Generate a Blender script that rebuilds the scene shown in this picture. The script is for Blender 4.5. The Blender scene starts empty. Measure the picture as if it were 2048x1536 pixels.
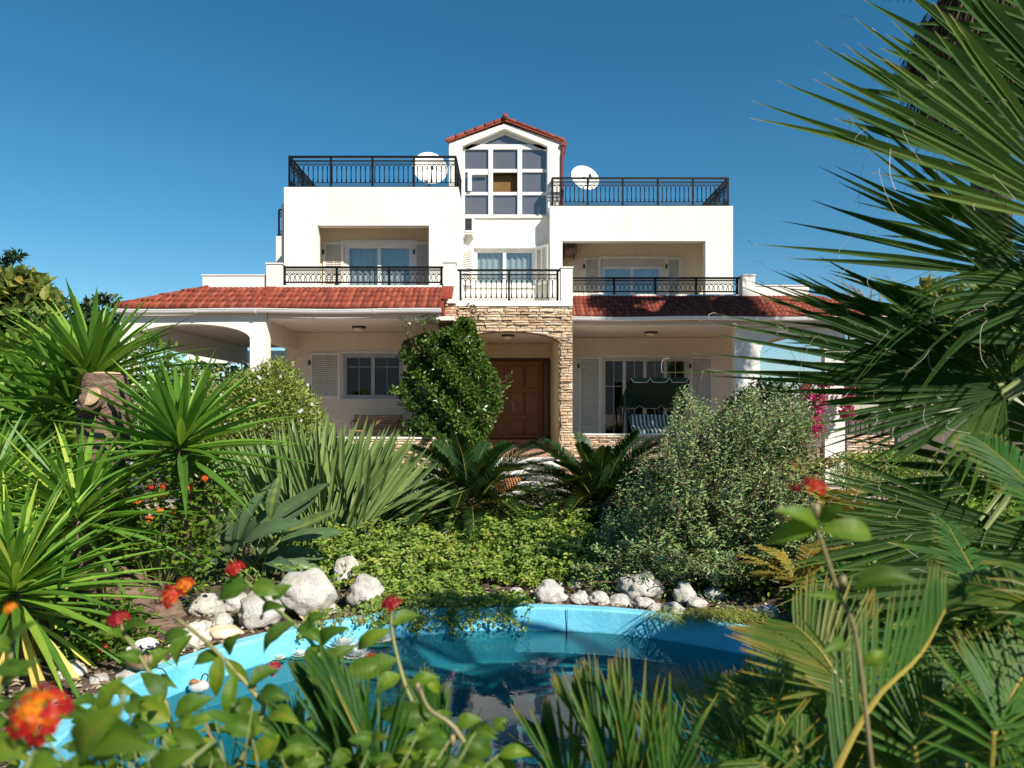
import bpy, math, random
import numpy as np
from mathutils import Vector
random.seed(11)
R = np.random.default_rng(11)
S = bpy.context.scene
COL = S.collection
rad = math.radians

# ------------------------------------------------------------------ camera, sky, sun, exposure
F = 1420.0
EYE = 1.8
cam_d = bpy.data.cameras.new('camera')
cam = bpy.data.objects.new('camera', cam_d)
COL.objects.link(cam)
cam.location = (0, 0, EYE)
cam.rotation_euler = (rad(90), 0, 0)
cam_d.sensor_width = 36
cam_d.lens = F / 2048 * 36
cam_d.shift_x = 8 / 2048
cam_d.shift_y = 55 / 2048
cam_d.clip_start = 0.05
cam_d.clip_end = 3000
cam_d.dof.use_dof = True
cam_d.dof.focus_distance = 14
cam_d.dof.aperture_fstop = 6.5
S.camera = cam

SUN_EL, SUN_AZ = 38.0, 40.0          # height, and degrees to the right of straight behind the camera
SUN = Vector((math.sin(rad(SUN_AZ)) * math.cos(rad(SUN_EL)), -math.cos(rad(SUN_AZ)) * math.cos(rad(SUN_EL)), math.sin(rad(SUN_EL))))
w = bpy.data.worlds.new('World')
S.world = w
w.use_nodes = True
nt = w.node_tree
nt.nodes.clear()
sky = nt.nodes.new('ShaderNodeTexSky')
sky.sky_type = 'NISHITA'
sky.sun_disc = False
sky.sun_elevation = rad(SUN_EL)
sky.sun_rotation = rad(180 - SUN_AZ)
sky.altitude = 0
sky.air_density = 1.0
sky.dust_density = 0.05
sky.ozone_density = 4.5
hs = nt.nodes.new('ShaderNodeHueSaturation')
hs.inputs['Hue'].default_value = 0.485
hs.inputs['Saturation'].default_value = 1.26
bg = nt.nodes.new('ShaderNodeBackground')
bg.inputs['Strength'].default_value = 0.075
wo = nt.nodes.new('ShaderNodeOutputWorld')
nt.links.new(sky.outputs[0], hs.inputs['Color'])
nt.links.new(hs.outputs[0], bg.inputs['Color'])
nt.links.new(bg.outputs[0], wo.inputs['Surface'])
sun_d = bpy.data.lights.new('sun', 'SUN')
sun_d.energy = 5.0
sun_d.angle = rad(0.53)
sun_d.color = (1.0, 0.93, 0.80)
sun = bpy.data.objects.new('sun', sun_d)
COL.objects.link(sun)
sun.rotation_euler = SUN.to_track_quat('Z', 'Y').to_euler()
sun.location = (20, -30, 30)
S.view_settings.view_transform = 'Standard'
S.view_settings.look = 'None'
S.view_settings.exposure = 0.56
S.view_settings.gamma = 1.0
S.render.engine = 'CYCLES'
S.cycles.max_bounces = 8
S.cycles.transparent_max_bounces = 16
S.cycles.caustics_reflective = False
S.cycles.caustics_refractive = False

# ------------------------------------------------------------------ measuring helpers: where a sight line meets a given distance
def X(px, Y): return (px - 1016) * Y / F
def Z(py, Y): return EYE + (823 - py) * Y / F
def P(px, py, Y): return Vector((X(px, Y), Y, Z(py, Y)))
def U(n): return R.random(n)
def nrm(a): return a / np.maximum(np.linalg.norm(a, axis=-1, keepdims=True), 1e-9)
def rdir(n): return nrm(R.normal(size=(n, 3)))

# ------------------------------------------------------------------ materials
def new_mat(name):
    m = bpy.data.materials.new(name)
    m.use_nodes = True
    n = m.node_tree.nodes
    return m, n, m.node_tree.links, n['Principled BSDF'], n['Material Output']
def ramp(n, cols, pos=None):
    r = n.new('ShaderNodeValToRGB')
    e = r.color_ramp.elements
    while len(e) < len(cols): e.new(0.5)
    for i, c in enumerate(cols):
        e[i].position = pos[i] if pos else i / max(1, len(cols) - 1)
        e[i].color = (*c, 1)
    return r
def noise(n, l, scale, detail=5, rough=0.6, coord='Object'):
    t = n.new('ShaderNodeTexCoord')
    x = n.new('ShaderNodeTexNoise')
    x.inputs['Scale'].default_value = scale
    x.inputs['Detail'].default_value = detail
    x.inputs['Roughness'].default_value = rough
    l.new(t.outputs[coord], x.inputs['Vector'])
    return x
def bump(n, l, src, b, strength=0.3, dist=0.01):
    k = n.new('ShaderNodeBump')
    k.inputs['Strength'].default_value = strength
    k.inputs['Distance'].default_value = dist
    l.new(src, k.inputs['Height'])
    l.new(k.outputs[0], b.inputs['Normal'])
def surf(name, c1, c2, scale=3, rough=0.7, bs=60, bstr=0.2, metal=0.0, spec=0.4, bdist=0.006, pos=None):
    m, n, l, b, o = new_mat(name)
    x = noise(n, l, scale)
    r = ramp(n, [c1, c2], pos or [0.35, 0.65])
    l.new(x.outputs['Fac'], r.inputs[0])
    l.new(r.outputs[0], b.inputs['Base Color'])
    b.inputs['Roughness'].default_value = rough
    b.inputs['Metallic'].default_value = metal
    b.inputs['Specular IOR Level'].default_value = spec
    if bstr:
        y = noise(n, l, bs, 4)
        bump(n, l, y.outputs['Fac'], b, bstr, bdist)
    return m
def leafmat(name, cols, rough=0.42, trans=0.28, tcol=(0.22, 0.34, 0.04), spec=0.45, pos=None, vary=0.25, gain=1.0):
    m, n, l, b, o = new_mat(name)
    a = n.new('ShaderNodeAttribute')
    a.attribute_name = 'rnd'
    r = ramp(n, [tuple(min(.8, v * gain) for v in c) for c in cols], pos)
    l.new(a.outputs['Fac'], r.inputs[0])
    x = noise(n, l, 9, 3)
    mx = n.new('ShaderNodeMix'); mx.data_type = 'RGBA'; mx.blend_type = 'MULTIPLY'
    mx.inputs['Factor'].default_value = vary
    l.new(r.outputs[0], mx.inputs['A'])
    rr = ramp(n, [(0.35, 0.4, 0.3), (1.25, 1.2, 1.1)], [0.3, 0.7])
    l.new(x.outputs['Fac'], rr.inputs[0])
    l.new(rr.outputs[0], mx.inputs['B'])
    l.new(mx.outputs['Result'], b.inputs['Base Color'])
    b.inputs['Roughness'].default_value = rough
    b.inputs['Specular IOR Level'].default_value = spec
    t = n.new('ShaderNodeBsdfTranslucent')
    mt = n.new('ShaderNodeMix'); mt.data_type = 'RGBA'
    mt.inputs['Factor'].default_value = 0.55
    l.new(mx.outputs['Result'], mt.inputs['A'])
    mt.inputs['B'].default_value = (*tcol, 1)
    l.new(mt.outputs['Result'], t.inputs['Color'])
    s = n.new('ShaderNodeMixShader')
    s.inputs[0].default_value = trans
    l.new(b.outputs[0], s.inputs[1]); l.new(t.outputs[0], s.inputs[2])
    l.new(s.outputs[0], o.inputs['Surface'])
    return m
def glassmat(name, tint, ior=1.6, base=0.06, diffuse=None, rough=0.0):
    m, n, l, b, o = new_mat(name)
    n.remove(b)
    fr = n.new('ShaderNodeFresnel'); fr.inputs['IOR'].default_value = ior
    ad = n.new('ShaderNodeMath'); ad.operation = 'ADD'; ad.use_clamp = True
    ad.inputs[1].default_value = base
    ge = n.new('ShaderNodeNewGeometry'); iv = n.new('ShaderNodeMath'); iv.operation = 'SUBTRACT'; iv.inputs[0].default_value = 1
    mu = n.new('ShaderNodeMath'); mu.operation = 'MULTIPLY'
    l.new(ge.outputs['Backfacing'], iv.inputs[1]); l.new(fr.outputs[0], mu.inputs[0]); l.new(iv.outputs[0], mu.inputs[1]); l.new(mu.outputs[0], ad.inputs[0])
    g = n.new('ShaderNodeBsdfGlossy'); g.inputs['Roughness'].default_value = rough
    if diffuse:
        d = n.new('ShaderNodeBsdfDiffuse'); d.inputs['Color'].default_value = (*diffuse, 1)
    else:
        d = n.new('ShaderNodeBsdfTransparent'); d.inputs['Color'].default_value = (*tint, 1)
    s = n.new('ShaderNodeMixShader')
    l.new(ad.outputs[0], s.inputs[0]); l.new(d.outputs[0], s.inputs[1]); l.new(g.outputs[0], s.inputs[2])
    l.new(s.outputs[0], o.inputs['Surface'])
    return m, n, l, g, fr

M = {}
def stucco(name, c, c2):
    m, n, l, b, o = new_mat(name)
    x = noise(n, l, 1.3, 6, 0.65)
    r = ramp(n, [c2, c, c], [0.28, 0.48, 0.8])
    l.new(x.outputs['Fac'], r.inputs[0])
    l.new(r.outputs[0], b.inputs['Base Color'])
    b.inputs['Roughness'].default_value = 0.88
    b.inputs['Specular IOR Level'].default_value = 0.2
    t = n.new('ShaderNodeTexCoord'); mp = n.new('ShaderNodeMapping'); mp.inputs['Scale'].default_value = (5, 5, .35)
    st = n.new('ShaderNodeTexNoise'); st.inputs['Scale'].default_value = 1.0; st.inputs['Detail'].default_value = 5; st.inputs['Roughness'].default_value = 0.7
    l.new(t.outputs['Object'], mp.inputs[0]); l.new(mp.outputs[0], st.inputs['Vector'])
    rs = ramp(n, [(0.80, 0.77, 0.72), (1, 1, 1)], [0.30, 0.47]); l.new(st.outputs['Fac'], rs.inputs[0])
    mx = n.new('ShaderNodeMix'); mx.data_type = 'RGBA'; mx.blend_type = 'MULTIPLY'; mx.inputs['Factor'].default_value = 0.4
    l.new(r.outputs[0], mx.inputs['A']); l.new(rs.outputs[0], mx.inputs['B']); l.new(mx.outputs['Result'], b.inputs['Base Color'])
    y = noise(n, l, 45, 6, 0.7)
    bump(n, l, y.outputs['Fac'], b, 0.25, 0.008)
    return m
M['white'] = stucco('white_stucco', (0.77, 0.75, 0.69), (0.72, 0.69, 0.62))
M['cream'] = stucco('cream_stucco', (0.79, 0.70, 0.50), (0.75, 0.66, 0.46))
M['beige'] = stucco('beige_stucco', (0.80, 0.72, 0.58), (0.76, 0.67, 0.53))
M['ceiling'] = stucco('ceiling_plaster', (0.78, 0.69, 0.60), (0.73, 0.64, 0.55))
M['marble'] = surf('white_marble', (0.66, 0.64, 0.60), (0.80, 0.78, 0.74), 2, 0.4, 40, 0.05)
M['gutter'] = surf('white_gutter_paint', (0.74, 0.74, 0.72), (0.80, 0.80, 0.78), 4, 0.35, 60, 0.0)
M['iron'] = surf('black_iron_paint', (0.004, 0.004, 0.005), (0.009, 0.009, 0.011), 20, 0.45, 90, 0.1, spec=0.2)
M['frame'] = surf('white_window_paint', (0.72, 0.71, 0.68), (0.80, 0.79, 0.76), 5, 0.35, 60, 0.0)
M['greyframe'] = surf('grey_window_paint', (0.38, 0.39, 0.40), (0.47, 0.47, 0.47), 5, 0.35, 60, 0.0)
M['beigeframe'] = surf('beige_window_paint', (0.60, 0.54, 0.47), (0.68, 0.62, 0.55), 5, 0.35, 60, 0.0)
M['shutter'] = surf('white_shutter_paint', (0.72, 0.70, 0.67), (0.80, 0.78, 0.75), 5, 0.45, 60, 0.0)
M['metal'] = surf('dark_metal', (0.05, 0.05, 0.055), (0.09, 0.09, 0.09), 12, 0.4, 60, 0.1, 0.6)
M['chrome'] = surf('brushed_steel', (0.62, 0.58, 0.50), (0.75, 0.72, 0.65), 12, 0.35, 60, 0.0, 0.3)
M['pipe'] = surf('grey_pipe', (0.16, 0.17, 0.17), (0.24, 0.24, 0.24), 8, 0.5, 60, 0.0)
M['redpipe'] = surf('red_pipe_paint', (0.16, 0.025, 0.02), (0.24, 0.04, 0.03), 8, 0.5, 60, 0.1)
M['dish'] = surf('dish_paint', (0.74, 0.73, 0.70), (0.80, 0.79, 0.76), 8, 0.5, 60, 0.0)
M['plastic'] = surf('off_white_plastic', (0.66, 0.65, 0.60), (0.74, 0.73, 0.68), 8, 0.45, 60, 0.0)
M['rustbox'] = surf('rusty_brown_metal', (0.10, 0.045, 0.03), (0.30, 0.20, 0.15), 14, 0.7, 60, 0.3)
M['black'] = surf('black_void', (0.008, 0.01, 0.012), (0.015, 0.017, 0.02), 8, 0.7, 60, 0.0)
M['opal'] = surf('opal_glass', (0.70, 0.64, 0.55), (0.78, 0.72, 0.63), 8, 0.3, 60, 0.0)
M['brownroom'] = surf('brown_board', (0.13, 0.065, 0.012), (0.17, 0.09, 0.02), 3, 0.7, 60, 0.0)
M['floor'] = surf('terracotta_floor', (0.30, 0.16, 0.11), (0.40, 0.24, 0.17), 5, 0.5, 40, 0.1)
M['curtain'] = leafmat('sheer_curtain', [(0.78, 0.78, 0.76), (0.82, 0.82, 0.80)], 0.9, 0.45, (0.8, 0.8, 0.78), 0.1, vary=0.1)
M['darkcurtain'] = leafmat('brown_curtain', [(0.16, 0.11, 0.07), (0.30, 0.24, 0.16)], 0.9, 0.2, (0.3, 0.25, 0.18), 0.1, vary=0.3)
M['glass'] = glassmat('window_glass', (0.88, 0.93, 0.93), 1.6, 0.09)[0]
M['darkglass'] = glassmat('dark_window_glass', (0.45, 0.50, 0.52), 1.6, 0.10)[0]
M['filmglass'] = glassmat('grey_film_glass', (0.5, 0.5, 0.5), 1.5, 0.10, (0.11, 0.105, 0.115))[0]

def tilemat():
    m, n, l, b, o = new_mat('red_roof_tile')
    x = noise(n, l, 2.2, 6)
    a = n.new('ShaderNodeAttribute'); a.attribute_name = 'rnd'
    ad = n.new('ShaderNodeMath'); ad.operation = 'ADD'
    mu = n.new('ShaderNodeMath'); mu.operation = 'MULTIPLY'; mu.inputs[1].default_value = 0.45
    l.new(a.outputs['Fac'], mu.inputs[0]); l.new(mu.outputs[0], ad.inputs[0])
    l.new(x.outputs['Fac'], ad.inputs[1])
    r = ramp(n, [(0.10, 0.017, 0.008), (0.20, 0.032, 0.014), (0.29, 0.065, 0.032)], [0.35, 0.7, 1.05])
    l.new(ad.outputs[0], r.inputs[0])
    l.new(r.outputs[0], b.inputs['Base Color'])
    b.inputs['Roughness'].default_value = 0.75
    y = noise(n, l, 70, 4)
    bump(n, l, y.outputs['Fac'], b, 0.25, 0.006)
    return m
M['tile'] = tilemat()
M['redcap'] = surf('red_mortar_paint', (0.19, 0.028, 0.014), (0.24, 0.04, 0.02), 3, 0.8, 50, 0.2)
def stonemat():
    m, n, l, b, o = new_mat('split_stone')
    a = n.new('ShaderNodeAttribute'); a.attribute_name = 'rnd'
    r = ramp(n, [(0.46, 0.31, 0.21), (0.62, 0.46, 0.31), (0.70, 0.57, 0.42), (0.66, 0.50, 0.37), (0.75, 0.66, 0.53), (0.52, 0.43, 0.37)],
             [0.0, 0.25, 0.5, 0.68, 0.85, 1.0])
    l.new(a.outputs['Fac'], r.inputs[0])
    x = noise(n, l, 11, 7, 0.7)
    rr = ramp(n, [(0.62, 0.55, 0.5), (1.1, 1.05, 1.0)], [0.32, 0.62])
    l.new(x.outputs['Fac'], rr.inputs[0])
    mx = n.new('ShaderNodeMix'); mx.data_type = 'RGBA'; mx.blend_type = 'MULTIPLY'; mx.inputs['Factor'].default_value = 0.8
    l.new(r.outputs[0], mx.inputs['A']); l.new(rr.outputs[0], mx.inputs['B'])
    l.new(mx.outputs['Result'], b.inputs['Base Color'])
    b.inputs['Roughness'].default_value = 0.9
    b.inputs['Specular IOR Level'].default_value = 0.2
    y = noise(n, l, 26, 7, 0.75)
    bump(n, l, y.outputs['Fac'], b, 0.9, 0.03)
    return m
M['stone'] = stonemat()
def woodmat(name, c1, c2, sc=(3, 3, 40), rough=0.5):
    m, n, l, b, o = new_mat(name)
    t = n.new('ShaderNodeTexCoord')
    mp = n.new('ShaderNodeMapping'); mp.inputs['Scale'].default_value = sc
    x = n.new('ShaderNodeTexNoise'); x.inputs['Scale'].default_value = 2; x.inputs['Detail'].default_value = 6
    l.new(t.outputs['Object'], mp.inputs[0]); l.new(mp.outputs[0], x.inputs['Vector'])
    r = ramp(n, [c1, c2], [0.3, 0.7])
    l.new(x.outputs['Fac'], r.inputs[0]); l.new(r.outputs[0], b.inputs['Base Color'])
    b.inputs['Roughness'].default_value = rough
    bump(n, l, x.outputs['Fac'], b, 0.1, 0.004)
    return m
M['doorwood'] = woodmat('door_wood', (0.21, 0.10, 0.04), (0.31, 0.155, 0.065), (30, 30, 1.5), 0.45)
M['darkwood'] = woodmat('dark_door_wood', (0.06, 0.022, 0.012), (0.10, 0.04, 0.02), (30, 30, 1.5), 0.45)
M['benchwood'] = woodmat('bench_wood', (0.34, 0.18, 0.08), (0.48, 0.28, 0.13), (1.5, 30, 30), 0.55)

# ------------------------------------------------------------------ object helpers
ORG = {}
def thing(name, label, cat, loc=(0, 0, 0), group=None):
    o = bpy.data.objects.new(name, None)
    o.empty_display_size = 0.2
    COL.objects.link(o)
    o.location = loc
    o['label'] = label; o['category'] = cat
    if group: o['group'] = group
    ORG[o.name] = Vector(loc)
    return o
def tag(o, label=None, cat=None, group=None, kind=None):
    if label: o['label'] = label
    if cat: o['category'] = cat
    if group: o['group'] = group
    if kind: o['kind'] = kind
    return o
def finish(me, name, mats, parent, base):
    o = bpy.data.objects.new(name, me)
    COL.objects.link(o)
    if not isinstance(mats, (list, tuple)): mats = [mats]
    for m in mats: me.materials.append(m)
    if parent:
        o.parent = parent
        ORG[o.name] = ORG[parent.name]
    else:
        o.location = base
        ORG[o.name] = Vector(base)
    return o

class MB:
    """collects shapes and links them as one mesh object"""
    def __init__(s): s.v = []; s.f = []; s.r = []
    def add(s, vs, fs, rnd=0.5):
        k = len(s.v)
        s.v += [tuple(p) for p in vs]
        s.f += [tuple(i + k for i in f) for f in fs]
        s.r += [rnd] * len(vs)
        return s
    def box(s, x0, x1, y0, y1, z0, z1, rnd=0.5):
        if x0 > x1: x0, x1 = x1, x0
        if y0 > y1: y0, y1 = y1, y0
        if z0 > z1: z0, z1 = z1, z0
        return s.add([(x0, y0, z0), (x1, y0, z0), (x1, y1, z0), (x0, y1, z0), (x0, y0, z1), (x1, y0, z1), (x1, y1, z1), (x0, y1, z1)],
                     [(0, 3, 2, 1), (4, 5, 6, 7), (0, 1, 5, 4), (1, 2, 6, 5), (2, 3, 7, 6), (3, 0, 4, 7)], rnd)
    def obox(s, c, ax, ay, az, hx, hy, hz, rnd=0.5):
        c, ax, ay, az = Vector(c), Vector(ax) * hx, Vector(ay) * hy, Vector(az) * hz
        vs = [c + i * ax + j * ay + k * az for k in (-1, 1) for i, j in ((-1, -1), (1, -1), (1, 1), (-1, 1))]
        return s.add(vs, [(0, 3, 2, 1), (4, 5, 6, 7), (0, 1, 5, 4), (1, 2, 6, 5), (2, 3, 7, 6), (3, 0, 4, 7)], rnd)
    def prism(s, pts, y0, y1, rnd=0.5):
        n = len(pts)
        vs = [(x, y0, z) for x, z in pts] + [(x, y1, z) for x, z in pts]
        fs = [tuple(range(n)), tuple(range(2 * n - 1, n - 1, -1))] + [(i, i + n, (i + 1) % n + n, (i + 1) % n) for i in range(n)]
        return s.add(vs, fs, rnd)
    def tube(s, pts, r, n=6, cap=True, rnd=0.5):
        pts = [Vector(p) for p in pts]
        rs = r if isinstance(r, (list, tuple)) else [r] * len(pts)
        vs = []
        up = None
        for i, p in enumerate(pts):
            t = (pts[min(i + 1, len(pts) - 1)] - pts[max(i - 1, 0)]).normalized()
            if up is None:
                up = Vector((0, 0, 1)) if abs(t.z) < 0.9 else Vector((0, 1, 0))
            a = t.cross(up).normalized(); b = a.cross(t).normalized(); up = b
            for k in range(n):
                q = 2 * math.pi * (k + 0.5) / n
                vs.append(p + (a * math.cos(q) + b * math.sin(q)) * rs[i])
        fs = [(i * n + k, i * n + (k + 1) % n, (i + 1) * n + (k + 1) % n, (i + 1) * n + k) for i in range(len(pts) - 1) for k in range(n)]
        if cap:
            fs.append(tuple(range(n - 1, -1, -1)))
            fs.append(tuple(range((len(pts) - 1) * n, len(pts) * n)))
        return s.add(vs, fs, rnd)
    def lathe(s, c, prof, n=16, ax='z', rnd=0.5):
        vs = []
        for h, r in prof:
            for k in range(n):
                q = 2 * math.pi * k / n
                d = (r * math.cos(q), r * math.sin(q), h) if ax == 'z' else (r * math.cos(q), h, r * math.sin(q))
                vs.append((c[0] + d[0], c[1] + d[1], c[2] + d[2]))
        m = len(prof)
        fs = [(i * n + k, i * n + (k + 1) % n, (i + 1) * n + (k + 1) % n, (i + 1) * n + k) for i in range(m - 1) for k in range(n)]
        fs += [tuple(range(n - 1, -1, -1)), tuple(range((m - 1) * n, m * n))]
        return s.add(vs, fs, rnd)
    def build(s, name, mat, parent=None, smooth=False, bevel=0, base=None):
        me = bpy.data.meshes.new(name)
        if parent: base = ORG[parent.name]
        elif base is None:
            a = np.array(s.v); base = Vector((*((a.min(0) + a.max(0)) / 2)[:2], a[:, 2].min()))
        bx, by, bz = base
        me.from_pydata([(x - bx, y - by, z - bz) for x, y, z in s.v], [], s.f)
        at = me.attributes.new('rnd', 'FLOAT', 'POINT')
        at.data.foreach_set('value', np.array(s.r, dtype=np.float32))
        if smooth:
            me.polygons.foreach_set('use_smooth', [True] * len(me.polygons))
        me.update()
        o = finish(me, name, mat, parent, base)
        if bevel:
            b = o.modifiers.new('bevel', 'BEVEL'); b.width = bevel; b.segments = 2; b.limit_method = 'ANGLE'
        return o

class FO:
    """collects large arrays of leaves and blades and links them as one mesh object"""
    def __init__(s): s.V = []; s.Fc = []; s.r = []; s.n = 0
    def add(s, V, Fa, rnd, mat=0):
        V = np.asarray(V, dtype=np.float32).reshape(-1, 3)
        Fa = np.asarray(Fa, dtype=np.int32)
        s.V.append(V); s.Fc.append((Fa + s.n, mat))
        s.r.append(np.broadcast_to(np.asarray(rnd, dtype=np.float32), (len(V),)))
        s.n += len(V)
    def mb(s, m, mat=0):
        """adds the shapes of an MB"""
        if not m.v: return
        k = s.n
        s.V.append(np.array(m.v, dtype=np.float32)); s.r.append(np.array(m.r, dtype=np.float32)); s.n += len(m.v)
        by = {}
        for f in m.f: by.setdefault(len(f), []).append(f)
        for q, fs in by.items(): s.Fc.append((np.array(fs, dtype=np.int32) + k, mat))
    def leaves(s, B, D, N, L, W, rnd, fold=0.18, mat=0, droop=0.12):
        B = np.asarray(B, float); n = len(B)
        if not n: return
        D = nrm(np.asarray(D, float)); Sd = nrm(np.cross(D, N)); N = np.cross(Sd, D)
        L = np.broadcast_to(np.asarray(L, float), (n,))[:, None]; W = np.broadcast_to(np.asarray(W, float), (n,))[:, None] / 2
        def pt(a, wd, q): return B + D * L * a + Sd * W * wd + N * (W * abs(wd) * fold * 2 - q * L)
        V = np.stack([pt(0, 0, 0), pt(.28, .85, droop * .1), pt(.62, .85, droop * .4), pt(1, 0, droop), pt(.62, -.85, droop * .4), pt(.28, -.85, droop * .1)], 1)
        k = (np.arange(n) * 6)[:, None]
        Fa = np.concatenate([k + np.array([[0, 1, 2, 3]]), k + np.array([[0, 3, 4, 5]])])
        s.add(V.reshape(-1, 3), Fa, np.repeat(np.broadcast_to(rnd, (n,)), 6), mat)
    def straps(s, B, D, N, L, W, rnd, droop=0.1, ns=5, fold=0.3, prof=None, mat=0, tiprnd=None, curl=None, tipstart=0.8):
        B = np.asarray(B, float); n = len(B)
        if not n: return
        D = nrm(np.asarray(D, float)); Sd = nrm(np.cross(D, N)); N = np.cross(Sd, D)
        L = np.broadcast_to(np.asarray(L, float), (n,)); W = np.broadcast_to(np.asarray(W, float), (n,)); dr = np.broadcast_to(np.asarray(droop, float), (n,))
        if prof is None: prof = ((0, .25, .55, .8, 1), (.55, 1, .85, .5, .03))
        rows = []; rr = []
        rb = np.broadcast_to(rnd, (n,))
        for k in range(ns + 1):
            q = k / ns
            c = B + D * (L * q)[:, None]
            c[:, 2] -= dr * L * q ** 2.2
            if curl is not None: c += curl * (L * q ** 2)[:, None]
            wd = (W * np.interp(q, *prof) / 2)[:, None]
            rows += [c + Sd * wd + N * wd * fold, c - N * wd * fold, c - Sd * wd + N * wd * fold]
            v = rb if tiprnd is None or q < tipstart else np.where(q > tipstart, tiprnd, rb)
            rr += [v, v, v]
        V = np.stack(rows, 1); m = 3 * (ns + 1)
        base = (np.arange(n) * m)[:, None]
        fs = []
        for k in range(ns):
            a = 3 * k
            fs += [[a, a + 1, a + 4, a + 3], [a + 1, a + 2, a + 5, a + 4]]
        Fa = (base[:, :, None] + np.array(fs)[None]).reshape(-1, 4)
        s.add(V.reshape(-1, 3), Fa, np.stack(rr, 1).reshape(-1), mat)
    def bigleaf(s, b, t, wd, n, curl=0.15, fold=0.25, rnd=0.5, mat=0, wave=0.0, nu=9, prof=None, side=0.0):
        b, t, n = np.array(b, float), np.array(t, float), np.array(n, float)
        d = t - b; L = np.linalg.norm(d); d /= max(L, 1e-6)
        sd = np.cross(d, n); sd /= max(np.linalg.norm(sd), 1e-6); n = np.cross(sd, d)
        prof = prof or ((0, .08, .25, .5, .75, .92, 1), (.06, .45, .9, 1, .7, .28, .0))
        V = []; Q = []
        for i in range(nu + 1):
            q = i / nu
            c = b + d * L * q + n * curl * L * math.sin(math.pi * q) + sd * side * L * math.sin(math.pi * q)
            h = wd / 2 * np.interp(q, *prof)
            for j in (-1, -.5, 0, .5, 1):
                z = fold * abs(j) * h + wave * h * math.sin(q * 19 + j * 2) * abs(j)
                V.append(c + sd * h * j + n * z); Q.append(rnd + (.13 if i % 2 else 0) - (.22 if j == 0 else 0))
        Fa = [(i * 5 + j, i * 5 + j + 1, (i + 1) * 5 + j + 1, (i + 1) * 5 + j) for i in range(nu) for j in range(4)]
        s.add(V, Fa, np.clip(Q, 0, 1), mat)
    def build(s, name, mats, parent=None, smooth=False, base=None):
        me = bpy.data.meshes.new(name)
        V = np.concatenate(s.V)
        if parent: base = ORG[parent.name]
        elif base is None: base = Vector((*((V.min(0) + V.max(0)) / 2)[:2].tolist(), float(V[:, 2].min())))
        V = V - np.array(base, dtype=np.float32)
        me.vertices.add(len(V)); me.vertices.foreach_set('co', V.ravel())
        loops = np.concatenate([f.ravel() for f, _ in s.Fc])
        tot = np.concatenate([np.full(len(f), f.shape[1], dtype=np.int32) for f, _ in s.Fc])
        mi = np.concatenate([np.full(len(f), m, dtype=np.int32) for f, m in s.Fc])
        me.loops.add(len(loops)); me.loops.foreach_set('vertex_index', loops)
        me.polygons.add(len(tot))
        st = np.zeros(len(tot), dtype=np.int32); st[1:] = np.cumsum(tot)[:-1]
        me.polygons.foreach_set('loop_start', st)
        me.polygons.foreach_set('loop_total', tot)
        me.polygons.foreach_set('material_index', mi)
        me.polygons.foreach_set('use_smooth', np.full(len(tot), smooth))
        me.update(calc_edges=True)
        at = me.attributes.new('rnd', 'FLOAT', 'POINT')
        at.data.foreach_set('value', np.concatenate(s.r).astype(np.float32))
        return finish(me, name, mats, parent, base)

def spline(pts, n):
    """smooth curve through the points"""
    p = np.array([list(q) for q in pts], float)
    if len(p) == 2: return p[0] + (p[1] - p[0]) * np.linspace(0, 1, n)[:, None]
    q = np.concatenate([[2 * p[0] - p[1]], p, [2 * p[-1] - p[-2]]])
    out = []
    m = len(p) - 1
    for u in np.linspace(0, m, n):
        i = min(int(u), m - 1); t = u - i
        a, b, c, d = q[i:i + 4]
        out.append(0.5 * (2 * b + (c - a) * t + (2 * a - 5 * b + 4 * c - d) * t * t + (3 * b - a - 3 * c + d) * t ** 3))
    return np.array(out)

# ------------------------------------------------------------------ the land: one sheet with an opening for the pond
PC, PA, PB = (0.1, 3.4), 2.1, 1.8          # pond centre and half axes (inner edge)
RIM = 0.365
WATER = 0.2
def sstep(a, b, v): 
    t = np.clip((np.asarray(v, float) - a) / (b - a), 0, 1); return t * t * (3 - 2 * t)
def ground_z(x, y):
    x = np.asarray(x, float); y = np.asarray(y, float)
    r = np.hypot((x - PC[0]) / PA, (y - PC[1]) / PB)
    bed = 0.29 + 0.24 * sstep(5.4, 7.6, y) * (1 - sstep(2.6, 4.5, np.abs(x)))
    near = sstep(-1.5, 1.5, y) * (1 - sstep(9.3, 10.6, y)) * (1 - sstep(5, 8, np.abs(x)))
    lumps = 0.03 * np.sin(x * 3.1 + y * 1.7) * np.sin(y * 2.3 - x * 1.1)
    return np.where(r < 1.06, 0.28, 0.06 + (bed - 0.06 + lumps) * near)
gv, gf = [], []
NT = 96
rings = [1.05, 1.12, 1.2, 1.3, 1.42, 1.56, 1.72, 1.9, 2.1, 2.35, 2.6, 2.9, 3.2, 3.6, 4.0, 4.5, 5, 5.7, 6.5, 8, 10, 14, 22, 40, 90, 250, 700]
for q in rings:
    for k in range(NT):
        a = 2 * math.pi * k / NT
        x, y = PC[0] + PA * q * math.cos(a), PC[1] + PB * q * math.sin(a)
        gv.append((x, y, float(ground_z(x, y))))
for i in range(len(rings) - 1):
    for k in range(NT):
        gf.append((i * NT + k, i * NT + (k + 1) % NT, (i + 1) * NT + (k + 1) % NT, (i + 1) * NT + k))
def soilmat():
    m, n, l, b, o = new_mat('garden_soil')
    x = noise(n, l, 6, 8, 0.7)
    r = ramp(n, [(0.05, 0.034, 0.022), (0.13, 0.09, 0.06), (0.24, 0.18, 0.13)], [0.3, 0.5, 0.75])
    l.new(x.outputs['Fac'], r.inputs[0]); l.new(r.outputs[0], b.inputs['Base Color'])
    b.inputs['Roughness'].default_value = 0.95
    y = noise(n, l, 40, 8, 0.8)
    bump(n, l, y.outputs['Fac'], b, 0.8, 0.04)
    return m
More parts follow.
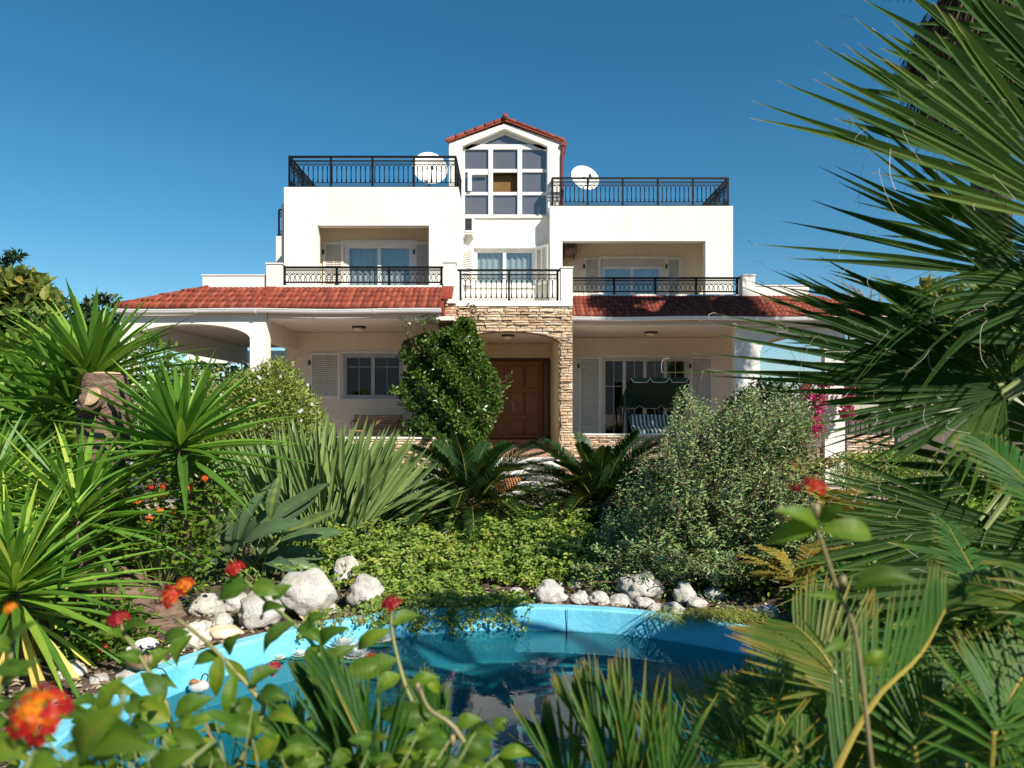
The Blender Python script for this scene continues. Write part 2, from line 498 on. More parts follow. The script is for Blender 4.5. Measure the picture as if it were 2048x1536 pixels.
M['soil'] = soilmat()
g = MB().add(gv, gf).build('ground', M['soil'], base=(0, 0, 0), smooth=True)
tag(g, kind='structure')
M['paving'] = surf('pale_paving', (0.40, 0.35, 0.30), (0.52, 0.47, 0.41), 1.6, 0.85, 30, 0.3)
M['kerb'] = surf('pink_kerb', (0.34, 0.23, 0.19), (0.44, 0.31, 0.26), 3, 0.85, 40, 0.3)
pv = MB(); pv.box(-14, 16, 10.75, 12.4, 0.0, 0.105); pv.box(-14, 16, 12.72, 15.9, 0.0, 0.105)
tag(pv.build('path', M['paving']), kind='structure')
tag(MB().box(-14, 16, 12.404, 12.716, 0.0, 0.112).build('path_border', M['kerb']), kind='structure')
hv, hf = [], []
for k in range(73):
    a = rad(170 + 200 * k / 72)
    h = 62 + 16 * math.sin(k * .21 + 1) + 10 * math.sin(k * .53) + 5 * math.sin(k * 1.3)
    for q, zz in ((330, -2), (400, h * .45), (470, h), (640, -2)):
        hv.append((q * math.cos(a), q * math.sin(a), zz))
for k in range(72):
    for j in range(3): hf.append((k * 4 + j, k * 4 + j + 1, (k + 1) * 4 + j + 1, (k + 1) * 4 + j))
M['hill'] = surf('hazy_wooded_hill', (0.035, 0.055, 0.075), (0.06, 0.085, 0.10), 0.02, 0.95, 60, 0.0)  # bluish distance haze mixed into the hill colour
tag(MB().add(hv, hf).build('hills', M['hill'], base=(0, 0, 0), smooth=True), kind='structure')

# ------------------------------------------------------------------ the house
YL, YR, YT = 17.2, 18.75, 19.2              # left block, right block, tower wall
YWL, YWR, YD = 17.6, 19.2, 19.5             # ground-floor walls left and right, door wall
YP = 16.06                                  # portico front
FL1 = 4.27                                  # first-floor level
FLOOR = 0.93
H = thing('house', 'large white two storey villa with red tiled eaves, stone porch and glazed gable', 'house', (0, 18, 0))

def holed(mb, x0, x1, z0, z1, y0, y1, holes):
    """a wall slab with rectangular openings and their reveals"""
    xs = sorted({x0, x1, *[h[0] for h in holes], *[h[1] for h in holes]}); zs = sorted({z0, z1, *[h[2] for h in holes], *[h[3] for h in holes]})
    def solid(i, j):
        if i < 0 or j < 0 or i >= len(xs) - 1 or j >= len(zs) - 1: return False
        cx, cz = (xs[i] + xs[i + 1]) / 2, (zs[j] + zs[j + 1]) / 2
        return not any(h[0] < cx < h[1] and h[2] < cz < h[3] for h in holes)
    for i in range(len(xs) - 1):
        for j in range(len(zs) - 1):
            if not solid(i, j): continue
            a, b, c, d = xs[i], xs[i + 1], zs[j], zs[j + 1]
            mb.add([(a, y0, c), (b, y0, c), (b, y0, d), (a, y0, d)], [(0, 1, 2, 3)])
            mb.add([(a, y1, c), (b, y1, c), (b, y1, d), (a, y1, d)], [(3, 2, 1, 0)])
            if not solid(i - 1, j): mb.add([(a, y0, c), (a, y0, d), (a, y1, d), (a, y1, c)], [(0, 1, 2, 3)])
            if not solid(i + 1, j): mb.add([(b, y0, c), (b, y0, d), (b, y1, d), (b, y1, c)], [(3, 2, 1, 0)])
            if not solid(i, j - 1): mb.add([(a, y0, c), (b, y0, c), (b, y1, c), (a, y1, c)], [(3, 2, 1, 0)])
            if not solid(i, j + 1): mb.add([(a, y0, d), (b, y0, d), (b, y1, d), (a, y1, d)], [(0, 1, 2, 3)])
def archz(x, ax0, ax1, zs, za):
    t = (x - (ax0 + ax1) / 2) / ((ax1 - ax0) / 2)
    return zs + (za - zs) * math.sqrt(max(0, 1 - t * t)) if abs(t) < 1 else None
def archwall(mb, x0, x1, z0, z1, y0, y1, ax0, ax1, zs, za, n=28):
    mb.box(x0, ax0, y0, y1, z0, z1); mb.box(ax1, x1, y0, y1, z0, z1)
    top, bot = [], []
    for i in range(n + 1):
        x = (ax0 + ax1) / 2 - math.cos(math.pi * i / n) * (ax1 - ax0) / 2
        t = (x - (ax0 + ax1) / 2) / ((ax1 - ax0) / 2)
        bot.append((x, zs + (za - zs) * math.sqrt(max(0, 1 - min(1, t * t)))))
        top.append((x, z1))
    for i in range(n):
        (a, b), (c, d) = bot[i], bot[i + 1]
        mb.add([(a, y0, b), (c, y0, d), (c, y0, z1), (a, y0, z1), (a, y1, b), (c, y1, d), (c, y1, z1), (a, y1, z1)],
               [(0, 1, 2, 3), (7, 6, 5, 4), (0, 4, 5, 1), (3, 2, 6, 7)])

def louvre_shutter(x0, x1, z0, z1, y, parent=H, hinge=None, ang=0, thick=0.04):
    """hinged shutter with tilted louvres; ang opens it out from the wall about x = hinge"""
    mb = MB()
    f = 0.065
    ymid = y - thick / 2
    mb.box(x0, x0 + f, y - thick, y, z0, z1); mb.box(x1 - f, x1, y - thick, y, z0, z1)
    for zz in (z0, z1 - f): mb.box(x0 + f, x1 - f, y - thick, y, zz, zz + f)
    n = max(6, int((z1 - z0 - 2 * f) / 0.048))
    zs = [z0 + f + (k + .5) * (z1 - z0 - 2 * f) / n for k in range(n)]
    for zz in zs:
        mb.obox(((x0 + x1) / 2, ymid, zz), (1, 0, 0), (0, .82, .57), (0, -.57, .82), (x1 - x0) / 2 - f + .002, .026, .005)
    mb.tube([((x0 + x1) / 2, y - thick - .008, z0 + f), ((x0 + x1) / 2, y - thick - .008, z1 - f)], .006, 4)
    if ang:
        ca, sa = math.cos(ang), math.sin(ang)
        mb.v = [(hinge + (p[0] - hinge) * ca - (p[1] - y) * sa, y + (p[0] - hinge) * sa + (p[1] - y) * ca, p[2]) for p in mb.v]
    o = mb.build('shutter', M['shutter'], parent)
    hb = MB()
    hx = x0 if hinge is None or hinge < (x0 + x1) / 2 else x1
    if not ang:
        for zz in (z0 + .25, z1 - .25): hb.box(hx - .03, hx + .03, y - thick - .02, y - thick - .002, zz - .06, zz + .06)
        hb.build('hinge', M['metal'], o)
    return o

def curtain(x0, x1, z0, z1, y, parent, mat='curtain', amp=.03, per=.16):
    mb = MB()
    n = max(8, int((x1 - x0) / .025))
    xs = [x0 + (x1 - x0) * i / n for i in range(n + 1)]
    ph = random.random() * 6
    top = [(x, y + amp * math.sin(x / per * 6.28 + ph) * (.6 + .4 * math.sin(x * 3)), z1) for x in xs]
    bot = [(x, y + 1.4 * amp * math.sin(x / per * 6.28 + ph + .3), z0) for x in xs]
    mb.add(top + bot, [(i, i + 1, n + 2 + i, n + 1 + i) for i in range(n)])
    return mb.build('curtain', M[mat], parent, smooth=True)

def window(x0, x1, z0, z1, y, cols, fmat='frame', glass='glass', drape='curtain', fr=.055, surround=None, bars=False, dgap=.1):
    """outer frame, one leaf per column, a pane in each leaf, curtain behind"""
    w0 = MB()
    w0.box(x0, x0 + fr, y - .06, y + .05, z0, z1); w0.box(x1 - fr, x1, y - .06, y + .05, z0, z1)
    w0.box(x0 + fr, x1 - fr, y - .06, y + .05, z1 - fr, z1); w0.box(x0 + fr, x1 - fr, y - .06, y + .05, z0, z0 + fr)
    ws = (x1 - x0 - 2 * fr) / cols
    panes = []
    for i in range(cols):
        a = x0 + fr + i * ws; b = a + ws
        s0 = .045
        w0.box(a, a + s0, y - .035, y + .03, z0 + fr, z1 - fr); w0.box(b - s0, b, y - .035, y + .03, z0 + fr, z1 - fr)
        w0.box(a + s0, b - s0, y - .035, y + .03, z1 - fr - s0, z1 - fr); w0.box(a + s0, b - s0, y - .035, y + .03, z0 + fr, z0 + fr + s0)
        if bars:
            w0.box((a + b) / 2 - .006, (a + b) / 2 + .006, y - .012, y + .006, z0 + fr + s0, z1 - fr - s0)
            zz = z0 + fr + s0 + (z1 - z0) * .62
            w0.box(a + s0, b - s0, y - .011, y + .005, zz - .006, zz + .006)
        panes.append((a + s0, b - s0, z0 + fr + s0, z1 - fr - s0))
    o = w0.build('window', M[fmat], H)
    for a, b, c, d in panes:
        MB().box(a, b, y + .008, y + .014, c, d).build('pane', M[glass], o)
    if drape: curtain(x0 + .02, x1 - .02, z0, z1, y + dgap, o, drape)
    return o

# --- shells (all parts named for what they are)
def wall(mb, mat='white', bevel=0, name='wall'): return mb.build(name, M[mat], H, bevel=bevel)
# left block: front with balcony opening, sides, roof, back
lx0, lx1 = X(568, YL), X(917, YL)
lz1 = Z(374, YL)
lo0, lo1, loz = X(635, YL), X(858, YL), Z(451, YL)
LB = 17.95
m = MB(); holed(m, lx0, lx1, 3.86, lz1, YL, YL + .24, [(lo0, lo1, FL1, loz)]); wall(m)
m = MB(); m.box(lx0, lx0 + .24, YL + .24, 25, 3.86, lz1 - .003); m.box(lx1 - .24, lx1, YL + .24, 25, 3.86, lz1 - .003)
m.box(lx0 + .24, lx1 - .24, YL + .24, 25, lz1 - .62, lz1 - .006); m.box(lx0 + .24, lx1 - .24, 24.8, 25, 3.86, lz1 - .63); wall(m)
wl0, wl1, wlt = X(690, LB), X(826, LB), Z(488, LB)
m = MB(); holed(m, lx0 + .24, lx1 - .24, FL1, lz1 - .62, LB, LB + .2, [(wl0, wl1, FL1 + .04, wlt)]); wall(m, 'cream')
MB().box(lx0 + .24, lx1 - .24, YL + .24, LB, FL1 - .1, FL1 - .004).build('balcony_floor', M['floor'], H)
window(wl0, wl1, FL1 + .04, wlt, LB + .07, 2)
louvre_shutter(X(647, LB), wl0 - .03, FL1 + .06, wlt + .04, LB)
louvre_shutter(wl1 + .03, X(862, LB), FL1 + .06, wlt + .04, LB)
m = MB(); m.box(wl0 - .1, wl1 + .1, LB - .03, LB, wlt, wlt + .09); m.build('window_lintel', M['frame'], H)
# right block with balcony opening to the front and to its right side
rx0, rx1 = X(1100, YR), X(1466, YR)
rz1 = Z(412, YR)
ro0, ro1, roz = X(1125, YR), X(1411, YR), Z(482, YR)
RB = 19.9
m = MB(); holed(m, rx0, rx1, 3.86, rz1, YR, YR + .24, [(ro0, ro1, FL1, roz)]); wall(m)
m = MB(); m.box(rx0, rx0 + .24, YR + .24, 25, 3.86, rz1 - .003)
m.box(rx1 - .24, rx1, YR + .24, YR + .32, 3.86, rz1 - .003); m.box(rx1 - .24, rx1, YR + .32, RB, 5.8, rz1 - .003); m.box(rx1 - .24, rx1, RB, 25, 3.86, rz1 - .003)
m.box(rx1 - .24, rx1, YR + .32, RB, 3.86, FL1)
m.box(rx0 + .24, rx1 - .24, YR + .24, 25, rz1 - .62, rz1 - .006); m.box(rx0 + .24, rx1 - .24, 24.8, 25, 3.86, rz1 - .63); wall(m)
wr0, wr1, wrt = X(1203, RB), X(1325, RB), Z(519, RB)
m = MB(); holed(m, rx0 + .24, rx1 - .24, FL1, rz1 - .62, RB, RB + .2, [(wr0, wr1, FL1 + .04, wrt)]); wall(m, 'cream')
MB().box(rx0 + .24, rx1 - .24, YR + .24, RB, FL1 - .1, FL1 - .004).build('balcony_floor', M['floor'], H)
rb = MB(); rb.box(wr0 + .01, wr1 - .01, RB + .01, RB + .12, wrt - .16, wrt - .005)
rb.box(wr0 + .01, wr1 - .01, RB - .01, RB + .009, wrt - .2, wrt - .16); rb.build('roller_box', M['beigeframe'], H)
window(wr0, wr1, FL1 + .04, wrt - .17, RB + .07, 2, bars=True)
louvre_shutter(X(1168, RB), wr0 - .03, FL1 + .06, wrt + .05, RB)
louvre_shutter(wr1 + .1, X(1362, RB), FL1 + .06, wrt + .05, RB)
m = MB(); m.box(wr0 - .06, wr1 + .1, RB - .03, RB, wrt, wrt + .09); m.build('window_lintel', M['frame'], H)
# tower and middle wall
tx0, tx1 = X(898, YT), X(1122, YT)
tze, tza = Z(285, YT), Z(247, YT)
tcx = (tx0 + tx1) / 2
g0, g1 = X(925, YT), X(1095, YT)
gz0, gzs, gza = Z(433, YT), Z(292, YT), Z(257, YT)
f0, f1, fz0, fz1 = X(947, YT), X(1071, YT), Z(572, YT), Z(497, YT)
m = MB()
holed(m, tx0, tx1, 3.86, gz0, YT, YT + .28, [(f0, f1, fz0, fz1)])
m.box(tx0, g0, YT, YT + .28, gz0, gzs); m.box(g1, tx1, YT, YT + .28, gz0, gzs)
outer = [(tx0, gzs), (tx0, tze), (tcx, tza), (tx1, tze), (tx1, gzs)]
inner = [(g0, gzs), (tcx, gza), (g1, gzs)]
for poly in ([outer[0], inner[0], inner[1], outer[2], outer[1]], [outer[4], outer[3], outer[2], inner[1], inner[2]]): m.prism(poly, YT, YT + .28)
wall(m)
m = MB(); m.box(tx0, tx0 + .24, YT + .28, 24, lz1 - .6, tze - .002); m.box(tx1 - .24, tx1, YT + .28, 24, lz1 - .6, tze - .002)
m.prism([(tx0, 3.9), (tx1, 3.9), (tx1, tze), (tcx, tza), (tx0, tze)], 24, 24.2); wall(m)
# gable roof of the tower with verge tiles
def tile_strip(mb, p0, p1, r, n):
    p0, p1 = Vector(p0), Vector(p1)
    d = (p1 - p0)
    for k in range(n):
        a = p0 + d * (k / n) - d.normalized() * .03; b = p0 + d * ((k + 1) / n)
        mb.tube([a, a + (b - a) * .12, b], [r * 1.18, r * 1.1, r * .86], 8, rnd=random.random())
m = MB()
for s_, xa in ((-1, tx0 - .03), (1, tx1 + .03)):
    ze = tze - .03
    m.add([(xa, YT - .06, ze + .02), (tcx, YT - .06, tza + .05), (tcx, 24.3, tza + .05), (xa, 24.3, ze + .02),
           (xa, YT - .06, ze + .09), (tcx, YT - .06, tza + .12), (tcx, 24.3, tza + .12), (xa, 24.3, ze + .09)],
          [(0, 1, 2, 3), (7, 6, 5, 4), (0, 4, 5, 1), (0, 3, 7, 4), (3, 2, 6, 7)])
tr = m.build('roof', M['tile'], H)
m = MB()
for xa in (tx0 - .06, tx1 + .06): tile_strip(m, (xa, YT - .03, tze + .05), (tcx, YT - .03, tza + .13), .05, 6)
tile_strip(m, (tcx, YT - .1, tza + .16), (tcx, 24.3, tza + .15), .065, 12)
m.build('ridge_tile', M['tile'], tr, smooth=True)
# glazed gable: frame, panes
YG = YT + .2
m = MB()
mull = [(930, 5), (981.5, 9), (1039, 9), (1093, 4)]
m.box(g0, X(930, YG), YG - .05, YG + .04, gz0, gzs)
m.box(X(1092, YG), g1, YG - .05, YG + .04, gz0, gzs)
for c_ in (981.5, 1039.5): m.box(X(c_ - 4.5, YG), X(c_ + 4.5, YG), YG - .07, YG + .05, gz0, Z(299, YG))
rows = [(300, 339), (345.5, 385), (391, 430)]
colsx = [(930, 977), (986, 1035), (1044, 1092)]
for a, b in colsx:
    for t_, bt in ((339, 345.5), (385, 391), (430, 434)): m.box(X(a, YG), X(b, YG), YG - .045, YG + .035, Z(bt, YG), Z(t_, YG))
m.box(X(930, YG), X(1092, YG), YG - .052, YG + .04, Z(300, YG), Z(290, YG))
zb = Z(290, YG)
def slope_z(x, off): 
    t = 1 - abs(x - tcx) / (g1 - tcx)
    return gzs + (gza - gzs) * t - off
for sg in (-1, 1):
    xe = tcx + sg * (g1 - tcx)
    m.prism([(xe, gzs), (tcx, gza), (tcx, gza - .09), (xe, gzs - .09)], YG - .052, YG + .04)
gw = m.build('gable_window', M['frame'], H)
for i, (a, b) in enumerate(colsx):
    for j, (t_, bt) in enumerate(rows):
        mid = i == 1 and j == 1
        MB().box(X(a, YG), X(b, YG), YG + .005 + (.15 if mid else 0), YG + .012 + (.15 if mid else 0), Z(bt, YG), Z(t_, YG)).build('pane', M['brownroom' if mid else 'filmglass'], gw)
m = MB(); m.prism([(g0 + .01, gzs - .088), (g1 - .01, gzs - .088), (tcx, gza - .088)], YG + .02, YG + .027); m.build('pane', M['filmglass'], gw)
op = MB(); op.box(X(936, YG), X(944, YG), YG - .12, YG - .09, Z(384, YG), Z(348, YG)); op.box(X(944, YG), X(976, YG), YG - .12, YG - .09, Z(352, YG), Z(347, YG))
op.build('open_sash', M['frame'], gw)
MB().box(g0 - .02, g1 + .02, YT - .05, YT + .16, gz0 - .045, gz0 + .004).build('window_sill', M['marble'], H)
# middle window with shutters standing open
window(f0, f1, fz0, fz1, YT + .1, 2, drape='curtain')
MB().box(f0 - .05, f1 + .05, YT - .05, YT + .04, fz0 - .05, fz0 - .003).build('window_sill', M['marble'], H)
m = MB(); m.box(f0 - .02, f1 + .02, YT - .04, YT, fz1 + .003, fz1 + .07); m.build('window_lintel', M['frame'], H)
louvre_shutter(f1 + .02, f1 + .5, fz0, fz1 + .03, YT - .02, hinge=f1 + .02, ang=-rad(48))
louvre_shutter(f0 - .5, f0 - .02, fz0, fz1 + .03, YT - .02, hinge=f0 - .02, ang=rad(35))
MB().box(X(925, YT) - .03, X(925, YT) + .03, YT - .07, YT - .01, FL1, Z(470, YT)).build('downpipe', M['pipe'], H)
m = MB(); m.tube([(tx1 + .02, YT - .02, Z(292, YT)), (tx1 + .05, YT - .02, Z(300, YT)), (tx1 + .03, YT - .02, Z(312, YT)), (tx1 + .03, YT - .02, rz1 - .05)], .045, 8)
m.box(tx1 + .0, tx1 + .16, YT - .1, 23, tze - .1, tze - .01); m.build('downpipe', M['redpipe'], H)
MB().tube([(lx0 - .05, YL + .1, 4.2), (lx0 - .05, YL + .1, Z(405, YL))], .04, 8).build('downpipe', M['pipe'], H)
# rear-left terrace wall
m = MB(); m.box(X(552, 21), lx0 - .002, 21, 21.2, 4.4, Z(472, 21)); wall(m)

# ground-floor walls
wgx0, wgx1, wgz0, wgz1 = X(685, YWL), X(806, YWL), Z(798, YWL), Z(707, YWL)
m = MB(); holed(m, X(570, YWL), -1.17, .2, 3.76, YWL, YWL + .25, [(wgx0, wgx1, wgz0, wgz1)]); wall(m, 'beige')
m = MB(); m.box(X(570, YWL), X(570, YWL) + .24, YWL + .25, 25, .2, 3.76); m.box(X(570, YWL) + .24, 6.14, 24.8, 25, .2, 3.76); m.box(5.9, 6.14, YWR + .25, 24.8, .2, 3.8)
wall(m, 'beige')
window(wgx0, wgx1, wgz0, wgz1, YWL + .06, 2, 'greyframe', 'darkglass', 'darkcurtain', bars=True)
MB().box(wgx0 - .06, wgx1 + .06, YWL - .05, YWL - .002, wgz0 - .05, wgz0).build('window_sill', M['marble'], H)
m = MB(); m.box(wgx0 - .06, wgx1 + .06, YWL - .025, YWL - .001, wgz1, wgz1 + .06); m.build('window_lintel', M['frame'], H)
louvre_shutter(X(620, YWL), wgx0 - .05, wgz0, wgz1 + .02, YWL)
louvre_shutter(wgx1 + .05, X(872, YWL), wgz0, wgz1 + .02, YWL)
wqx0, wqx1, wqz0, wqz1 = X(1204, YWR), X(1376, YWR), FLOOR + .03, Z(715, YWR)
m = MB(); holed(m, 1.47, 6.14, .2, 3.80, YWR, YWR + .25, [(wqx0, wqx1, wqz0, wqz1)]); wall(m, 'beige')
window(wqx0, wqx1, wqz0, wqz1, YWR + .06, 4, 'beigeframe', 'darkglass', 'darkcurtain', fr=.05, bars=True)
m = MB(); m.box(wqx0 - .08, wqx1 + .08, YWR - .03, YWR - .001, wqz1, wqz1 + .08); m.build('window_lintel', M['frame'], H)
louvre_shutter(X(1157, YWR), wqx0 - .03, wqz0, wqz1 + .02, YWR)
louvre_shutter(wqx1 + .05, X(1426, YWR), wqz0, wqz1 + .02, YWR)
# porch floors and slabs
m = MB(); m.box(-5.2, -1.18, 15.4, YWL, .1, FLOOR); m.box(1.47, 8.2, 16.9, YWR, .1, FLOOR); m.box(-1.55, 1.47, YP - .3, YD, .1, FLOOR - .004)
m.build('porch_floor', M['floor'], H)
m = MB(); m.box(-5.21, -1.17, 15.3, YWL + .25, 3.767, 3.85); m.box(-8.36, -5.215, 15.355, 22.2, 3.8, 3.85); m.box(-5.215, -5.0, YWL + .26, 22.2, 3.3, 3.84); m.box(1.47, 8.2, 16.8, YWR + .25, 3.81, 3.9)
m.box(-1.17, 1.165, YP + .3, YD, 3.66, 3.74)
m.build('porch_ceiling', M['ceiling'], H)
m = MB(); m.box(-5.5, -1.2, 15.9, 25, 3.86, FL1 - .11); m.box(1.12, 8.1, 17.45, 25, 3.905, FL1 - .11); m.box(-1.19, 1.1, YP + .1, 25, 3.86, FL1 - .01); wall(m, name='floor_slab')
# left arch wall, beam over the side opening, far beam
YA = 15.05
ax0, ax1 = X(265, YA), X(500, YA)
m = MB(); archwall(m, X(240, YA), X(532, YA), .1, 3.975, YA, YA + .3, ax0, ax1, Z(678, YA), Z(648, YA)); wall(m)
m = MB(); m.box(-5.44, -5.212, 15.355, YWL - .003, 3.34, 3.765); wall(m, 'beige')
m = MB(); m.box(-10.5, -5.2, 23.2, 23.4, 3.38, 3.79); m.box(-8.36, -8.14, 15.525, 22.2, 3.3, 3.79); wall(m)
# right arch wall (mirror)
m = MB(); archwall(m, X(1470, 16.8), X(1690, 16.8), .1, 3.80, 16.8, 17.0, X(1520, 16.8), X(1650, 16.8), Z(705, 16.8), Z(672, 16.8)); wall(m)
# portico: inner walls, back wall, door, steps
m = MB(); m.box(1.165, 1.458, YP + .29, YD, .2, 3.85); m.box(-1.46, -1.172, YP + .29, YD, .2, 3.85)
m.box(-1.168, -.72, YD, YD + .2, .2, 3.65); m.box(1.15, 1.3, YD + .001, YD + .2, .2, 3.65); m.box(-.72, 1.15, YD, YD + .2, Z(716, YD), 3.65); wall(m, 'cream')
D = MB()
dz0, dz1 = Z(878, YD), Z(717, YD)
dl, dm, dr, ds = -.70, X(1014, YD), X(1085, YD), X(1100, YD)
D.box(dl - .0, dl + .07, YD - .03, YD + .12, dz0, dz1); D.box(dr, dr + .05, YD - .03, YD + .12, dz0, dz1); D.box(ds - .05, ds, YD - .03, YD + .12, dz0, dz1)
D.box(dl + .07, dr, YD - .03, YD + .12, dz1 - .07, dz1); D.box(dr + .05, ds - .05, YD - .03, YD + .12, dz1 - .07, dz1)
door = D.build('door', M['darkwood'], H, bevel=.006)
for a, b in ((dl + .072, dm - .003), (dm + .003, dr - .002)):
    lf = MB()
    lf.box(a, b, YD + .02, YD + .07, dz0 + .02, dz1 - .072)
    nx = 2
    pw = (b - a - .16) / nx
    zz = [dz0 + .12, dz0 + .52, dz0 + .66, dz0 + 1.28, dz0 + 1.40, dz1 - .2]
    for i in range(nx):
        px0 = a + .07 + i * (pw + .02); px1 = px0 + pw - .0
        for j in range(3):
            lf.box(px0 + .01, px1 - .01, YD + .004, YD + .021, zz[2 * j], zz[2 * j + 1])
            lf.box(px0 + .045, px1 - .045, YD - .016, YD + .005, zz[2 * j] + .05, zz[2 * j + 1] - .05)
    leaf_o = lf.build('door_leaf', M['doorwood'], door, bevel=.006)
    ml = MB()
    for i in range(nx):
        px0 = a + .07 + i * (pw + .02) + .01; px1 = px0 + pw - .02
        for j in range(3):
            z0_, z1_ = zz[2 * j], zz[2 * j + 1]
            for (x0_, x1_, q0, q1) in ((px0 - .012, px0, z0_ - .012, z1_ + .012), (px1, px1 + .012, z0_ - .012, z1_ + .012), (px0, px1, z0_ - .012, z0_), (px0, px1, z1_, z1_ + .012)):
                ml.box(x0_, x1_, YD + .010, YD + .0195, q0, q1)
    ml.build('panel_groove_shade', M['darkwood'], door)  # dark strips put the shade of the panel grooves into colour
for hx in (X(1003, YD), X(1025.5, YD)):
    hz = (Z(800, YD) + Z(822, YD)) / 2
    MB().tube([(hx - .02, YD, hz + .16), (hx - .03, YD - .05, hz + .12), (hx + .02, YD - .06, hz), (hx + .02, YD - .05, hz - .1), (hx, YD, hz - .14)], .013, 8).build('handle', M['chrome'], door, smooth=True)
MB().box(dr + .05, ds - .05, YD + .05, YD + .056, dz0, dz1 - .07).build('sidelight', M['darkglass'], door)
MB().box(dl, ds, YD + .3, YD + .32, dz0, dz1).build('door_backing', M['black'], door)
MB().box(-1.16, 1.16, YD - .36, YD - .002, FLOOR - .002, dz0 - .002).build('door_step', M['floor'], H, bevel=.01)
m = MB()
for k in range(4): m.box(-1.55 + .0 * k, 1.12, YP - .32 - .34 * (k + 1), YP - .32 - .34 * k, .05, FLOOR - .16 * (k + 1) + (.0 if k else .02))
m.build('steps', M['marble'], H, bevel=.012)

# stone cladding: courses of split stones of uneven length and face
def stonework(mb, x0, x1, z0, z1, y, arch=None, side=None, dx=.0, depth=.05):
    z = z0
    while z < z1 - .01:
        h = min(random.choice((.035, .05, .055, .065, .08)), z1 - z)
        if z1 - z - h < .03: h = z1 - z
        x = x0 - random.random() * .12
        while x < x1:
            L = random.uniform(.12, .42)
            a, b = max(x, x0), min(x + L, x1)
            x += L
            if b - a < .02: continue
            d = random.uniform(.018, depth + .025)
            r = random.random()
            ztop = z + h - .004; zbot = z + .003
            n = max(1, int((b - a) / .035))
            xs = [a + .003 + (b - a - .006) * i / n for i in range(n + 1)]
            runs, cur = [], []
            for q in xs:
                zz = zbot
                if arch:
                    az = archz(q, *arch)
                    if az is not None: zz = max(zz, az)
                if zz < ztop - .006: cur.append((q, zz))
                elif cur: runs.append(cur); cur = []
            if cur: runs.append(cur)
            for run in runs:
                if len(run) < 2: continue
                j = lambda: random.uniform(-.004, .004)
                poly = [(p[0], p[1] + (j() if p[1] == zbot else 0)) for p in run] + [(run[-1][0], ztop + j()), ((run[0][0] + run[-1][0]) / 2, ztop + j()), (run[0][0], ztop + j())]
                k = len(poly)
                cx = sum(p[0] for p in poly) / k; cz = sum(p[1] for p in poly) / k
                vs = [(p[0], y, p[1]) for p in poly] + [(cx + (p[0] - cx) * .96, y - d * random.uniform(.55, 1), cz + (p[1] - cz) * .88) for p in poly] + [(cx, y - d * 1.1, cz)]
                fs = [(i, (i + 1) % k, (i + 1) % k + k, i + k) for i in range(k)] + [(i + k, (i + 1) % k + k, 2 * k) for i in range(k)]
                if side:   # turned onto a wall that runs in depth
                    vs = [side(p) for p in vs]
                mb.add(vs, fs, r)
        z += h
M['mortar'] = surf('pale_mortar', (0.16, 0.12, 0.09), (0.24, 0.19, 0.14), 6, 0.95, 40, 0.3)
pax0, pax1, pzs, pza = -1.17, 1.165, Z(688, YP), Z(663, YP)
m = MB(); archwall(m, -1.175, 1.458, .1, 4.175, YP, YP + .28, pax0, pax1, pzs, pza); m.box(-1.55, -1.177, YP - .25, YP + .28, .1, 4.2)
pw_ = m.build('portico', M['mortar'], H)
m = MB()
stonework(m, -1.13, 1.458, .1, 4.17, YP - .001, (pax0, pax1, pzs, pza))
stonework(m, -1.55, -1.18, .1, 4.24, YP - .251)
stonework(m, 0, .3, .1, 4.17, 0, side=lambda p: (-1.177 - p[1], YP - .25 + p[0], p[2]))
# stones lining the arch and the pillar's inner edge
stonework(m, 0, .28, .9, pzs, 0, side=lambda p: (1.165 + p[1] * .5, YP + .28 - p[0], p[2]), depth=.02)
m.build('stone_cladding', M['stone'], pw_)
m = MB(); m.box(-1.19, 1.458, YP - .06, YP + .6, 4.178, FL1 + .03); m.build('balcony_slab', M['white'], H)
for xa, xb, ya, yb, zt, zb_ in ((X(888, 15.9), X(912, 15.9), 15.72, 16.05, Z(526, 15.9), 4.2), (X(1121, 16.15), X(1144, 16.15), 16.0, 16.4, Z(536, 16.15), FL1 + .032),
                           (X(535, 15.8), X(566, 15.8), 15.72, 16.0, Z(527, 15.8), 4.5), (X(1481, 17.35), X(1506, 17.35), 17.2, 17.5, Z(551, 17.35), 4.5)):
    o = MB().box(xa, xb, ya, yb, zb_, zt - .03).build('balcony_post', M['white'], H)
    MB().box(xa - .02, xb + .02, ya - .02, yb + .02, zt - .03, zt).build('cap', M['marble'], o)
# parapets beyond the railings
for xa, xb, yy, zt in ((X(405, 15.8), X(535, 15.8) - .003, 15.8, Z(549, 15.8)), (X(1506, 17.35) + .003, X(1618, 17.35), 17.35, Z(570, 17.35))):
    o = MB().box(xa, xb, yy, yy + .2, 4.4, zt - .025).build('parapet', M['white'], H)
    MB().box(xa - .02, xb, yy - .02, yy + .22, zt - .025, zt).build('coping', M['marble'], o)
# white strip under the balcony railings
MB().box(X(566, 15.8), X(888, 15.8), 15.76, 16.1, 4.4, Z(571, 15.8)).build('balcony_kerb', M['white'], H); MB().box(X(1144, 17.3), X(1481, 17.3), 17.26, 17.6, 4.4, Z(589, 17.3)).build('balcony_kerb', M['white'], H)
m = MB(); m.box(lx0, -1.2, 16.1, YL - .003, 4.17, FL1 - .006); m.box(1.47, rx1 + .2, 17.6, YR - .003, 4.17, FL1 - .006); m.build('balcony_floor', M['floor'], H)

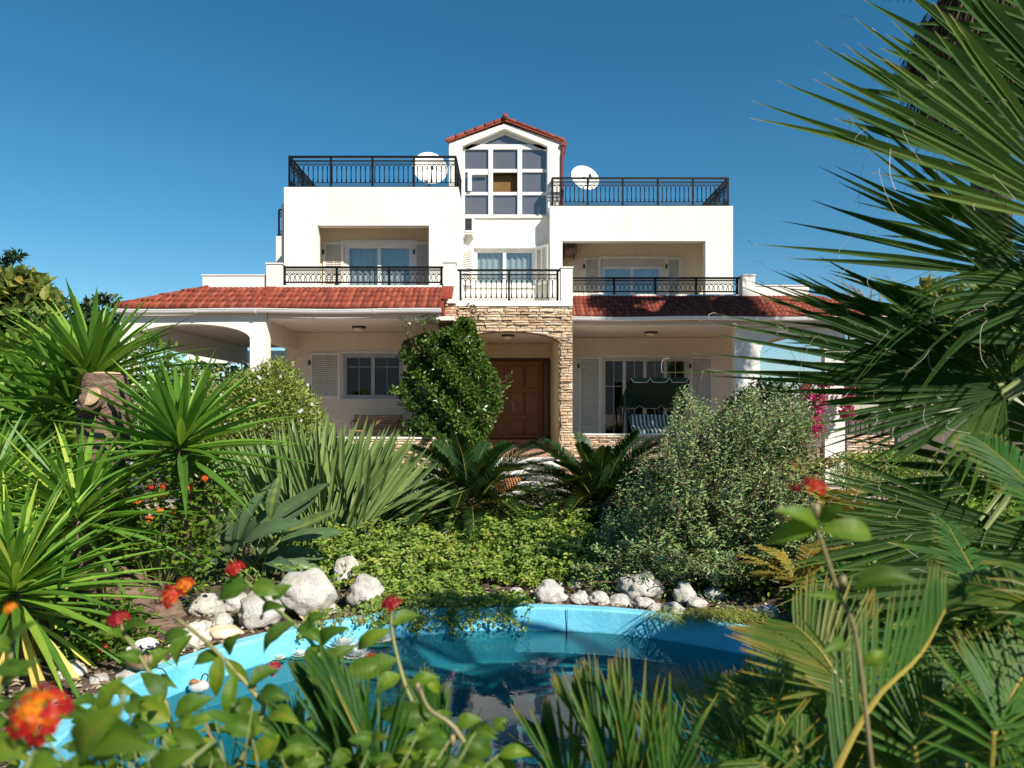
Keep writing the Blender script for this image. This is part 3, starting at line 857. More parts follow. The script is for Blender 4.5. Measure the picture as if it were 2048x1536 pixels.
# low stone-faced porch walls
for xa, xb, yy in ((-5.2, -1.56, 15.3), (1.49, 8.4, 16.8)):
    m = MB(); m.box(xa, xb, yy + .002, yy + .2, .52, 1.215)
    if yy > 16: m.v = []; m.f = []; m.r = []; m.box(xa, 6.0, yy + .002, yy + .2, .1, 1.24)
    lw = m.build('porch_wall', M['mortar'], H)
    m = MB()
    if yy > 16: stonework(m, xa, 5.95, .1, 1.24, yy)
    else: stonework(m, xa, xb, .52, 1.21, yy)
    m.build('stone_cladding', M['stone'], lw)
    MB().box(xa, xb if yy < 16 else 5.98, yy - .06, yy + .23, 1.24 if yy > 16 else 1.215, 1.275 if yy > 16 else 1.25).build('coping', M['marble'], lw)
lw = MB().box(8.0, 9.2, 16.802, 17.0, .1, 1.24).build('porch_wall', M['mortar'], H)
m = MB(); stonework(m, 8.0, 9.2, .1, 1.24, 16.8); m.build('stone_cladding', M['stone'], lw)
MB().box(-5.2, -1.56, 15.18, 15.3 - .01, .05, .5).build('plinth', M['white'], H)

# tiled eaves
def eave_tiles(xe0, xe1, xt0, xt1, ye, ze, yt, zt, rows, per, name='eave_roof', skew=0.0):
    """sloping tile courses; each course is a rippled sheet whose lower lip stands proud"""
    mb = MB()
    A = .034
    for r_ in range(rows):
        u0, u1 = r_ / rows, (r_ + 1) / rows          # 0 eave .. 1 top
        def pt(x, u, lift):
            return (x, ye + (yt - ye) * u, ze + (zt - ze) * u + lift)
        xa = max(xe0 + (xt0 - xe0) * u0, min(xe0, xt0)); xb = xe1 + (xt1 - xe1) * u0
        xa2 = xe0 + (xt0 - xe0) * u1; xb2 = xe1 + (xt1 - xe1) * u1
        n = max(4, int((xb - xa) / (per / 10)))
        lo, lip, hi = [], [], []
        for i in range(n + 1):
            q = i / n
            x = xa + (xb - xa) * q; x2 = min(max(x + skew * (u1 - u0), xa2), xb2)
            x2 = x + (xa2 - xa) * (1 - q) * .0
            x2 = min(max(x2, xa2), xb2)
            w_ = abs(math.sin(math.pi * x / per)) ** .8
            lo.append(pt(x, u0 - .05, .06 + A * 1.5 * w_)); lip.append(pt(x, u0 - .005, -.01)); hi.append(pt(x2, u1, .004 + A * .9 * w_))
        k = n + 1
        rr = []
        vs = lip + lo + hi
        fs = [(i, i + 1, k + i + 1, k + i) for i in range(n)] + [(k + i, k + i + 1, 2 * k + i + 1, 2 * k + i) for i in range(n)]
        base = len(mb.v)
        mb.add(vs, fs)
        vals = [.5 + .5 * math.sin(int(lo[i][0] / per) * 12.9898 * (r_ + 1.7)) for i in range(k)]
        mb.r[base:] = vals * 3
    return mb.build(name, M['tile'], H, smooth=True)
YE, ZE, YTP, ZTP = 14.98, 4.0, 15.74, Z(577, 15.76)
capx = X(533, 15.4)
eave_tiles(X(230, YE), X(508, YE), X(405, 15.76), X(536, 15.76), YE, ZE, YTP, ZTP, 4, .115)
eave_tiles(X(506, YE), X(880, YE), X(548, 15.76), X(888, 15.76), YE, ZE, YTP, ZTP, 4, .115)
YE2, ZE2, YTP2, ZTP2 = 16.45, 4.02, 17.25, Z(594, 17.28)
eave_tiles(X(1146, YE2), X(1785, YE2), X(1146, 17.28), X(1622, 17.28), YE2, ZE2, YTP2, ZTP2, 5, .105)
# roof deck below the tiles, soffit fascias
m = MB()
for xa, xb, ye, ze, yt, zt in ((X(240, YE), X(884, YE), YE, ZE, YTP, ZTP), (X(1147, YE2), X(1770, YE2), YE2, ZE2, YTP2, ZTP2)):
    dx0 = 1.55 if xa < -5 else 0; dx1 = 1.5 if xb > 5 else 0
    m.add([(xa, ye + .02, ze - .03), (xb, ye + .02, ze - .03), (xb - dx1, yt + .05, zt - .03), (xa + dx0, yt + .05, zt - .03), (xa, ye + .02, ze - .1), (xb, ye + .02, ze - .1), (xb - dx1, yt + .4, ze - .1), (xa + dx0, yt + .4, ze - .1)],
          [(0, 1, 2, 3), (4, 7, 6, 5), (0, 4, 5, 1), (1, 5, 6, 2), (3, 7, 4, 0), (2, 6, 7, 3)])
m.build('roof_deck', M['redcap'], H)
# red mortar bands: hip ribs, end band, top flashing
m = MB()
def band(a0, a1, b0, b1, t=.05):
    vs = [Vector(p) for p in (a0, a1, b1, b0)]
    MB().add([v + Vector((0, 0, t)) for v in vs] + vs, [(0, 1, 2, 3), (7, 6, 5, 4), (0, 4, 5, 1), (1, 5, 6, 2), (2, 6, 7, 3), (3, 7, 4, 0)]).build('ridge_band', M['redcap'], H, bevel=.01)
band(P(498, 617, YE - .03), P(524, 617, YE - .03), (X(533, 15.8), YTP + .04, ZTP + .02), (X(556, 15.8), YTP + .04, ZTP + .02), .06)
band((X(878, 15.3), 15.30, 4.22), (X(905, 15.4), 15.30, 4.22), (X(886, 15.75), YTP + .04, ZTP + .03), (X(908, 15.75), YTP + .04, ZTP + .03), .06)
band((X(1500, YE2), YE2 - .0, ZE2 + .0), (X(1530, YE2), YE2 - .0, ZE2 + .0), (X(1478, 17.2), YTP2, ZTP2), (X(1505, 17.2), YTP2, ZTP2), .045)
for xa, xb, yy, zz in ((X(536, 15.76), X(886, 15.76), YTP, ZTP + .015), (X(405, 15.76), X(534, 15.76), YTP, ZTP + .013), (X(1146, 17.28), X(1622, 17.28), YTP2, ZTP2 + .015)):
    MB().box(xa, xb, yy - .07, yy + .06, zz - .075, zz).build('flashing', M['redcap'], H, bevel=.01)
m = MB()
tile_strip(m, (X(405, 15.76) + .1, YTP + .05, ZTP + .0), (X(228, YE), YE + .02, ZE + .02), .075, 6)
m.build('hip_tile', M['tile'], H, smooth=True); m = MB()
tile_strip(m, (X(1622, 17.28) - .05, YTP2 + .05, ZTP2), (X(1786, YE2), YE2 + .02, ZE2 + .02), .075, 7)
m.build('hip_tile', M['tile'], H, smooth=True)
# side slopes behind the hips
m = MB()
m.add([(X(230, YE), YE, ZE - .02), (X(405, 15.76), YTP, ZTP - .02), (X(405, 15.76), 19.2, ZTP - .02), (X(230, YE), 20, ZE - .02)], [(0, 1, 2, 3)])
m.add([(X(1785, YE2), YE2, ZE2 - .02), (X(1622, 17.28), YTP2, ZTP2 - .02), (X(1622, 17.28), 20.5, ZTP2 - .02), (X(1785, YE2), 21, ZE2 - .02)], [(3, 2, 1, 0)])
m.build('side_roof', M['tile'], H)
# fascia beams
m = MB(); m.box(X(533.5, YA), X(880, 15.1), 15.1, 15.28, 3.765, 3.985); m.box(X(1146, 16.6), X(1760, 16.6), 16.6, 16.78, 3.81, 4.0); m.build('fascia', M['white'], H)
# gutters: half-round trough with joints
def gutter(xa, xb, y, zt):
    mb = MB()
    n = 9
    prof = [(.06 * math.cos(math.pi * k / (n - 1)), -.062 * math.sin(math.pi * k / (n - 1)) * 1.3) for k in range(n)]
    xs = np.linspace(xa, xb, 14)
    vs = []
    for i, x in enumerate(xs):
        sag = -.012 * math.sin(i * .9)
        for py_, pz_ in prof: vs.append((x, y + py_, zt + pz_ + sag))
    fs = [(i * n + k, i * n + k + 1, (i + 1) * n + k + 1, (i + 1) * n + k) for i in range(13) for k in range(n - 1)]
    fs += [tuple(range(n)), tuple(range(13 * n, 14 * n))]
    mb.add(vs, fs)
    mb.tube([(x, y - .06, zt - .012 * math.sin(i * .9)) for i, x in enumerate(xs)], .012, 6)
    o = mb.build('gutter', M['gutter'], H, smooth=False)
    for k in range(int((xb - xa) / 1.25)):
        x = xa + .5 + k * 1.25
        b = MB()
        vs = [(x + s_ * .02, y + py_ * 1.12, zt + pz_ * 1.1 - .006) for s_ in (-1, 1) for py_, pz_ in prof]
        b.add(vs, [(k2, k2 + 1, n + k2 + 1, n + k2) for k2 in range(n - 1)])
        b.build('joint', M['gutter'], o)
gutter(X(226, 14.9), X(882, 14.9), 14.9, Z(619, 14.9))
gutter(X(1141, 16.37), X(1790, 16.37), 16.37, Z(634.5, 16.37))
# ceiling lamps
for c in ((X(718, 16.4), 16.4, 3.767), (X(1302, 17.9), 17.9, 3.81), (X(1016, 17.2), 17.2, 3.66)):
    o = MB().lathe((c[0], c[1], c[2]), [(-.05, .15), (-.04, .16), (0, .16)], 20).build('ceiling_lamp', M['metal'], H, smooth=False)
    MB().lathe((c[0], c[1], c[2] - .05), [(-.07, .02), (-.06, .07), (-.03, .125), (0, .14)], 20).build('lamp_shade', M['opal'], o, smooth=True)

# railings
def railing(A, B, z0, h=.8, short=False, posts=3, endposts=(True, True), over=.0, sp=.1163):
    A, B = Vector((*A, z0)), Vector((*B, z0))
    d = (B - A); L = d.length; d.normalize()
    nrm_ = Vector((-d.y, d.x, 0)); up = Vector((0, 0, 1))
    mb = MB()
    def rail(za, zb, hy, a=0, b=0): mb.obox(A + d * ((L + b - a) / 2) + up * ((za + zb) / 2), d, nrm_, up, (L + a + b) / 2, hy, (zb - za) / 2)
    if short:
        zt, zs_, zl0, zl1, zb_ = .435, .37, .27, .345, .085
    else:
        zt, zs_, zl0, zl1, zb_ = h, h - .105, h - .205, h - .13, .045
    rail(zt - .045, zt, .03, over, over)
    rail(zs_ - .025, zs_, .016)
    rail(zl0 - .008, zl0, .01); rail(zb_ - .02, zb_ + .012, .016)
    if not short: rail(.15, .158, .01)
    n = max(2, int(round(L / sp)))
    s_ = L / n
    bw = .0095 if short else .0085
    for i in range(n):
        c = A + d * (s_ * (i + .5))
        a, b = c - d * s_ * .42, c + d * s_ * .42
        r_ = s_ * .42
        top = zl0 - .015 - r_
        low = zb_ + .01 if short else .158
        arc = [c - d * r_ * math.cos(math.pi * k / 6) + up * (top + r_ * math.sin(math.pi * k / 6)) for k in range(7)]
        pinch = .5
        if short:
            mb.tube([c - d * r_ * .55 + up * low] + [c - d * r_ * .8 + up * (low + (top - low) * .5)] + arc + [c + d * r_ * .8 + up * (low + (top - low) * .5)] + [c + d * r_ * .55 + up * low], bw, 4, False)
        else:
            mb.tube(arc, bw, 4, False)
        # lattice of little crossing hoops
        for zz0, zz1 in (((zl0, zl1),) if short else ((zl0, zl1), (.065, .15))):
            for q in range(2):
                x0_ = c - d * s_ * .5 + d * s_ * .5 * q
                x1_ = x0_ + d * s_ * .5
                mb.tube([x0_ + up * zz0, x1_ + up * zz1], .006, 3, False); mb.tube([x0_ + up * zz1, x1_ + up * zz0], .006, 3, False)
    if not short:
        for i in range(n + 1):
            c = A + d * (s_ * i)
            top = zl0 - .015 - s_ * .42
            mb.tube([c + up * .158, c + up * .175, c + up * .2, c + up * .225, c + up * .24, c + up * (top - .12), c + up * (top - .03), c + up * (top + .02)],
                    [.026, .022, .014, .022, .012, .011, .016, .012], 5, False)
    o = mb.build('railing', M['iron'], H)
    k = posts + 1
    for i in range(k + 1):
        if (i == 0 and not endposts[0]) or (i == k and not endposts[1]): continue
        c = A + d * (L * i / k)
        pb = MB(); pb.obox(c + up * (zt - .045) / 2, d, nrm_, up, .024, .024, (zt - .045) / 2); pb.obox(c + up * .02, d, nrm_, up, .04, .04, .02)
        pb.build('post', M['iron'], o)
    return o
yl = YL + .14
railing((X(579, yl), yl), (X(911, yl), yl), lz1, .8, posts=3, over=.02)
railing((X(579, yl), yl + .06), (X(579, yl), 21.5), lz1, .8, posts=3, endposts=(False, True))
railing((X(911, yl), yl + .06), (X(911, yl), 19.2), lz1, .8, posts=1, endposts=(False, True))
yr = YR + .14
railing((X(1105, yr), yr), (X(1456, yr), yr), rz1, .8, posts=4, over=.02)
railing((X(1456, yr), yr + .06), (X(1456, yr), 23), rz1, .8, posts=3, endposts=(False, True))
railing((X(1105, yr), yr + .06), (X(1105, yr), 19.38), rz1, .8, posts=0, endposts=(False, False))
railing((X(569, 15.85), 15.85), (X(883, 15.85), 15.85), Z(572, 15.85), short=True, posts=2, over=.06)
railing((X(1146, 17.4), 17.4), (X(1474, 17.4), 17.4), Z(590, 17.4), short=True, posts=3, over=.06, endposts=(False, True))
railing((X(921, 16.15), 16.15), (X(1115, 16.15), 16.15), Z(609, 16.15), .8, posts=1, over=.07)
railing((X(558, 21.05), 21.05), (lx0 - .1, 21.05), Z(472, 21.05), .8, posts=0)
railing((X(1655, 17.3), 17.3), (X(1740, 17.3), 17.3), 1.0, .8, posts=0)

# ------------------------------------------------------------------ pond
def pondmat():
    m, n, l, b, o = new_mat('blue_pool_paint')
    x = noise(n, l, 4, 6)
    r = ramp(n, [(0.11, 0.47, 0.68), (0.17, 0.57, 0.77)], [0.3, 0.6])
    l.new(x.outputs['Fac'], r.inputs[0])
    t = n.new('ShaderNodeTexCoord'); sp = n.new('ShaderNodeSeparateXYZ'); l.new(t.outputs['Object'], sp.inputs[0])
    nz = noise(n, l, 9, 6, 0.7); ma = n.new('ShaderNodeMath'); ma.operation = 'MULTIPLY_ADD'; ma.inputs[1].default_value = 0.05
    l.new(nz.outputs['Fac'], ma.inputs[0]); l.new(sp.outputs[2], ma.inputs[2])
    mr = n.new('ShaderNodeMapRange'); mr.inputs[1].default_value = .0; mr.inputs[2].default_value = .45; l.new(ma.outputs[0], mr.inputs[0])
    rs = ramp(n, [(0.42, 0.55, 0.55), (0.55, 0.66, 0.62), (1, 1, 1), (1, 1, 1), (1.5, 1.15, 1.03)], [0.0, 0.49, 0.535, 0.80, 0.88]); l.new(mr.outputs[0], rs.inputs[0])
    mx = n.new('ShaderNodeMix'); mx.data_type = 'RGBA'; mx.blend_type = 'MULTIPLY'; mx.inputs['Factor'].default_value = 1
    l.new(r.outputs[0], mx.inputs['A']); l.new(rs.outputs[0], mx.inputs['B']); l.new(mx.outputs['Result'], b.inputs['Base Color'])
    b.inputs['Roughness'].default_value = 0.55
    y = noise(n, l, 30, 6, 0.7); bump(n, l, y.outputs['Fac'], b, 0.5, 0.012)
    return m
M['pool'] = pondmat()
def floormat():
    m, n, l, b, o = new_mat('depth_shade_silt_floor')
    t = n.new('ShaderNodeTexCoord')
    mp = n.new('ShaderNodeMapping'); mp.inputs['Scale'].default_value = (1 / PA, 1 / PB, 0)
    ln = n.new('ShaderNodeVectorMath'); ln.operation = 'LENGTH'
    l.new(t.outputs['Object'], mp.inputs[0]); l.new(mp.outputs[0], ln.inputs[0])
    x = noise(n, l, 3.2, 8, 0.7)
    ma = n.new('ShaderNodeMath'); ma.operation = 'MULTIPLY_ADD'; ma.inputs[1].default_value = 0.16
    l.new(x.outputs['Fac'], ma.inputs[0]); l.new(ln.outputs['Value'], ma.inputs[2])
    r = ramp(n, [(0.008, 0.20, 0.26), (0.016, 0.25, 0.30), (0.07, 0.33, 0.42), (0.12, 0.42, 0.50)], [0.5, 0.955, 0.98, 1.0])  # light lost in deeper water painted as a darker centre; specks are silt
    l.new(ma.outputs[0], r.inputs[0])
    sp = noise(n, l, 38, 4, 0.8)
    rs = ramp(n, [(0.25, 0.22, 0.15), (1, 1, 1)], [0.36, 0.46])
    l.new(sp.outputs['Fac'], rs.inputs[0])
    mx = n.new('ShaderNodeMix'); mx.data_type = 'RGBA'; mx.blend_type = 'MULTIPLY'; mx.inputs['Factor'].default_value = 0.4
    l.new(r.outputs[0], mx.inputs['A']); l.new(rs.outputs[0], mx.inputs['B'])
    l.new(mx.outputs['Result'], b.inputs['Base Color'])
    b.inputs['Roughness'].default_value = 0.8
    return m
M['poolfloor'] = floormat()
wm, n_, l_, g_, fr_ = glassmat('pond_water', (0.36, 0.62, 0.64), 1.33, 0.01)
x_ = noise(n_, l_, 7, 3)
k_ = n_.new('ShaderNodeBump'); k_.inputs['Strength'].default_value = 0.012; k_.inputs['Distance'].default_value = 0.05
l_.new(x_.outputs['Fac'], k_.inputs['Height']); l_.new(k_.outputs[0], g_.inputs['Normal']); l_.new(k_.outputs[0], fr_.inputs['Normal'])
M['water'] = wm
POND = thing('garden_pond', 'oval sky blue painted concrete pond edged with white rocks', 'pond', (PC[0], PC[1], 0))
NE = 128
def ell(k, q, z): 
    a = 2 * math.pi * k / NE
    wob = 1 + .006 * math.sin(a * 5) + .004 * math.sin(a * 11 + 1)
    return (PC[0] + (PA * wob + q) * math.cos(a), PC[1] + (PB * wob + q) * math.sin(a), z)
prof = [(.11, .05), (.11, RIM - .02), (.095, RIM), (.012, RIM), (0, RIM - .012), (-.03, -.02)]
m = MB()
vs = [ell(k, q, z) for q, z in prof for k in range(NE)]
fs = [(i * NE + k, i * NE + (k + 1) % NE, (i + 1) * NE + (k + 1) % NE, (i + 1) * NE + k) for i in range(len(prof) - 1) for k in range(NE)]
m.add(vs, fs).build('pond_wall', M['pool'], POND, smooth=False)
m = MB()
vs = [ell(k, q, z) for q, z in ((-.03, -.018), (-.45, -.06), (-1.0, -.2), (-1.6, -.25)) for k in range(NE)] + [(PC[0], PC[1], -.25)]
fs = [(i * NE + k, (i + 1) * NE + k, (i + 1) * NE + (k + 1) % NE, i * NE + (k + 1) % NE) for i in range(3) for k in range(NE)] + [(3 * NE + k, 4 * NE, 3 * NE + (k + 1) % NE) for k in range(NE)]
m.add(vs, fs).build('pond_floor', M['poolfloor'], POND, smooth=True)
# a crack / joint line down the far wall
a_ = math.acos((X(1134, 5.15) - PC[0]) / PA)
jx, jy = PC[0] + PA * math.cos(a_), PC[1] + PB * math.sin(a_)
MB().tube([(jx + .003, jy - .012, RIM + .001), (jx, jy - .016, .1)], .0028, 4).build('joint', M['metal'], POND)
m = MB()
vs = [ell(k, -.006, WATER) for k in range(NE)]
m.add(vs, [tuple(range(NE))])
wt = m.build('water', M['water'], base=(0, 0, 0)); tag(wt, kind='structure')

# ------------------------------------------------------------------ leaf materials
M['yucca'] = leafmat('yucca_leaf', [(0.32, 0.24, 0.07), (0.34, 0.38, 0.06), (0.10, 0.18, 0.022), (0.045, 0.105, 0.014), (0.03, 0.075, 0.013)], 0.42, 0.36, (0.34, 0.48, 0.03), 0.35, [0, .12, .32, .6, 1], gain=2.45)
M['sword'] = leafmat('sword_leaf', [(0.28, 0.22, 0.12), (0.14, 0.17, 0.06), (0.085, 0.12, 0.04), (0.055, 0.09, 0.032)], 0.42, 0.15, (0.25, 0.35, 0.08), 0.45, [0, .1, .4, 1], gain=2.3)
M['paddle'] = leafmat('paddle_leaf', [(0.16, 0.18, 0.04), (0.055, 0.09, 0.04), (0.04, 0.075, 0.042)], 0.35, 0.15, (0.3, 0.4, 0.06), 0.5, [0, .3, 1], gain=1.9)
M['cycad'] = leafmat('cycad_leaf', [(0.30, 0.15, 0.06), (0.10, 0.12, 0.02), (0.028, 0.075, 0.018), (0.012, 0.045, 0.012)], 0.4, 0.12, (0.25, 0.36, 0.02), 0.3, [0, .12, .4, 1], gain=0.85)
M['cycadnear'] = leafmat('near_cycad_leaf', [(0.42, 0.20, 0.10), (0.28, 0.19, 0.03), (0.15, 0.17, 0.04), (0.05, 0.13, 0.02), (0.025, 0.085, 0.02)], 0.5, 0.38, (0.34, 0.50, 0.02), 0.2, [0, .12, .3, .6, 1], gain=1.15)
M['palm'] = leafmat('fan_palm_leaf', [(0.55, 0.44, 0.28), (0.22, 0.24, 0.06), (0.085, 0.15, 0.022), (0.042, 0.105, 0.018), (0.024, 0.07, 0.015)], 0.62, 0.24, (0.28, 0.42, 0.02), 0.10, [0, .1, .3, .6, 1], gain=0.78)
M['thread'] = surf('palm_thread', (0.42, 0.36, 0.27), (0.55, 0.48, 0.38), 9, 0.8, 60, 0)
M['palmtrunk'] = surf('palm_trunk_fibre', (0.035, 0.026, 0.02), (0.09, 0.07, 0.055), 14, 0.95, 50, 0.8)
M['dryleaf'] = leafmat('dry_palm_leaf', [(0.05, 0.032, 0.018), (0.10, 0.065, 0.035), (0.17, 0.12, 0.07)], 0.8, 0.1, (0.2, 0.15, 0.08), 0.2)
M['ivy'] = leafmat('ivy_leaf', [(0.20, 0.10, 0.05), (0.12, 0.17, 0.025), (0.055, 0.105, 0.014), (0.03, 0.065, 0.011)], 0.32, 0.18, (0.24, 0.36, 0.03), 0.55, [0, .06, .35, 1], gain=1.4)
M['jasmine'] = leafmat('jasmine_leaf', [(0.19, 0.17, 0.04), (0.14, 0.16, 0.032), (0.085, 0.12, 0.024), (0.045, 0.07, 0.018)], 0.5, 0.3, (0.32, 0.36, 0.04), 0.35, [0, .25, .6, 1], gain=2.3)
M['privet'] = leafmat('privet_leaf', [(0.22, 0.12, 0.05), (0.16, 0.18, 0.065), (0.09, 0.13, 0.05), (0.05, 0.085, 0.034)], 0.38, 0.15, (0.22, 0.32, 0.08), 0.5, [0, .07, .4, 1], gain=2.9)
M['cover'] = leafmat('trailing_leaf', [(0.28, 0.20, 0.06), (0.20, 0.23, 0.04), (0.11, 0.165, 0.03), (0.05, 0.095, 0.02)], 0.45, 0.3, (0.32, 0.42, 0.04), 0.4, [0, .12, .45, 1], gain=1.95)
M['lantana'] = leafmat('lantana_leaf', [(0.20, 0.20, 0.02), (0.11, 0.19, 0.016), (0.065, 0.13, 0.013), (0.035, 0.08, 0.011)], 0.5, 0.45, (0.36, 0.52, 0.02), 0.3, [0, .2, .55, 1], gain=1.3)
M['fig'] = leafmat('fig_leaf', [(0.26, 0.18, 0.05), (0.20, 0.22, 0.05), (0.10, 0.14, 0.035), (0.045, 0.08, 0.022)], 0.5, 0.3, (0.34, 0.38, 0.05), 0.35, [0, .15, .5, 1], gain=1.5)
M['green'] = leafmat('garden_leaf', [(0.13, 0.20, 0.022), (0.075, 0.13, 0.015), (0.035, 0.07, 0.010)], 0.45, 0.25, (0.28, 0.42, 0.04), 0.4, gain=1.9)
M['darkgreen'] = leafmat('dark_creeper_leaf', [(0.04, 0.07, 0.02), (0.02, 0.04, 0.014), (0.012, 0.028, 0.01)], 0.45, 0.15, (0.15, 0.25, 0.03), 0.4)
M['sumac'] = leafmat('yellowing_fern_leaf', [(0.42, 0.26, 0.06), (0.34, 0.28, 0.05), (0.20, 0.20, 0.04)], 0.5, 0.3, (0.45, 0.38, 0.05), 0.3, gain=0.85)
M['conifer'] = leafmat('conifer_needle', [(0.05, 0.10, 0.03), (0.025, 0.06, 0.02)], 0.6, 0.1, (0.15, 0.25, 0.03), 0.3)
M['petalred'] = leafmat('red_floret', [(0.70, 0.30, 0.01), (0.62, 0.13, 0.01), (0.42, 0.012, 0.012), (0.20, 0.008, 0.02)], 0.5, 0.3, (0.8, 0.1, 0.02), 0.3, [0, .3, .6, 1], vary=.1)
M['petalpink'] = leafmat('magenta_bract', [(0.62, 0.02, 0.22), (0.45, 0.01, 0.16)], 0.5, 0.4, (0.9, 0.03, 0.35), 0.3, vary=.1)
M['petalpurple'] = leafmat('purple_floret', [(0.42, 0.22, 0.50), (0.30, 0.13, 0.38)], 0.5, 0.3, (0.6, 0.3, 0.6), 0.3, vary=.1)
M['petalwhite'] = leafmat('white_petal', [(0.80, 0.80, 0.76), (0.74, 0.74, 0.70)], 0.5, 0.3, (0.85, 0.85, 0.8), 0.3, vary=.05)
M['stem'] = leafmat('green_stem', [(0.26, 0.20, 0.12), (0.20, 0.22, 0.07), (0.11, 0.17, 0.05)], 0.5, 0.0, (0.2, 0.3, 0.05), 0.4)
M['twig'] = surf('brown_twig', (0.10, 0.06, 0.04), (0.20, 0.13, 0.09), 12, 0.85, 60, 0.3)
M['greybranch'] = surf('grey_branch', (0.16, 0.13, 0.11), (0.30, 0.26, 0.22), 9, 0.85, 50, 0.3)
M['cutwood'] = surf('cut_wood', (0.40, 0.27, 0.15), (0.55, 0.42, 0.27), 14, 0.8, 60, 0.3)
M['cone'] = surf('orange_brown_cone', (0.20, 0.07, 0.025), (0.42, 0.20, 0.10), 30, 0.8, 60, 0.6)
M['rachis'] = leafmat('rachis', [(0.42, 0.25, 0.05), (0.30, 0.26, 0.05), (0.13, 0.17, 0.04)], 0.4, 0.0, (0.3, 0.3, 0.05), 0.5)
def barkmat():
    m, n, l, b, o = new_mat('yucca_bark')
    t = n.new('ShaderNodeTexCoord'); mp = n.new('ShaderNodeMapping'); mp.inputs['Scale'].default_value = (4, 4, 13)
    x = n.new('ShaderNodeTexNoise'); x.inputs['Scale'].default_value = 2.2; x.inputs['Detail'].default_value = 9; x.inputs['Roughness'].default_value = 0.72
    l.new(t.outputs['Object'], mp.inputs[0]); l.new(mp.outputs[0], x.inputs['Vector'])
    r = ramp(n, [(0.06, 0.038, 0.028), (0.24, 0.155, 0.115), (0.38, 0.27, 0.21)], [0.34, 0.47, 0.7])
    l.new(x.outputs['Fac'], r.inputs[0]); l.new(r.outputs[0], b.inputs['Base Color'])
    b.inputs['Roughness'].default_value = 0.95; b.inputs['Specular IOR Level'].default_value = 0.15
    bump(n, l, x.outputs['Fac'], b, 1.0, 0.05)
    return m
M['bark'] = barkmat()
def rockmat():
    m, n, l, b, o = new_mat('white_limestone')
    x = noise(n, l, 5, 8, 0.7)
    r = ramp(n, [(0.24, 0.20, 0.15), (0.60, 0.56, 0.50), (0.76, 0.74, 0.70)], [0.30, 0.41, 0.6])
    l.new(x.outputs['Fac'], r.inputs[0]); l.new(r.outputs[0], b.inputs['Base Color'])
    b.inputs['Roughness'].default_value = 0.9; b.inputs['Specular IOR Level'].default_value = 0.2
    y = noise(n, l, 16, 9, 0.75); bump(n, l, y.outputs['Fac'], b, 1.0, 0.05)
    return m
M['rock'] = rockmat()
M['rocktan'] = surf('ochre_stained_limestone', (0.60, 0.40, 0.20), (0.74, 0.66, 0.54), 9, 0.9, 30, 0.8)
M['rockpit'] = surf('pitted_limestone', (0.36, 0.31, 0.25), (0.70, 0.65, 0.57), 26, 0.95, 34, 1.0, pos=[0.38, 0.5])

# ------------------------------------------------------------------ rocks round the pond: (px, py centre, width px, height px, label, material)
from mathutils import noise as mnoise
def rock(px, py, wpx, hpx, label, mat='rock', zb=None, seed=None):
    zb = .27 if zb is None else zb
    Y = (EYE - zb) * F / (py + hpx * .42 - 823)
    c = P(px, py, Y)
    rx, rz = wpx / 2.0 * Y / F, hpx / 2.0 * Y / F
    ry = (rx + rz) / 2 * random.uniform(.85, 1.1)
    c.y += ry * .25
    me = bpy.data.meshes.new('rock')
    import bmesh
    bm = bmesh.new(); bmesh.ops.create_icosphere(bm, subdivisions=4, radius=1)
    sd = Vector((random.random() * 50, random.random() * 50, random.random() * 50))
    for v in bm.verts:
        d = v.co.normalized()
        q = .95 + .32 * mnoise.noise(d * 1.1 + sd) + .20 * mnoise.noise(d * 2.4 + sd) - .10 * abs(mnoise.noise(d * 4.5 + sd)) + .06 * mnoise.noise(d * 9 + sd)
        for ax in ((.8, .3, .5), (-.6, .5, .4), (.1, -.8, .55)):
            dd = d.dot(Vector(ax).normalized()); q -= max(0, dd * q - .86) * .7
        v.co = Vector((d.x * q * rx, d.y * q * ry, d.z * q * rz))
    for f in bm.faces: f.smooth = True
    bm.to_mesh(me); bm.free()
    o = bpy.data.objects.new('rock', me); COL.objects.link(o); me.materials.append(M[mat])
    o.location = c
    tag(o, label, 'rock', 'white rocks round the pond')
    return o
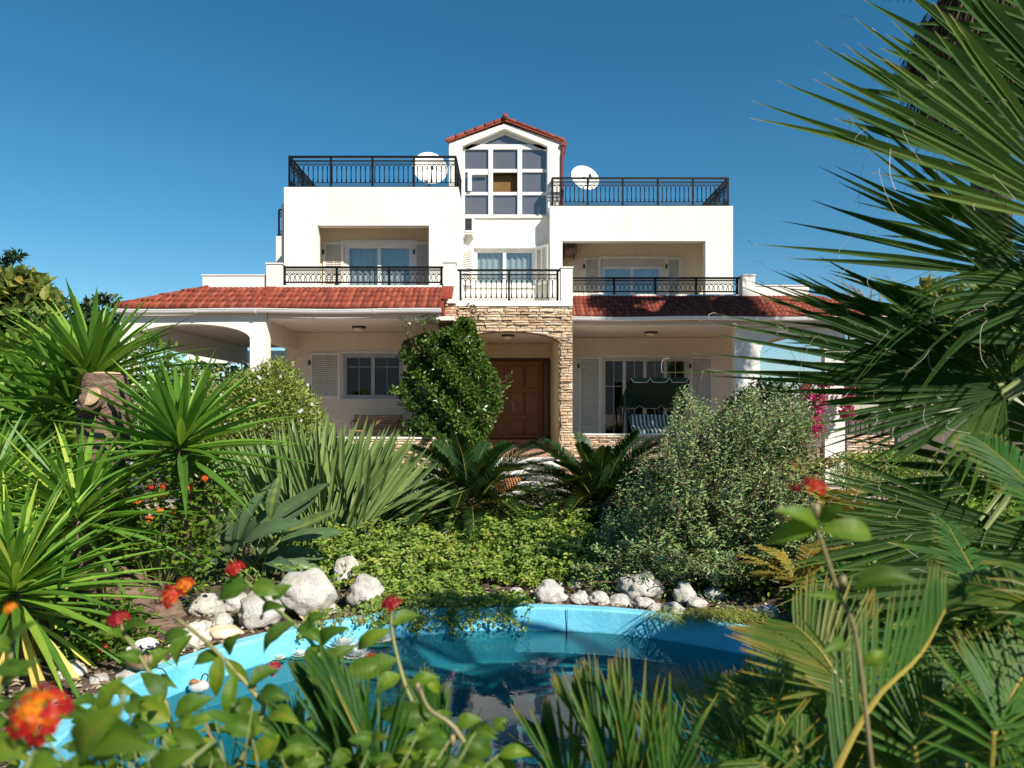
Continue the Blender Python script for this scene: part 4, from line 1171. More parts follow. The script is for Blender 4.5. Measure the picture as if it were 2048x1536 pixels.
ROCKS = [
 (610, 1192, 118, 100, 'largest boulder on the left bank, grey white with a twig across it'),
 (691, 1150, 62, 74, 'smooth upright egg shaped white rock above the pond rim'),
 (733, 1192, 82, 70, 'broad white rock half covered by trailing purple flowers'),
 (517, 1226, 100, 78, 'big cracked boulder with a dark crevice facing the pond'),
 (470, 1206, 62, 46, 'rounded white rock wedged behind the cracked boulder'),
 (409, 1217, 72, 58, 'white rock beside the bark of the yucca trunk'),
 (441, 1247, 48, 46, 'small round pebble between white rock and cracked boulder'),
 (410, 1256, 34, 30, 'small white pebble tucked under the white rock by the trunk'),
 (447, 1268, 72, 34, 'low ochre stained stone against the blue rim', 'rocktan'),
 (386, 1276, 70, 62, 'pitted grey stone leaning on the yucca trunk foot', 'rockpit'),
 (350, 1300, 36, 30, 'small pitted stone below the trunk foot', 'rockpit'),
 (302, 1338, 62, 36, 'flat speckled stone lying against the rim left of the trunk', 'rockpit'),
 (255, 1356, 50, 38, 'smooth white pebble at the left end of the rim'),
 (140, 1348, 60, 42, 'pale stone under the yellowing yucca leaves', 'rockpit'),
 (196, 1362, 40, 28, 'small grey stone between the yucca and the rim pebble'),
 (832, 1192, 40, 30, 'white stone peeping through the middle of the trailing plant'),
 (800, 1172, 26, 26, 'small pointed white stone within the trailing plant'),
 (655, 1218, 44, 26, 'low white stone between boulder and blue rim'),
 (1032, 1190, 36, 28, 'white stone at the right edge of the trailing plant'),
 (1013, 1160, 26, 34, 'narrow upright stone behind the trailing plant edge'),
 (1101, 1190, 70, 50, 'large rounded white rock by the joint in the blue wall'),
 (1140, 1152, 36, 40, 'tilted white rock below the pruned stumps'),
 (1152, 1172, 40, 30, 'white rock behind the two rim rocks, right of the joint'),
 (1120, 1172, 24, 24, 'small stone wedged behind the large rounded rock'),
 (1162, 1200, 46, 36, 'white rim rock just right of the joint'),
 (1200, 1201, 44, 38, 'bluish white rim rock beside the rim rock at the joint'),
 (1202, 1164, 46, 44, 'shaded round rock in the second row above the rim'),
 (1226, 1150, 62, 46, 'shaded grey rock under the big shrub, back row'),
 (1242, 1205, 56, 30, 'wide flat rim rock streaked with leaf shadow'),
 (1284, 1176, 92, 64, 'largest rock under the big shrub, dappled with shade'),
 (1288, 1208, 46, 26, 'wedge shaped rim rock below the dappled rock'),
 (1312, 1218, 34, 24, 'small knobbly rim rock near the grass tuft'),
 (1349, 1222, 40, 30, 'pale rim rock touching the grass tuft'),
 (1369, 1190, 46, 50, 'grey rock standing behind the grass tuft'),
 (1430, 1189, 46, 28, 'bright white slab under the shrub right of the grass tuft'),
 (1395, 1208, 40, 26, 'half hidden stone behind the grass tuft'),
 (1530, 1225, 60, 30, 'white rock glimpsed through the palm blades'),
]
for r_ in ROCKS: rock(*r_)
# loose gravel and bark between the rocks
f = FO()
n = 4200
a = U(n) * math.pi * 2; q = 1.08 + U(n) ** 1.5 * .42
px_, py_ = PC[0] + PA * q * np.cos(a), PC[1] + PB * q * np.sin(a)
f.leaves(np.stack([px_, py_, ground_z(px_, py_) + .012], 1), rdir(n) * [1, 1, .25], [0, 0, 1.0] + .4 * rdir(n), .02 + .035 * U(n), .02 + .02 * U(n), U(n), .3)
M['chips'] = leafmat('bark_chips', [(0.10, 0.06, 0.04), (0.24, 0.17, 0.11), (0.42, 0.37, 0.30)], 0.9, 0, (0, 0, 0), 0.2)
tag(f.build('gravel', M['chips']), kind='stuff')

# ------------------------------------------------------------------ plant builders
def tubes(paths, r, n=5, rnd=.5):
    m = MB()
    for p in paths:
        k = len(p)
        m.tube([tuple(q) for q in p], [r * (1 - .6 * i / (k - 1)) for i in range(k)], n, rnd=rnd)
    return m
UPV = np.array([0, 0, 1.0])

def rosette(f, c, axis, n, L, W, rmin=-.5, rmax=.98, droop=.12, young=.7, tone=.0, tilt=.35, low=.06, ns=6):
    """stiff pointed leaves radiating from a head"""
    axis = np.array(axis, float); axis /= np.linalg.norm(axis)
    e1 = np.cross(axis, [0, 1, 0.01]); e1 /= np.linalg.norm(e1); e2 = np.cross(axis, e1)
    k = np.arange(n); ph = k * 2.39996 + U(n) * .3
    el = rmin + (rmax - rmin) * ((k + .5) / n) ** .62                      # low leaves first
    sn = el; cs = np.sqrt(1 - np.clip(sn, -1, 1) ** 2)
    D = axis * sn[:, None] + (e1 * np.cos(ph)[:, None] + e2 * np.sin(ph)[:, None]) * cs[:, None]
    B = np.array(c) + axis * ((el - .4) * L * .13)[:, None] + D * .015
    N = axis - D * (D @ axis)[:, None] + .15 * rdir(n)
    ln = L * (.72 + .28 * np.sin(np.pi * np.clip((el - rmin) / (rmax - rmin), 0, 1) ** .7)) * (.88 + .24 * U(n))
    rn = np.clip(np.where(el < -.3, low + .3 * U(n), .32 + .5 * U(n) + .15 * (el < .4)) - tone, 0, 1)
    f.straps(B, D, N, ln, W * (.85 + .3 * U(n)), rn, np.where(el < .0, droop * 2.2, droop) * (.5 + U(n)), ns, .35, ((0, .12, .4, .75, 1), (.5, .65, 1, .55, .02)))

def frond(f, pts, ll, wd, n=44, up=(0, 0, 1), vee=.5, fwd=.55, base=.12, rnd=(.4, 1), droop=.12, rr=.006, tip=None, lmat=0, rmat=1, both=True, ns=3, tipstart=.8, jit=.06, sides=(-1, 1), shape=None):
    """a feather leaf: midrib along pts and two rows of leaflets"""
    c = spline(pts, n * 2)
    T = nrm(np.gradient(c, axis=0))
    m = MB(); k = 14
    idx = np.linspace(0, len(c) - 1, k).astype(int)
    m.tube([tuple(c[i]) for i in idx], [rr * (1 - .75 * i / (k - 1)) for i in range(k)], 5, rnd=.4)
    f.mb(m, rmat)
    s0 = int(base * len(c))
    ii = np.linspace(s0, len(c) - 1, n).astype(int)
    q = (ii - s0) / (len(c) - 1 - s0)
    Sd = nrm(np.cross(T[ii], np.array(up, float))); Nn = np.cross(Sd, T[ii])
    lens = ll * np.interp(q, *(shape or ((0, .12, .45, .8, 1), (.55, .9, 1, .75, .35))))
    fw = fwd * (1 + .9 * q)
    for sg in sides:
        D = Sd * sg + T[ii] * fw[:, None] + Nn * vee + jit * rdir(n)
        f.straps(c[ii], D, Nn + 0 * D, lens * (.92 + .16 * U(n)), wd, rnd[0] + (rnd[1] - rnd[0]) * U(n), droop, ns, .2, ((0, .2, .7, 1), (.6, 1, .9, .1)), lmat, tip, tipstart=tipstart)

def floret_head(f, c, Rr, nv, mat=0, n=20, up=.6, size=None, tone=None):
    """a domed cluster of small four-petalled flowers, older outer ones darker"""
    c, nv = np.array(c, float), np.array(nv, float); nv /= np.linalg.norm(nv)
    e1 = np.cross(nv, [.3, .2, .9]); e1 /= np.linalg.norm(e1); e2 = np.cross(nv, e1)
    k = np.arange(n); rr = np.sqrt((k + .3) / n); ph = k * 2.39996
    d = (e1 * np.cos(ph)[:, None] + e2 * np.sin(ph)[:, None]) * rr[:, None] + nv * (np.sqrt(1.05 - rr ** 2) * up)[:, None]
    B = c + d * Rr; Nn = nrm(d + nv * .3)
    sz = size or Rr * .40
    for j in range(4):
        t1 = nrm(np.cross(Nn, [.2, .5, .8])); t2 = np.cross(Nn, t1)
        an = j * math.pi / 2 + ph * .7
        D = t1 * np.cos(an)[:, None] + t2 * np.sin(an)[:, None] + Nn * .15
        base = np.clip(rr * .75 + .12 * R.normal(size=n), 0, 1) if tone is None else np.clip(tone + .15 * R.normal(size=n), 0, 1)
        f.leaves(B, D, Nn, sz, sz * .95, base, .1, mat)

def leafcloud(f, C, L, W, rnd, outward=None, upw=.5, mat=0, fold=.2, droop=.1):
    """leaves at points C, facing a mix of up, outwards and at random"""
    n = len(C)
    D = rdir(n); 
    if outward is not None: D = D * .9 + outward * .8
    D[:, 2] += .1
    N = rdir(n) * .8 + UPV * upw + (outward * .5 if outward is not None else 0)
    f.leaves(C, D, N, L * (.7 + .6 * U(n)), W * (.7 + .6 * U(n)), rnd, fold, mat, droop)

def blobpts(n, blobs, shell=.55):
    """points near the surfaces of a set of ellipsoids (cx,cy,cz,rx,ry,rz); returns points and outward directions"""
    b = np.array(blobs, float); vol = np.prod(b[:, 3:], axis=1) ** .67
    ix = R.choice(len(b), n, p=vol / vol.sum())
    d = rdir(n); rr = (shell + (1 - shell) * U(n)) * (1 + .12 * np.clip(R.normal(size=n), -1.5, 1))
    return b[ix, :3] + d * b[ix, 3:] * rr[:, None], d, ix
def polypts(n, top, y, z_bottom_px, dy=.3):
    xs = np.array([p[0] for p in top], float); ts = np.array([p[1] for p in top], float)
    px = xs.min() + (xs.max() - xs.min()) * U(n)
    pt = np.interp(px, xs, ts)
    pyv = pt + (z_bottom_px - pt) * U(n) ** 1.0
    Y = y + dy * R.normal(size=n)
    return np.stack([(px - 1016) * Y / F, Y, EYE + (823 - pyv) * Y / F], 1)

# ------------------------------------------------------------------ yuccas on the left bank
yt = thing('yucca_tree', 'old yucca with thick pruned bark trunk and two leafy crowns on the left', 'yucca', (-3.0, 5.3, .25))
m = MB()
def limb(mb, pts, rs, n=18, seed=0, cap=True):
    c = spline(pts, 26); r_ = np.interp(np.linspace(0, 1, 26), np.linspace(0, 1, len(rs)), rs)
    vs = []
    for i in range(26):
        t = c[min(i + 1, 25)] - c[max(i - 1, 0)]; t /= np.linalg.norm(t)
        a = np.cross(t, [0, 1, .02]); a /= np.linalg.norm(a); b = np.cross(a, t)
        for k in range(n):
            q = 2 * math.pi * k / n
            w_ = 1 + .16 * math.sin(q * 2 + i * .35 + seed) + .10 * math.sin(q * 5 + i * .6 + seed) + .05 * math.sin(i * 1.4 + q)
            vs.append(c[i] + (a * math.cos(q) + b * math.sin(q)) * r_[i] * w_)
    fs = [(i * n + k, i * n + (k + 1) % n, (i + 1) * n + (k + 1) % n, (i + 1) * n + k) for i in range(25) for k in range(n)]
    if cap: fs += [tuple(range(n - 1, -1, -1)), tuple(range(25 * n, 26 * n))]
    mb.add(vs, fs)
YK = 5.4
limb(m, [P(240, 1240, 5.1), P(232, 1120, 5.2), P(214, 980, 5.35), P(206, 860, YK), P(212, 748, YK)], [.30, .22, .16, .17, .13], seed=1)
tr_ = m.build('trunk', M['bark'], yt, smooth=True)
m = MB(); limb(m, [P(215, 830, YK), P(188, 810, YK - .12), P(183, 795, YK - .22)], [.13, .095, .085], seed=4, cap=True); m.build('pruned_branch', M['bark'], tr_, smooth=True)
m = MB(); m.lathe((0, 0, 0), [(-.005, .075), (.004, .07)], 18)
d_ = Vector((-.25, -.85, .45)).normalized(); qd = d_.to_track_quat('Z', 'Y')
m.v = [tuple(P(182, 793, YK - .235) + qd @ Vector(v)) for v in m.v]; m.build('cut_face', M['cutwood'], tr_)
m = MB(); m.lathe(tuple(P(214, 747, YK)), [(-.004, .10), (.008, .095)], 18); m.build('cut_face', M['cutwood'], tr_)
m = MB(); limb(m, [P(230, 1150, 5.25), P(205, 960, 5.5), P(175, 860, 5.7), P(176, 800, 5.75)], [.12, .09, .07, .06], seed=7); m.build('branch', M['bark'], yt, smooth=True)
for c, ax, n, L, W, rm in ((P(182, 758, 5.7), (.04, .0, 1), 64, 1.0, .064, -.05), (P(140, 805, 5.75), (-.42, .1, 1), 54, .9, .058, -.3), (P(95, 850, 5.8), (-.55, .1, .8), 50, .9, .058, -.4)):
    f = FO(); rosette(f, c, ax, n, L, W, rmin=rm); f.build('leaf_crown', M['yucca'], yt)
m = MB(); limb(m, [P(285, 1300, 4.75), P(262, 1230, 4.85), P(245, 1160, 5.0)], [.28, .24, .18], seed=2); limb(m, [P(345, 1255, 4.9), P(290, 1190, 5.05), P(250, 1120, 5.2)], [.14, .17, .16], seed=5)
m.build('root_flare', M['bark'], yt, smooth=True)
st = thing('tree_stump', 'sawn round stub with ringed cut face in front of the yucca trunk', 'stump', tuple(P(192, 1205, 4.6)))
m = MB(); limb(m, [P(205, 1240, 4.65), P(196, 1190, 4.6), P(190, 1148, 4.52)], [.085, .072, .066], seed=3); m.build('trunk', M['bark'], st, smooth=True)
m = MB(); m.lathe((0, 0, 0), [(-.004, .066), (.008, .062), (.002, .03), (.009, .012)], 20)
d_ = Vector((-.05, -.55, .83)).normalized(); qd = d_.to_track_quat('Z', 'Y'); m.v = [tuple(P(190, 1146, 4.515) + qd @ Vector(v)) for v in m.v]; m.build('cut_face', M['cutwood'], st)

def yucca(label, crown, foot, axis, n, L, W, extra=(), tone=0.0, rmin=-.5, sr=.05):
    t = thing('yucca', label, 'yucca', tuple(foot), 'yuccas on the left bank')
    m = MB(); limb(m, [foot, (Vector(foot) + Vector(crown)) / 2 + Vector((.03, 0, .02)), crown], [sr * 1.3, sr, sr * .8], seed=n); m.build('stem', M['bark'], t, smooth=True)
    f = FO(); rosette(f, crown, axis, n, L, W, tone=tone, rmin=rmin); f.build('leaf_crown', M['yucca'], t)
    for c, a, k, l2, w2 in extra:
        f = FO(); rosette(f, c, a, k, l2, w2, tone=tone, rmin=rmin); f.build('leaf_crown', M['yucca'], t)
    return t
yucca('tall dark green yucca fan spread before the white arch', P(362, 893, 5.0), P(368, 1090, 5.1), (.05, -.08, 1), 70, .92, .062, [(P(300, 925, 5.5), (-.2, .1, 1), 26, .62, .055)], rmin=-.3)
yucca('small light green yucca shoot right of the tall fan', P(405, 960, 5.2), P(408, 1060, 5.2), (.2, 0, 1), 22, .42, .042, tone=.12)
yucca('mid sized yucca rosette before the bark trunk', P(155, 1040, 4.6), P(165, 1200, 4.7), (.12, -.1, 1), 66, .86, .048, tone=.1, rmin=-.25)
yucca('bright yellowing yucca with drooping lower leaves in the left corner', P(30, 1185, 4.0), P(30, 1330, 4.1), (.05, -.15, 1), 120, .95, .046, tone=.2, rmin=-.85)
yucca('yucca rosette half cut by the left edge of the picture', P(-30, 1010, 4.6), P(-25, 1200, 4.7), (.1, -.1, 1), 60, .86, .05, tone=.12, rmin=-.25)
yucca('shaded yucca rosette low behind the bright yellow one', P(85, 1130, 4.75), P(95, 1240, 4.8), (.25, -.15, .9), 70, .8, .045, tone=.18, rmin=-.7)

# ------------------------------------------------------------------ sword-leaved clump and paddle-leaved plant
t = thing('sword_plant', 'grey green clump of upright sword shaped leaves before the porch', 'sword plant', tuple(P(640, 1090, 7)))
f = FO(); n = 230
bx = P(640, 1090, 7)
B = np.array(bx) + np.stack([.50 * (U(n) - .5) * 1.7, .5 * (U(n) - .5), 0 * U(n)], 1)
off = (B[:, 0] - bx[0]) / .45
D = np.stack([off * .62 + .20 * R.normal(size=n) + .06, .25 * R.normal(size=n) - .05, np.ones(n)], 1)
f.straps(B, D, np.stack([.3 * R.normal(size=n), -np.ones(n), .2 * U(n)], 1), (1.05 + .45 * U(n)) * (1 - .1 * np.abs(off)), .042 + .024 * U(n), np.clip(.2 + .7 * U(n), 0, 1), .03 + .1 * U(n), 6, .35, ((0, .3, .65, .85, 1), (.28, .45, 1, .65, .02)))
# the long low leaves on the right
n = 22
B = np.array(bx) + np.stack([.1 + .4 * U(n), .3 * (U(n) - .5), .1 * U(n)], 1)
D = np.stack([.9 + .3 * U(n), -.15 + .2 * R.normal(size=n), .55 + .45 * U(n)], 1)
f.straps(B, D, np.stack([-.5 * np.ones(n), -.6 * np.ones(n), np.ones(n)], 1), .95 + .3 * U(n), .055, .25 + .6 * U(n), .1, 6, .35, ((0, .3, .65, .85, 1), (.3, .5, 1, .65, .02)))
n = 14
B = np.array(bx) + np.stack([-.35 - .2 * U(n), .3 * (U(n) - .5), .05 * U(n)], 1)
D = np.stack([-.8 + .25 * U(n), .2 * R.normal(size=n), .95 + .3 * U(n)], 1)
f.straps(B, D, np.stack([.5 * np.ones(n), -.6 * np.ones(n), np.ones(n)], 1), 1.0 + .2 * U(n), .05, .05 + .5 * U(n), .08, 6, .35, ((0, .3, .65, .85, 1), (.3, .5, 1, .65, .02)))
f.build('leaves', M['sword'], t)
t = thing('paddle_plant', 'dark plant with broad paddle leaves below the sword shaped clump', 'leafy plant', tuple(P(520, 1160, 6.1)))
PD = [(430, 1140, 395, 960, .13), (455, 1130, 490, 935, .14), (470, 1120, 545, 965, .14), (480, 1110, 560, 1010, .13), (500, 1060, 660, 965, .15), (520, 1075, 630, 1000, .14), (560, 1070, 680, 1020, .12), (560, 1080, 690, 1065, .13), (500, 1110, 650, 1118, .15),
      (470, 1090, 395, 1020, .14), (420, 1090, 385, 1010, .12), (490, 1085, 610, 1045, .15), (440, 1060, 415, 985, .12), (470, 1040, 450, 955, .12), (540, 1040, 560, 950, .11), (580, 1120, 670, 1170, .12), (520, 1120, 600, 1150, .12), (400, 1060, 350, 1000, .12), (450, 1120, 380, 1090, .12), (420, 1110, 440, 1020, .12)]
f = FO(); m = MB()
for x0, y0, x1, y1, wd in PD:
    Y0 = 6.1 + random.uniform(-.25, .15)
    a, b = P(x0, y0, Y0), P(x1, y1, Y0 + random.uniform(-.25, .1))
    root = P(510 + random.uniform(-45, 45), 1190, 6.15)
    f.bigleaf(a, b, wd, (random.uniform(-.35, .35), -.75, .7), random.uniform(-.05, .12), random.uniform(.15, .6), random.uniform(.15, 1), nu=9, prof=((0, .15, .4, .7, .9, 1), (.1, .7, 1, .85, .45, 0)))
    m.tube([tuple(p) for p in spline([root, (root + a) / 2 + Vector((0, .03, .05)), a], 6)], .011, 5, rnd=.8)
f.build('leaves', M['paddle'], t, smooth=True); m.build('stalk', M['stem'], t, smooth=True)

# ------------------------------------------------------------------ jasmine mound, ivy column
t = thing('flowering_bush', 'rounded olive green bush dotted with tiny white flowers beside the arch', 'bush', (X(515, 9.6), 9.6, .1))
bl = [(X(520, 9.6), 9.6, Z(880, 9.6), .78, .7, .85), (X(570, 9.6), 9.5, Z(850, 9.6), .52, .55, .62), (X(455, 9.7), 9.7, Z(860, 9.6), .55, .6, .62), (X(555, 9.6), 9.6, Z(775, 9.6), .30, .35, .38), (X(420, 9.7), 9.7, Z(930, 9.6), .5, .5, .5), (X(620, 9.5), 9.5, Z(900, 9.5), .34, .4, .5), (X(500, 9.6), 9.7, Z(795, 9.6), .4, .4, .35)]
f = FO(); C, d, ix = blobpts(26000, bl, .80)
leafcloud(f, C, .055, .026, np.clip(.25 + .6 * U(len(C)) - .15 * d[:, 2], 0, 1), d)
f.build('foliage', M['jasmine'], t)
m = MB()
for k in range(70):
    b = bl[random.randrange(len(bl))]; dd = np.array([random.gauss(0, 1), random.gauss(-.3, 1), abs(random.gauss(.5, .8))]); dd /= np.linalg.norm(dd)
    p0 = np.array(b[:3]) + dd * np.array(b[3:]) * .9; p1 = p0 + dd * random.uniform(.12, .38) + np.array([random.uniform(-.1, .1), 0, random.uniform(-.05, .1)])
    m.tube([np.array([X(515, 9.6), 9.6, .3 + .9 * random.random()]), p0, (p0 + p1) / 2 + [0, 0, .03], p1], [.008, .004, .003, .002], 3)
m.build('twigs', M['twig'], t)
f = FO(); C, d, ix = blobpts(150, bl, .98)
C = C[d[:, 1] < .3]
for j in range(5):
    an = j * 2 * math.pi / 5
    D = np.stack([np.cos(an) * np.ones(len(C)), -.3 * np.ones(len(C)), np.sin(an) * np.ones(len(C))], 1)
    f.leaves(C + [0, -.03, 0], D, np.array([0, -1.0, .3]), .026, .02, U(len(C)), .1)
f.build('blossoms', M['petalwhite'], t)

t = thing('ivy', 'dense dark green creeper smothering the left stone pillar of the porch', 'creeper', (X(900, 15.6), 15.6, .1))
top = [(800, 760), (812, 700), (830, 690), (850, 668), (880, 672), (905, 664), (925, 640), (945, 680), (965, 690), (985, 735), (1000, 770), (1008, 800)]
f = FO()
sil = [(640, 922, 932), (655, 904, 944), (670, 850, 950), (690, 824, 960), (720, 810, 970), (760, 805, 992), (790, 808, 1000), (820, 812, 994), (850, 818, 980), (880, 822, 970), (910, 826, 960)]
n = 13000
pyv = 640 + 272 * U(n) ** .95; lo = np.interp(pyv, [s[0] for s in sil], [s[1] for s in sil]); hi = np.interp(pyv, [s[0] for s in sil], [s[2] for s in sil])
u = U(n); edge = np.minimum(u, 1 - u) * 2
wob = 14 * np.sin(pyv * .07) + 8 * np.sin(pyv * .19 + 1)
pxv = lo + wob * (u < .5) * (1 - edge) + (hi - lo) * u + 5 * R.normal(size=n)
bulge = np.sqrt(np.clip(edge, 0, 1)) * (.55 + .25 * np.sin(pxv * .09) * np.sin(pyv * .075) + .15 * np.sin(pxv * .21 + pyv * .17))
Y = 15.75 - bulge - .1 * U(n) + .25 * (U(n) ** 3)
C = np.stack([(pxv - 1016) * Y / F, Y, EYE + (823 - pyv) * Y / F], 1)
od = np.stack([(u - .5) * 1.4, -np.ones(n) * .8, .35 * np.ones(n)], 1)
leafcloud(f, C, .10, .064, np.clip(.2 + .75 * U(n), 0.05, 1), nrm(od), .5)
def sprig(f, pts, n, L, W, rnd=(.1, .9)):
    c = spline(pts, n); f.leaves(c + .04 * R.normal(size=(n, 3)), rdir(n) + [0, -.3, .2], rdir(n) + [0, -.6, .6], L, W, rnd[0] + (rnd[1] - rnd[0]) * U(n), .2)
    return c
vines = [[P(838, 720, 15.3), P(815, 665, 15.1), P(800, 632, 14.98)], [P(838, 700, 15.3), P(820, 650, 15.0), P(850, 634, 14.95)], [P(850, 690, 15.2), P(868, 650, 15.1), P(845, 636, 14.95)], [P(860, 680, 15.3), P(850, 648, 15.0), P(872, 632, 15.0)],
         [P(940, 660, 15.7), P(952, 620, 15.98), P(938, 608, 15.98)], [P(945, 655, 15.8), P(956, 640, 15.98), P(950, 610, 15.98)], [P(985, 770, 15.3), P(1010, 762, 15.2), P(1022, 748, 15.2)], [P(985, 800, 15.3), P(1010, 775, 15.2), P(1020, 770, 15.15)], [P(960, 840, 15.3), P(978, 838, 15.2), P(984, 835, 15.15)]]
cs = []
for i, v in enumerate(vines): cs.append(sprig(f, v, 26 if i < 4 else 14, .07, .045, (0, .7)))
f.build('foliage', M['ivy'], t)
tubes(cs, .008).build('stems', M['twig'], t)

# ------------------------------------------------------------------ sago cycads by the path
def cycad(label, c, n, L, ll, cones, seedlean=(0, 0), els=(-.2, 1.25)):
    t = thing('sago_cycad', label, 'cycad', (c[0], c[1], float(ground_z(c[0], c[1]))), 'cycads beside the path')
    m = MB(); m.lathe((c[0], c[1], 0), [(float(ground_z(c[0], c[1])) - .1, .16), (c[2] - .1, .17), (c[2] + .02, .13), (c[2] + .1, .05)], 16); m.build('trunk', M['bark'], t)
    for k in range(n):
        a = k * 2.39996 + random.uniform(-.2, .2); e = els[0] + (els[1] - els[0]) * ((k + .5) / n) ** .9
        h = Vector((math.cos(a) + seedlean[0], math.sin(a) + seedlean[1], 0)).normalized()
        l2 = L * random.uniform(.85, 1.1)
        p0 = Vector(c) + h * .05
        d0 = h * math.cos(e) + Vector((0, 0, math.sin(e)))
        p1 = p0 + d0 * l2 * .5
        p2 = p0 + d0 * l2 * .92 + h * .08 * l2 - Vector((0, 0, .20 * l2 * math.cos(e) + .02))
        f = FO(); up = Vector((0, 0, 1)) - d0 * d0.z
        frond(f, [p0, p1, p2], ll, .0135, 60, tuple(up + Vector((0, 0, .05))), .55, .7, .14, (.3, 1), .06, .008, tip=None)
        f.build('frond', [M['cycad'], M['rachis']], t)
    for a, b, r_ in cones:
        m = MB(); q = (Vector(b) - Vector(a)); L_ = q.length; qq = q.to_track_quat('Z', 'Y')
        mm = MB(); mm.lathe((0, 0, 0), [(0, r_ * .6), (L_ * .15, r_), (L_ * .5, r_ * 1.02), (L_ * .85, r_ * .7), (L_, r_ * .15)], 12)
        for i in range(10):
            for j in range(9):
                an = j * 2 * math.pi / 9 + i * .35; zz = L_ * (.06 + .86 * i / 9); rr = r_ * np.interp(zz / L_, (0, .15, .5, .85, 1), (.6, 1, 1.02, .7, .2))
                mm.lathe((rr * math.cos(an), rr * math.sin(an), zz), [(-.012, .004), (0, .016), (.012, .004)], 5, rnd=random.random())
        m.add([tuple(Vector(a) + qq @ Vector(v)) for v in mm.v], mm.f); m.build('seed_cone', M['cone'], t)
cycad('larger dark cycad left of the steps with one slanting cone', tuple(P(940, 1008, 7.7)), 72, 1.16, .18, [(P(990, 976, 7.2), P(1042, 958, 7.2), .042)], els=(-.45, 1.0))
cycad('cycad right of the steps with a stout brown cone', tuple(P(1195, 1008, 7.8)), 66, 1.12, .175, [(P(1205, 1024, 7.2), P(1240, 988, 7.2), .05)], els=(-.4, 1.05))

# ------------------------------------------------------------------ big grey-green shrub on the right bank
def shootbush(name, label, cat, top, ybase, yc, dy, nshoot, mat, L, W, per, basepx, stemmat='twig', tone=0., group=None, low=None, smin=.25, smax=.7, extra=0):
    xs = np.array([p[0] for p in top], float); tp = np.array([p[1] for p in top], float); lw = np.array([(p[2] if len(p) > 2 else ybase) for p in top], float)
    c0 = P(basepx[0], basepx[1], yc)
    t = thing(name, label, cat, (c0[0], yc, float(ground_z(c0[0], yc))), group)
    f = FO(); paths = []
    for k in range(nshoot):
        px = random.uniform(xs.min(), xs.max()); a = np.interp(px, xs, tp); b = np.interp(px, xs, lw)
        v = random.random() ** 1.35
        py = a + (b - a) * v
        Y = yc + random.gauss(0, dy) - dy * 1.1 * math.sin(v * math.pi)
        e = P(px, py, Y)
        r0 = Vector((c0[0] + (e.x - c0[0]) * .45 + random.gauss(0, .1), yc + (Y - yc) * .5, float(ground_z(c0[0], yc)) + .05))
        ln = random.uniform(smin, smax)
        mid = e - Vector(((e.x - r0.x) * .25, (e.y - r0.y) * .25, min(ln, max(.1, e.z - r0.z) * .8)))
        mid.x += random.gauss(0, .13); mid.y += random.gauss(0, .1)
        pth = spline([mid, (mid + e) / 2 + Vector((random.gauss(0, .05), random.gauss(0, .04), 0)), e], per)
        paths.append(spline([r0, mid, e], 7) if k % 9 == 0 else pth[::max(1, per // 5)])
        n = per
        ph = np.arange(n) * 2.4 + random.random() * 6
        D = np.stack([np.cos(ph), np.sin(ph), .55 + .3 * R.normal(size=n)], 1)
        N = np.stack([-.4 * np.cos(ph), -.4 * np.sin(ph) - .2, np.ones(n)], 1) + .35 * rdir(n)
        sz = (1 - .45 * np.linspace(0, 1, n))
        f.leaves(pth + .015 * R.normal(size=(n, 3)), D, N, L * sz * (.8 + .4 * U(n)), W * sz * (.8 + .4 * U(n)), np.clip(.15 + .75 * U(n) + tone, 0, 1), .2)
    f.build('foliage', M[mat], t)
    tubes(paths, .007, 4).build('stems', M[stemmat], t)
    return t
TOPR = [(1178, 1085, 1150), (1215, 1010, 1170), (1245, 950, 1200), (1290, 905, 1205), (1330, 880, 1200), (1352, 790, 1205), (1372, 765, 1210), (1400, 790, 1210), (1425, 800, 1210), (1450, 800, 1205), (1475, 790, 1200), (1500, 770, 1200), (1540, 778, 1195), (1575, 772, 1190), (1605, 790, 1180), (1630, 850, 1170), (1655, 930, 1150), (1640, 1010, 1120)]
TOPR.sort()
shootbush('shrub', 'low grey green shrub spreading over the rocks in front of the large shrub', 'shrub', [(1165, 1130, 1165), (1210, 1090, 1180), (1270, 1080, 1200), (1340, 1085, 1205), (1420, 1100, 1212), (1500, 1090, 1215), (1580, 1100, 1215), (1650, 1080, 1200)], 1205, 6.1, .16, 330, 'privet', .046, .022, 34, (1420, 1165), smin=.15, smax=.4)
shootbush('shrub', 'large grey green small leaved shrub with upright reddish shoots on the right bank', 'shrub', TOPR, 1200, 7.1, .42, 1000, 'privet', .060, .028, 44, (1420, 1120))
t = thing('creeper_column', 'dark creeper mass rising behind the grey green shrub against the arch', 'creeper', (X(1500, 14), 14, .06))
bl = [(X(1490, 14), 14, Z(860, 14), .55, .4, .75), (X(1560, 14), 14, Z(840, 14), .6, .4, .8), (X(1525, 14), 14, Z(815, 14), .6, .4, .55), (X(1525, 14), 14, Z(930, 14), 1.0, .5, .7)]
f = FO(); C, d, ix = blobpts(6500, bl, .75); leafcloud(f, C, .075, .05, U(len(C)), d); f.build('foliage', M['darkgreen'], t)
tubes([spline([(X(1500, 14), 14, .06), P(1510, 900, 14), P(1490, 830, 14)], 6), spline([(X(1540, 14), 14, .06), P(1560, 900, 14), P(1550, 800, 14)], 6)], .03).build('stems', M['twig'], t)
t = thing('bougainvillea', 'bougainvillea with magenta bracts around the white right pillar', 'bougainvillea', (X(1660, 16.4), 16.4, .06))
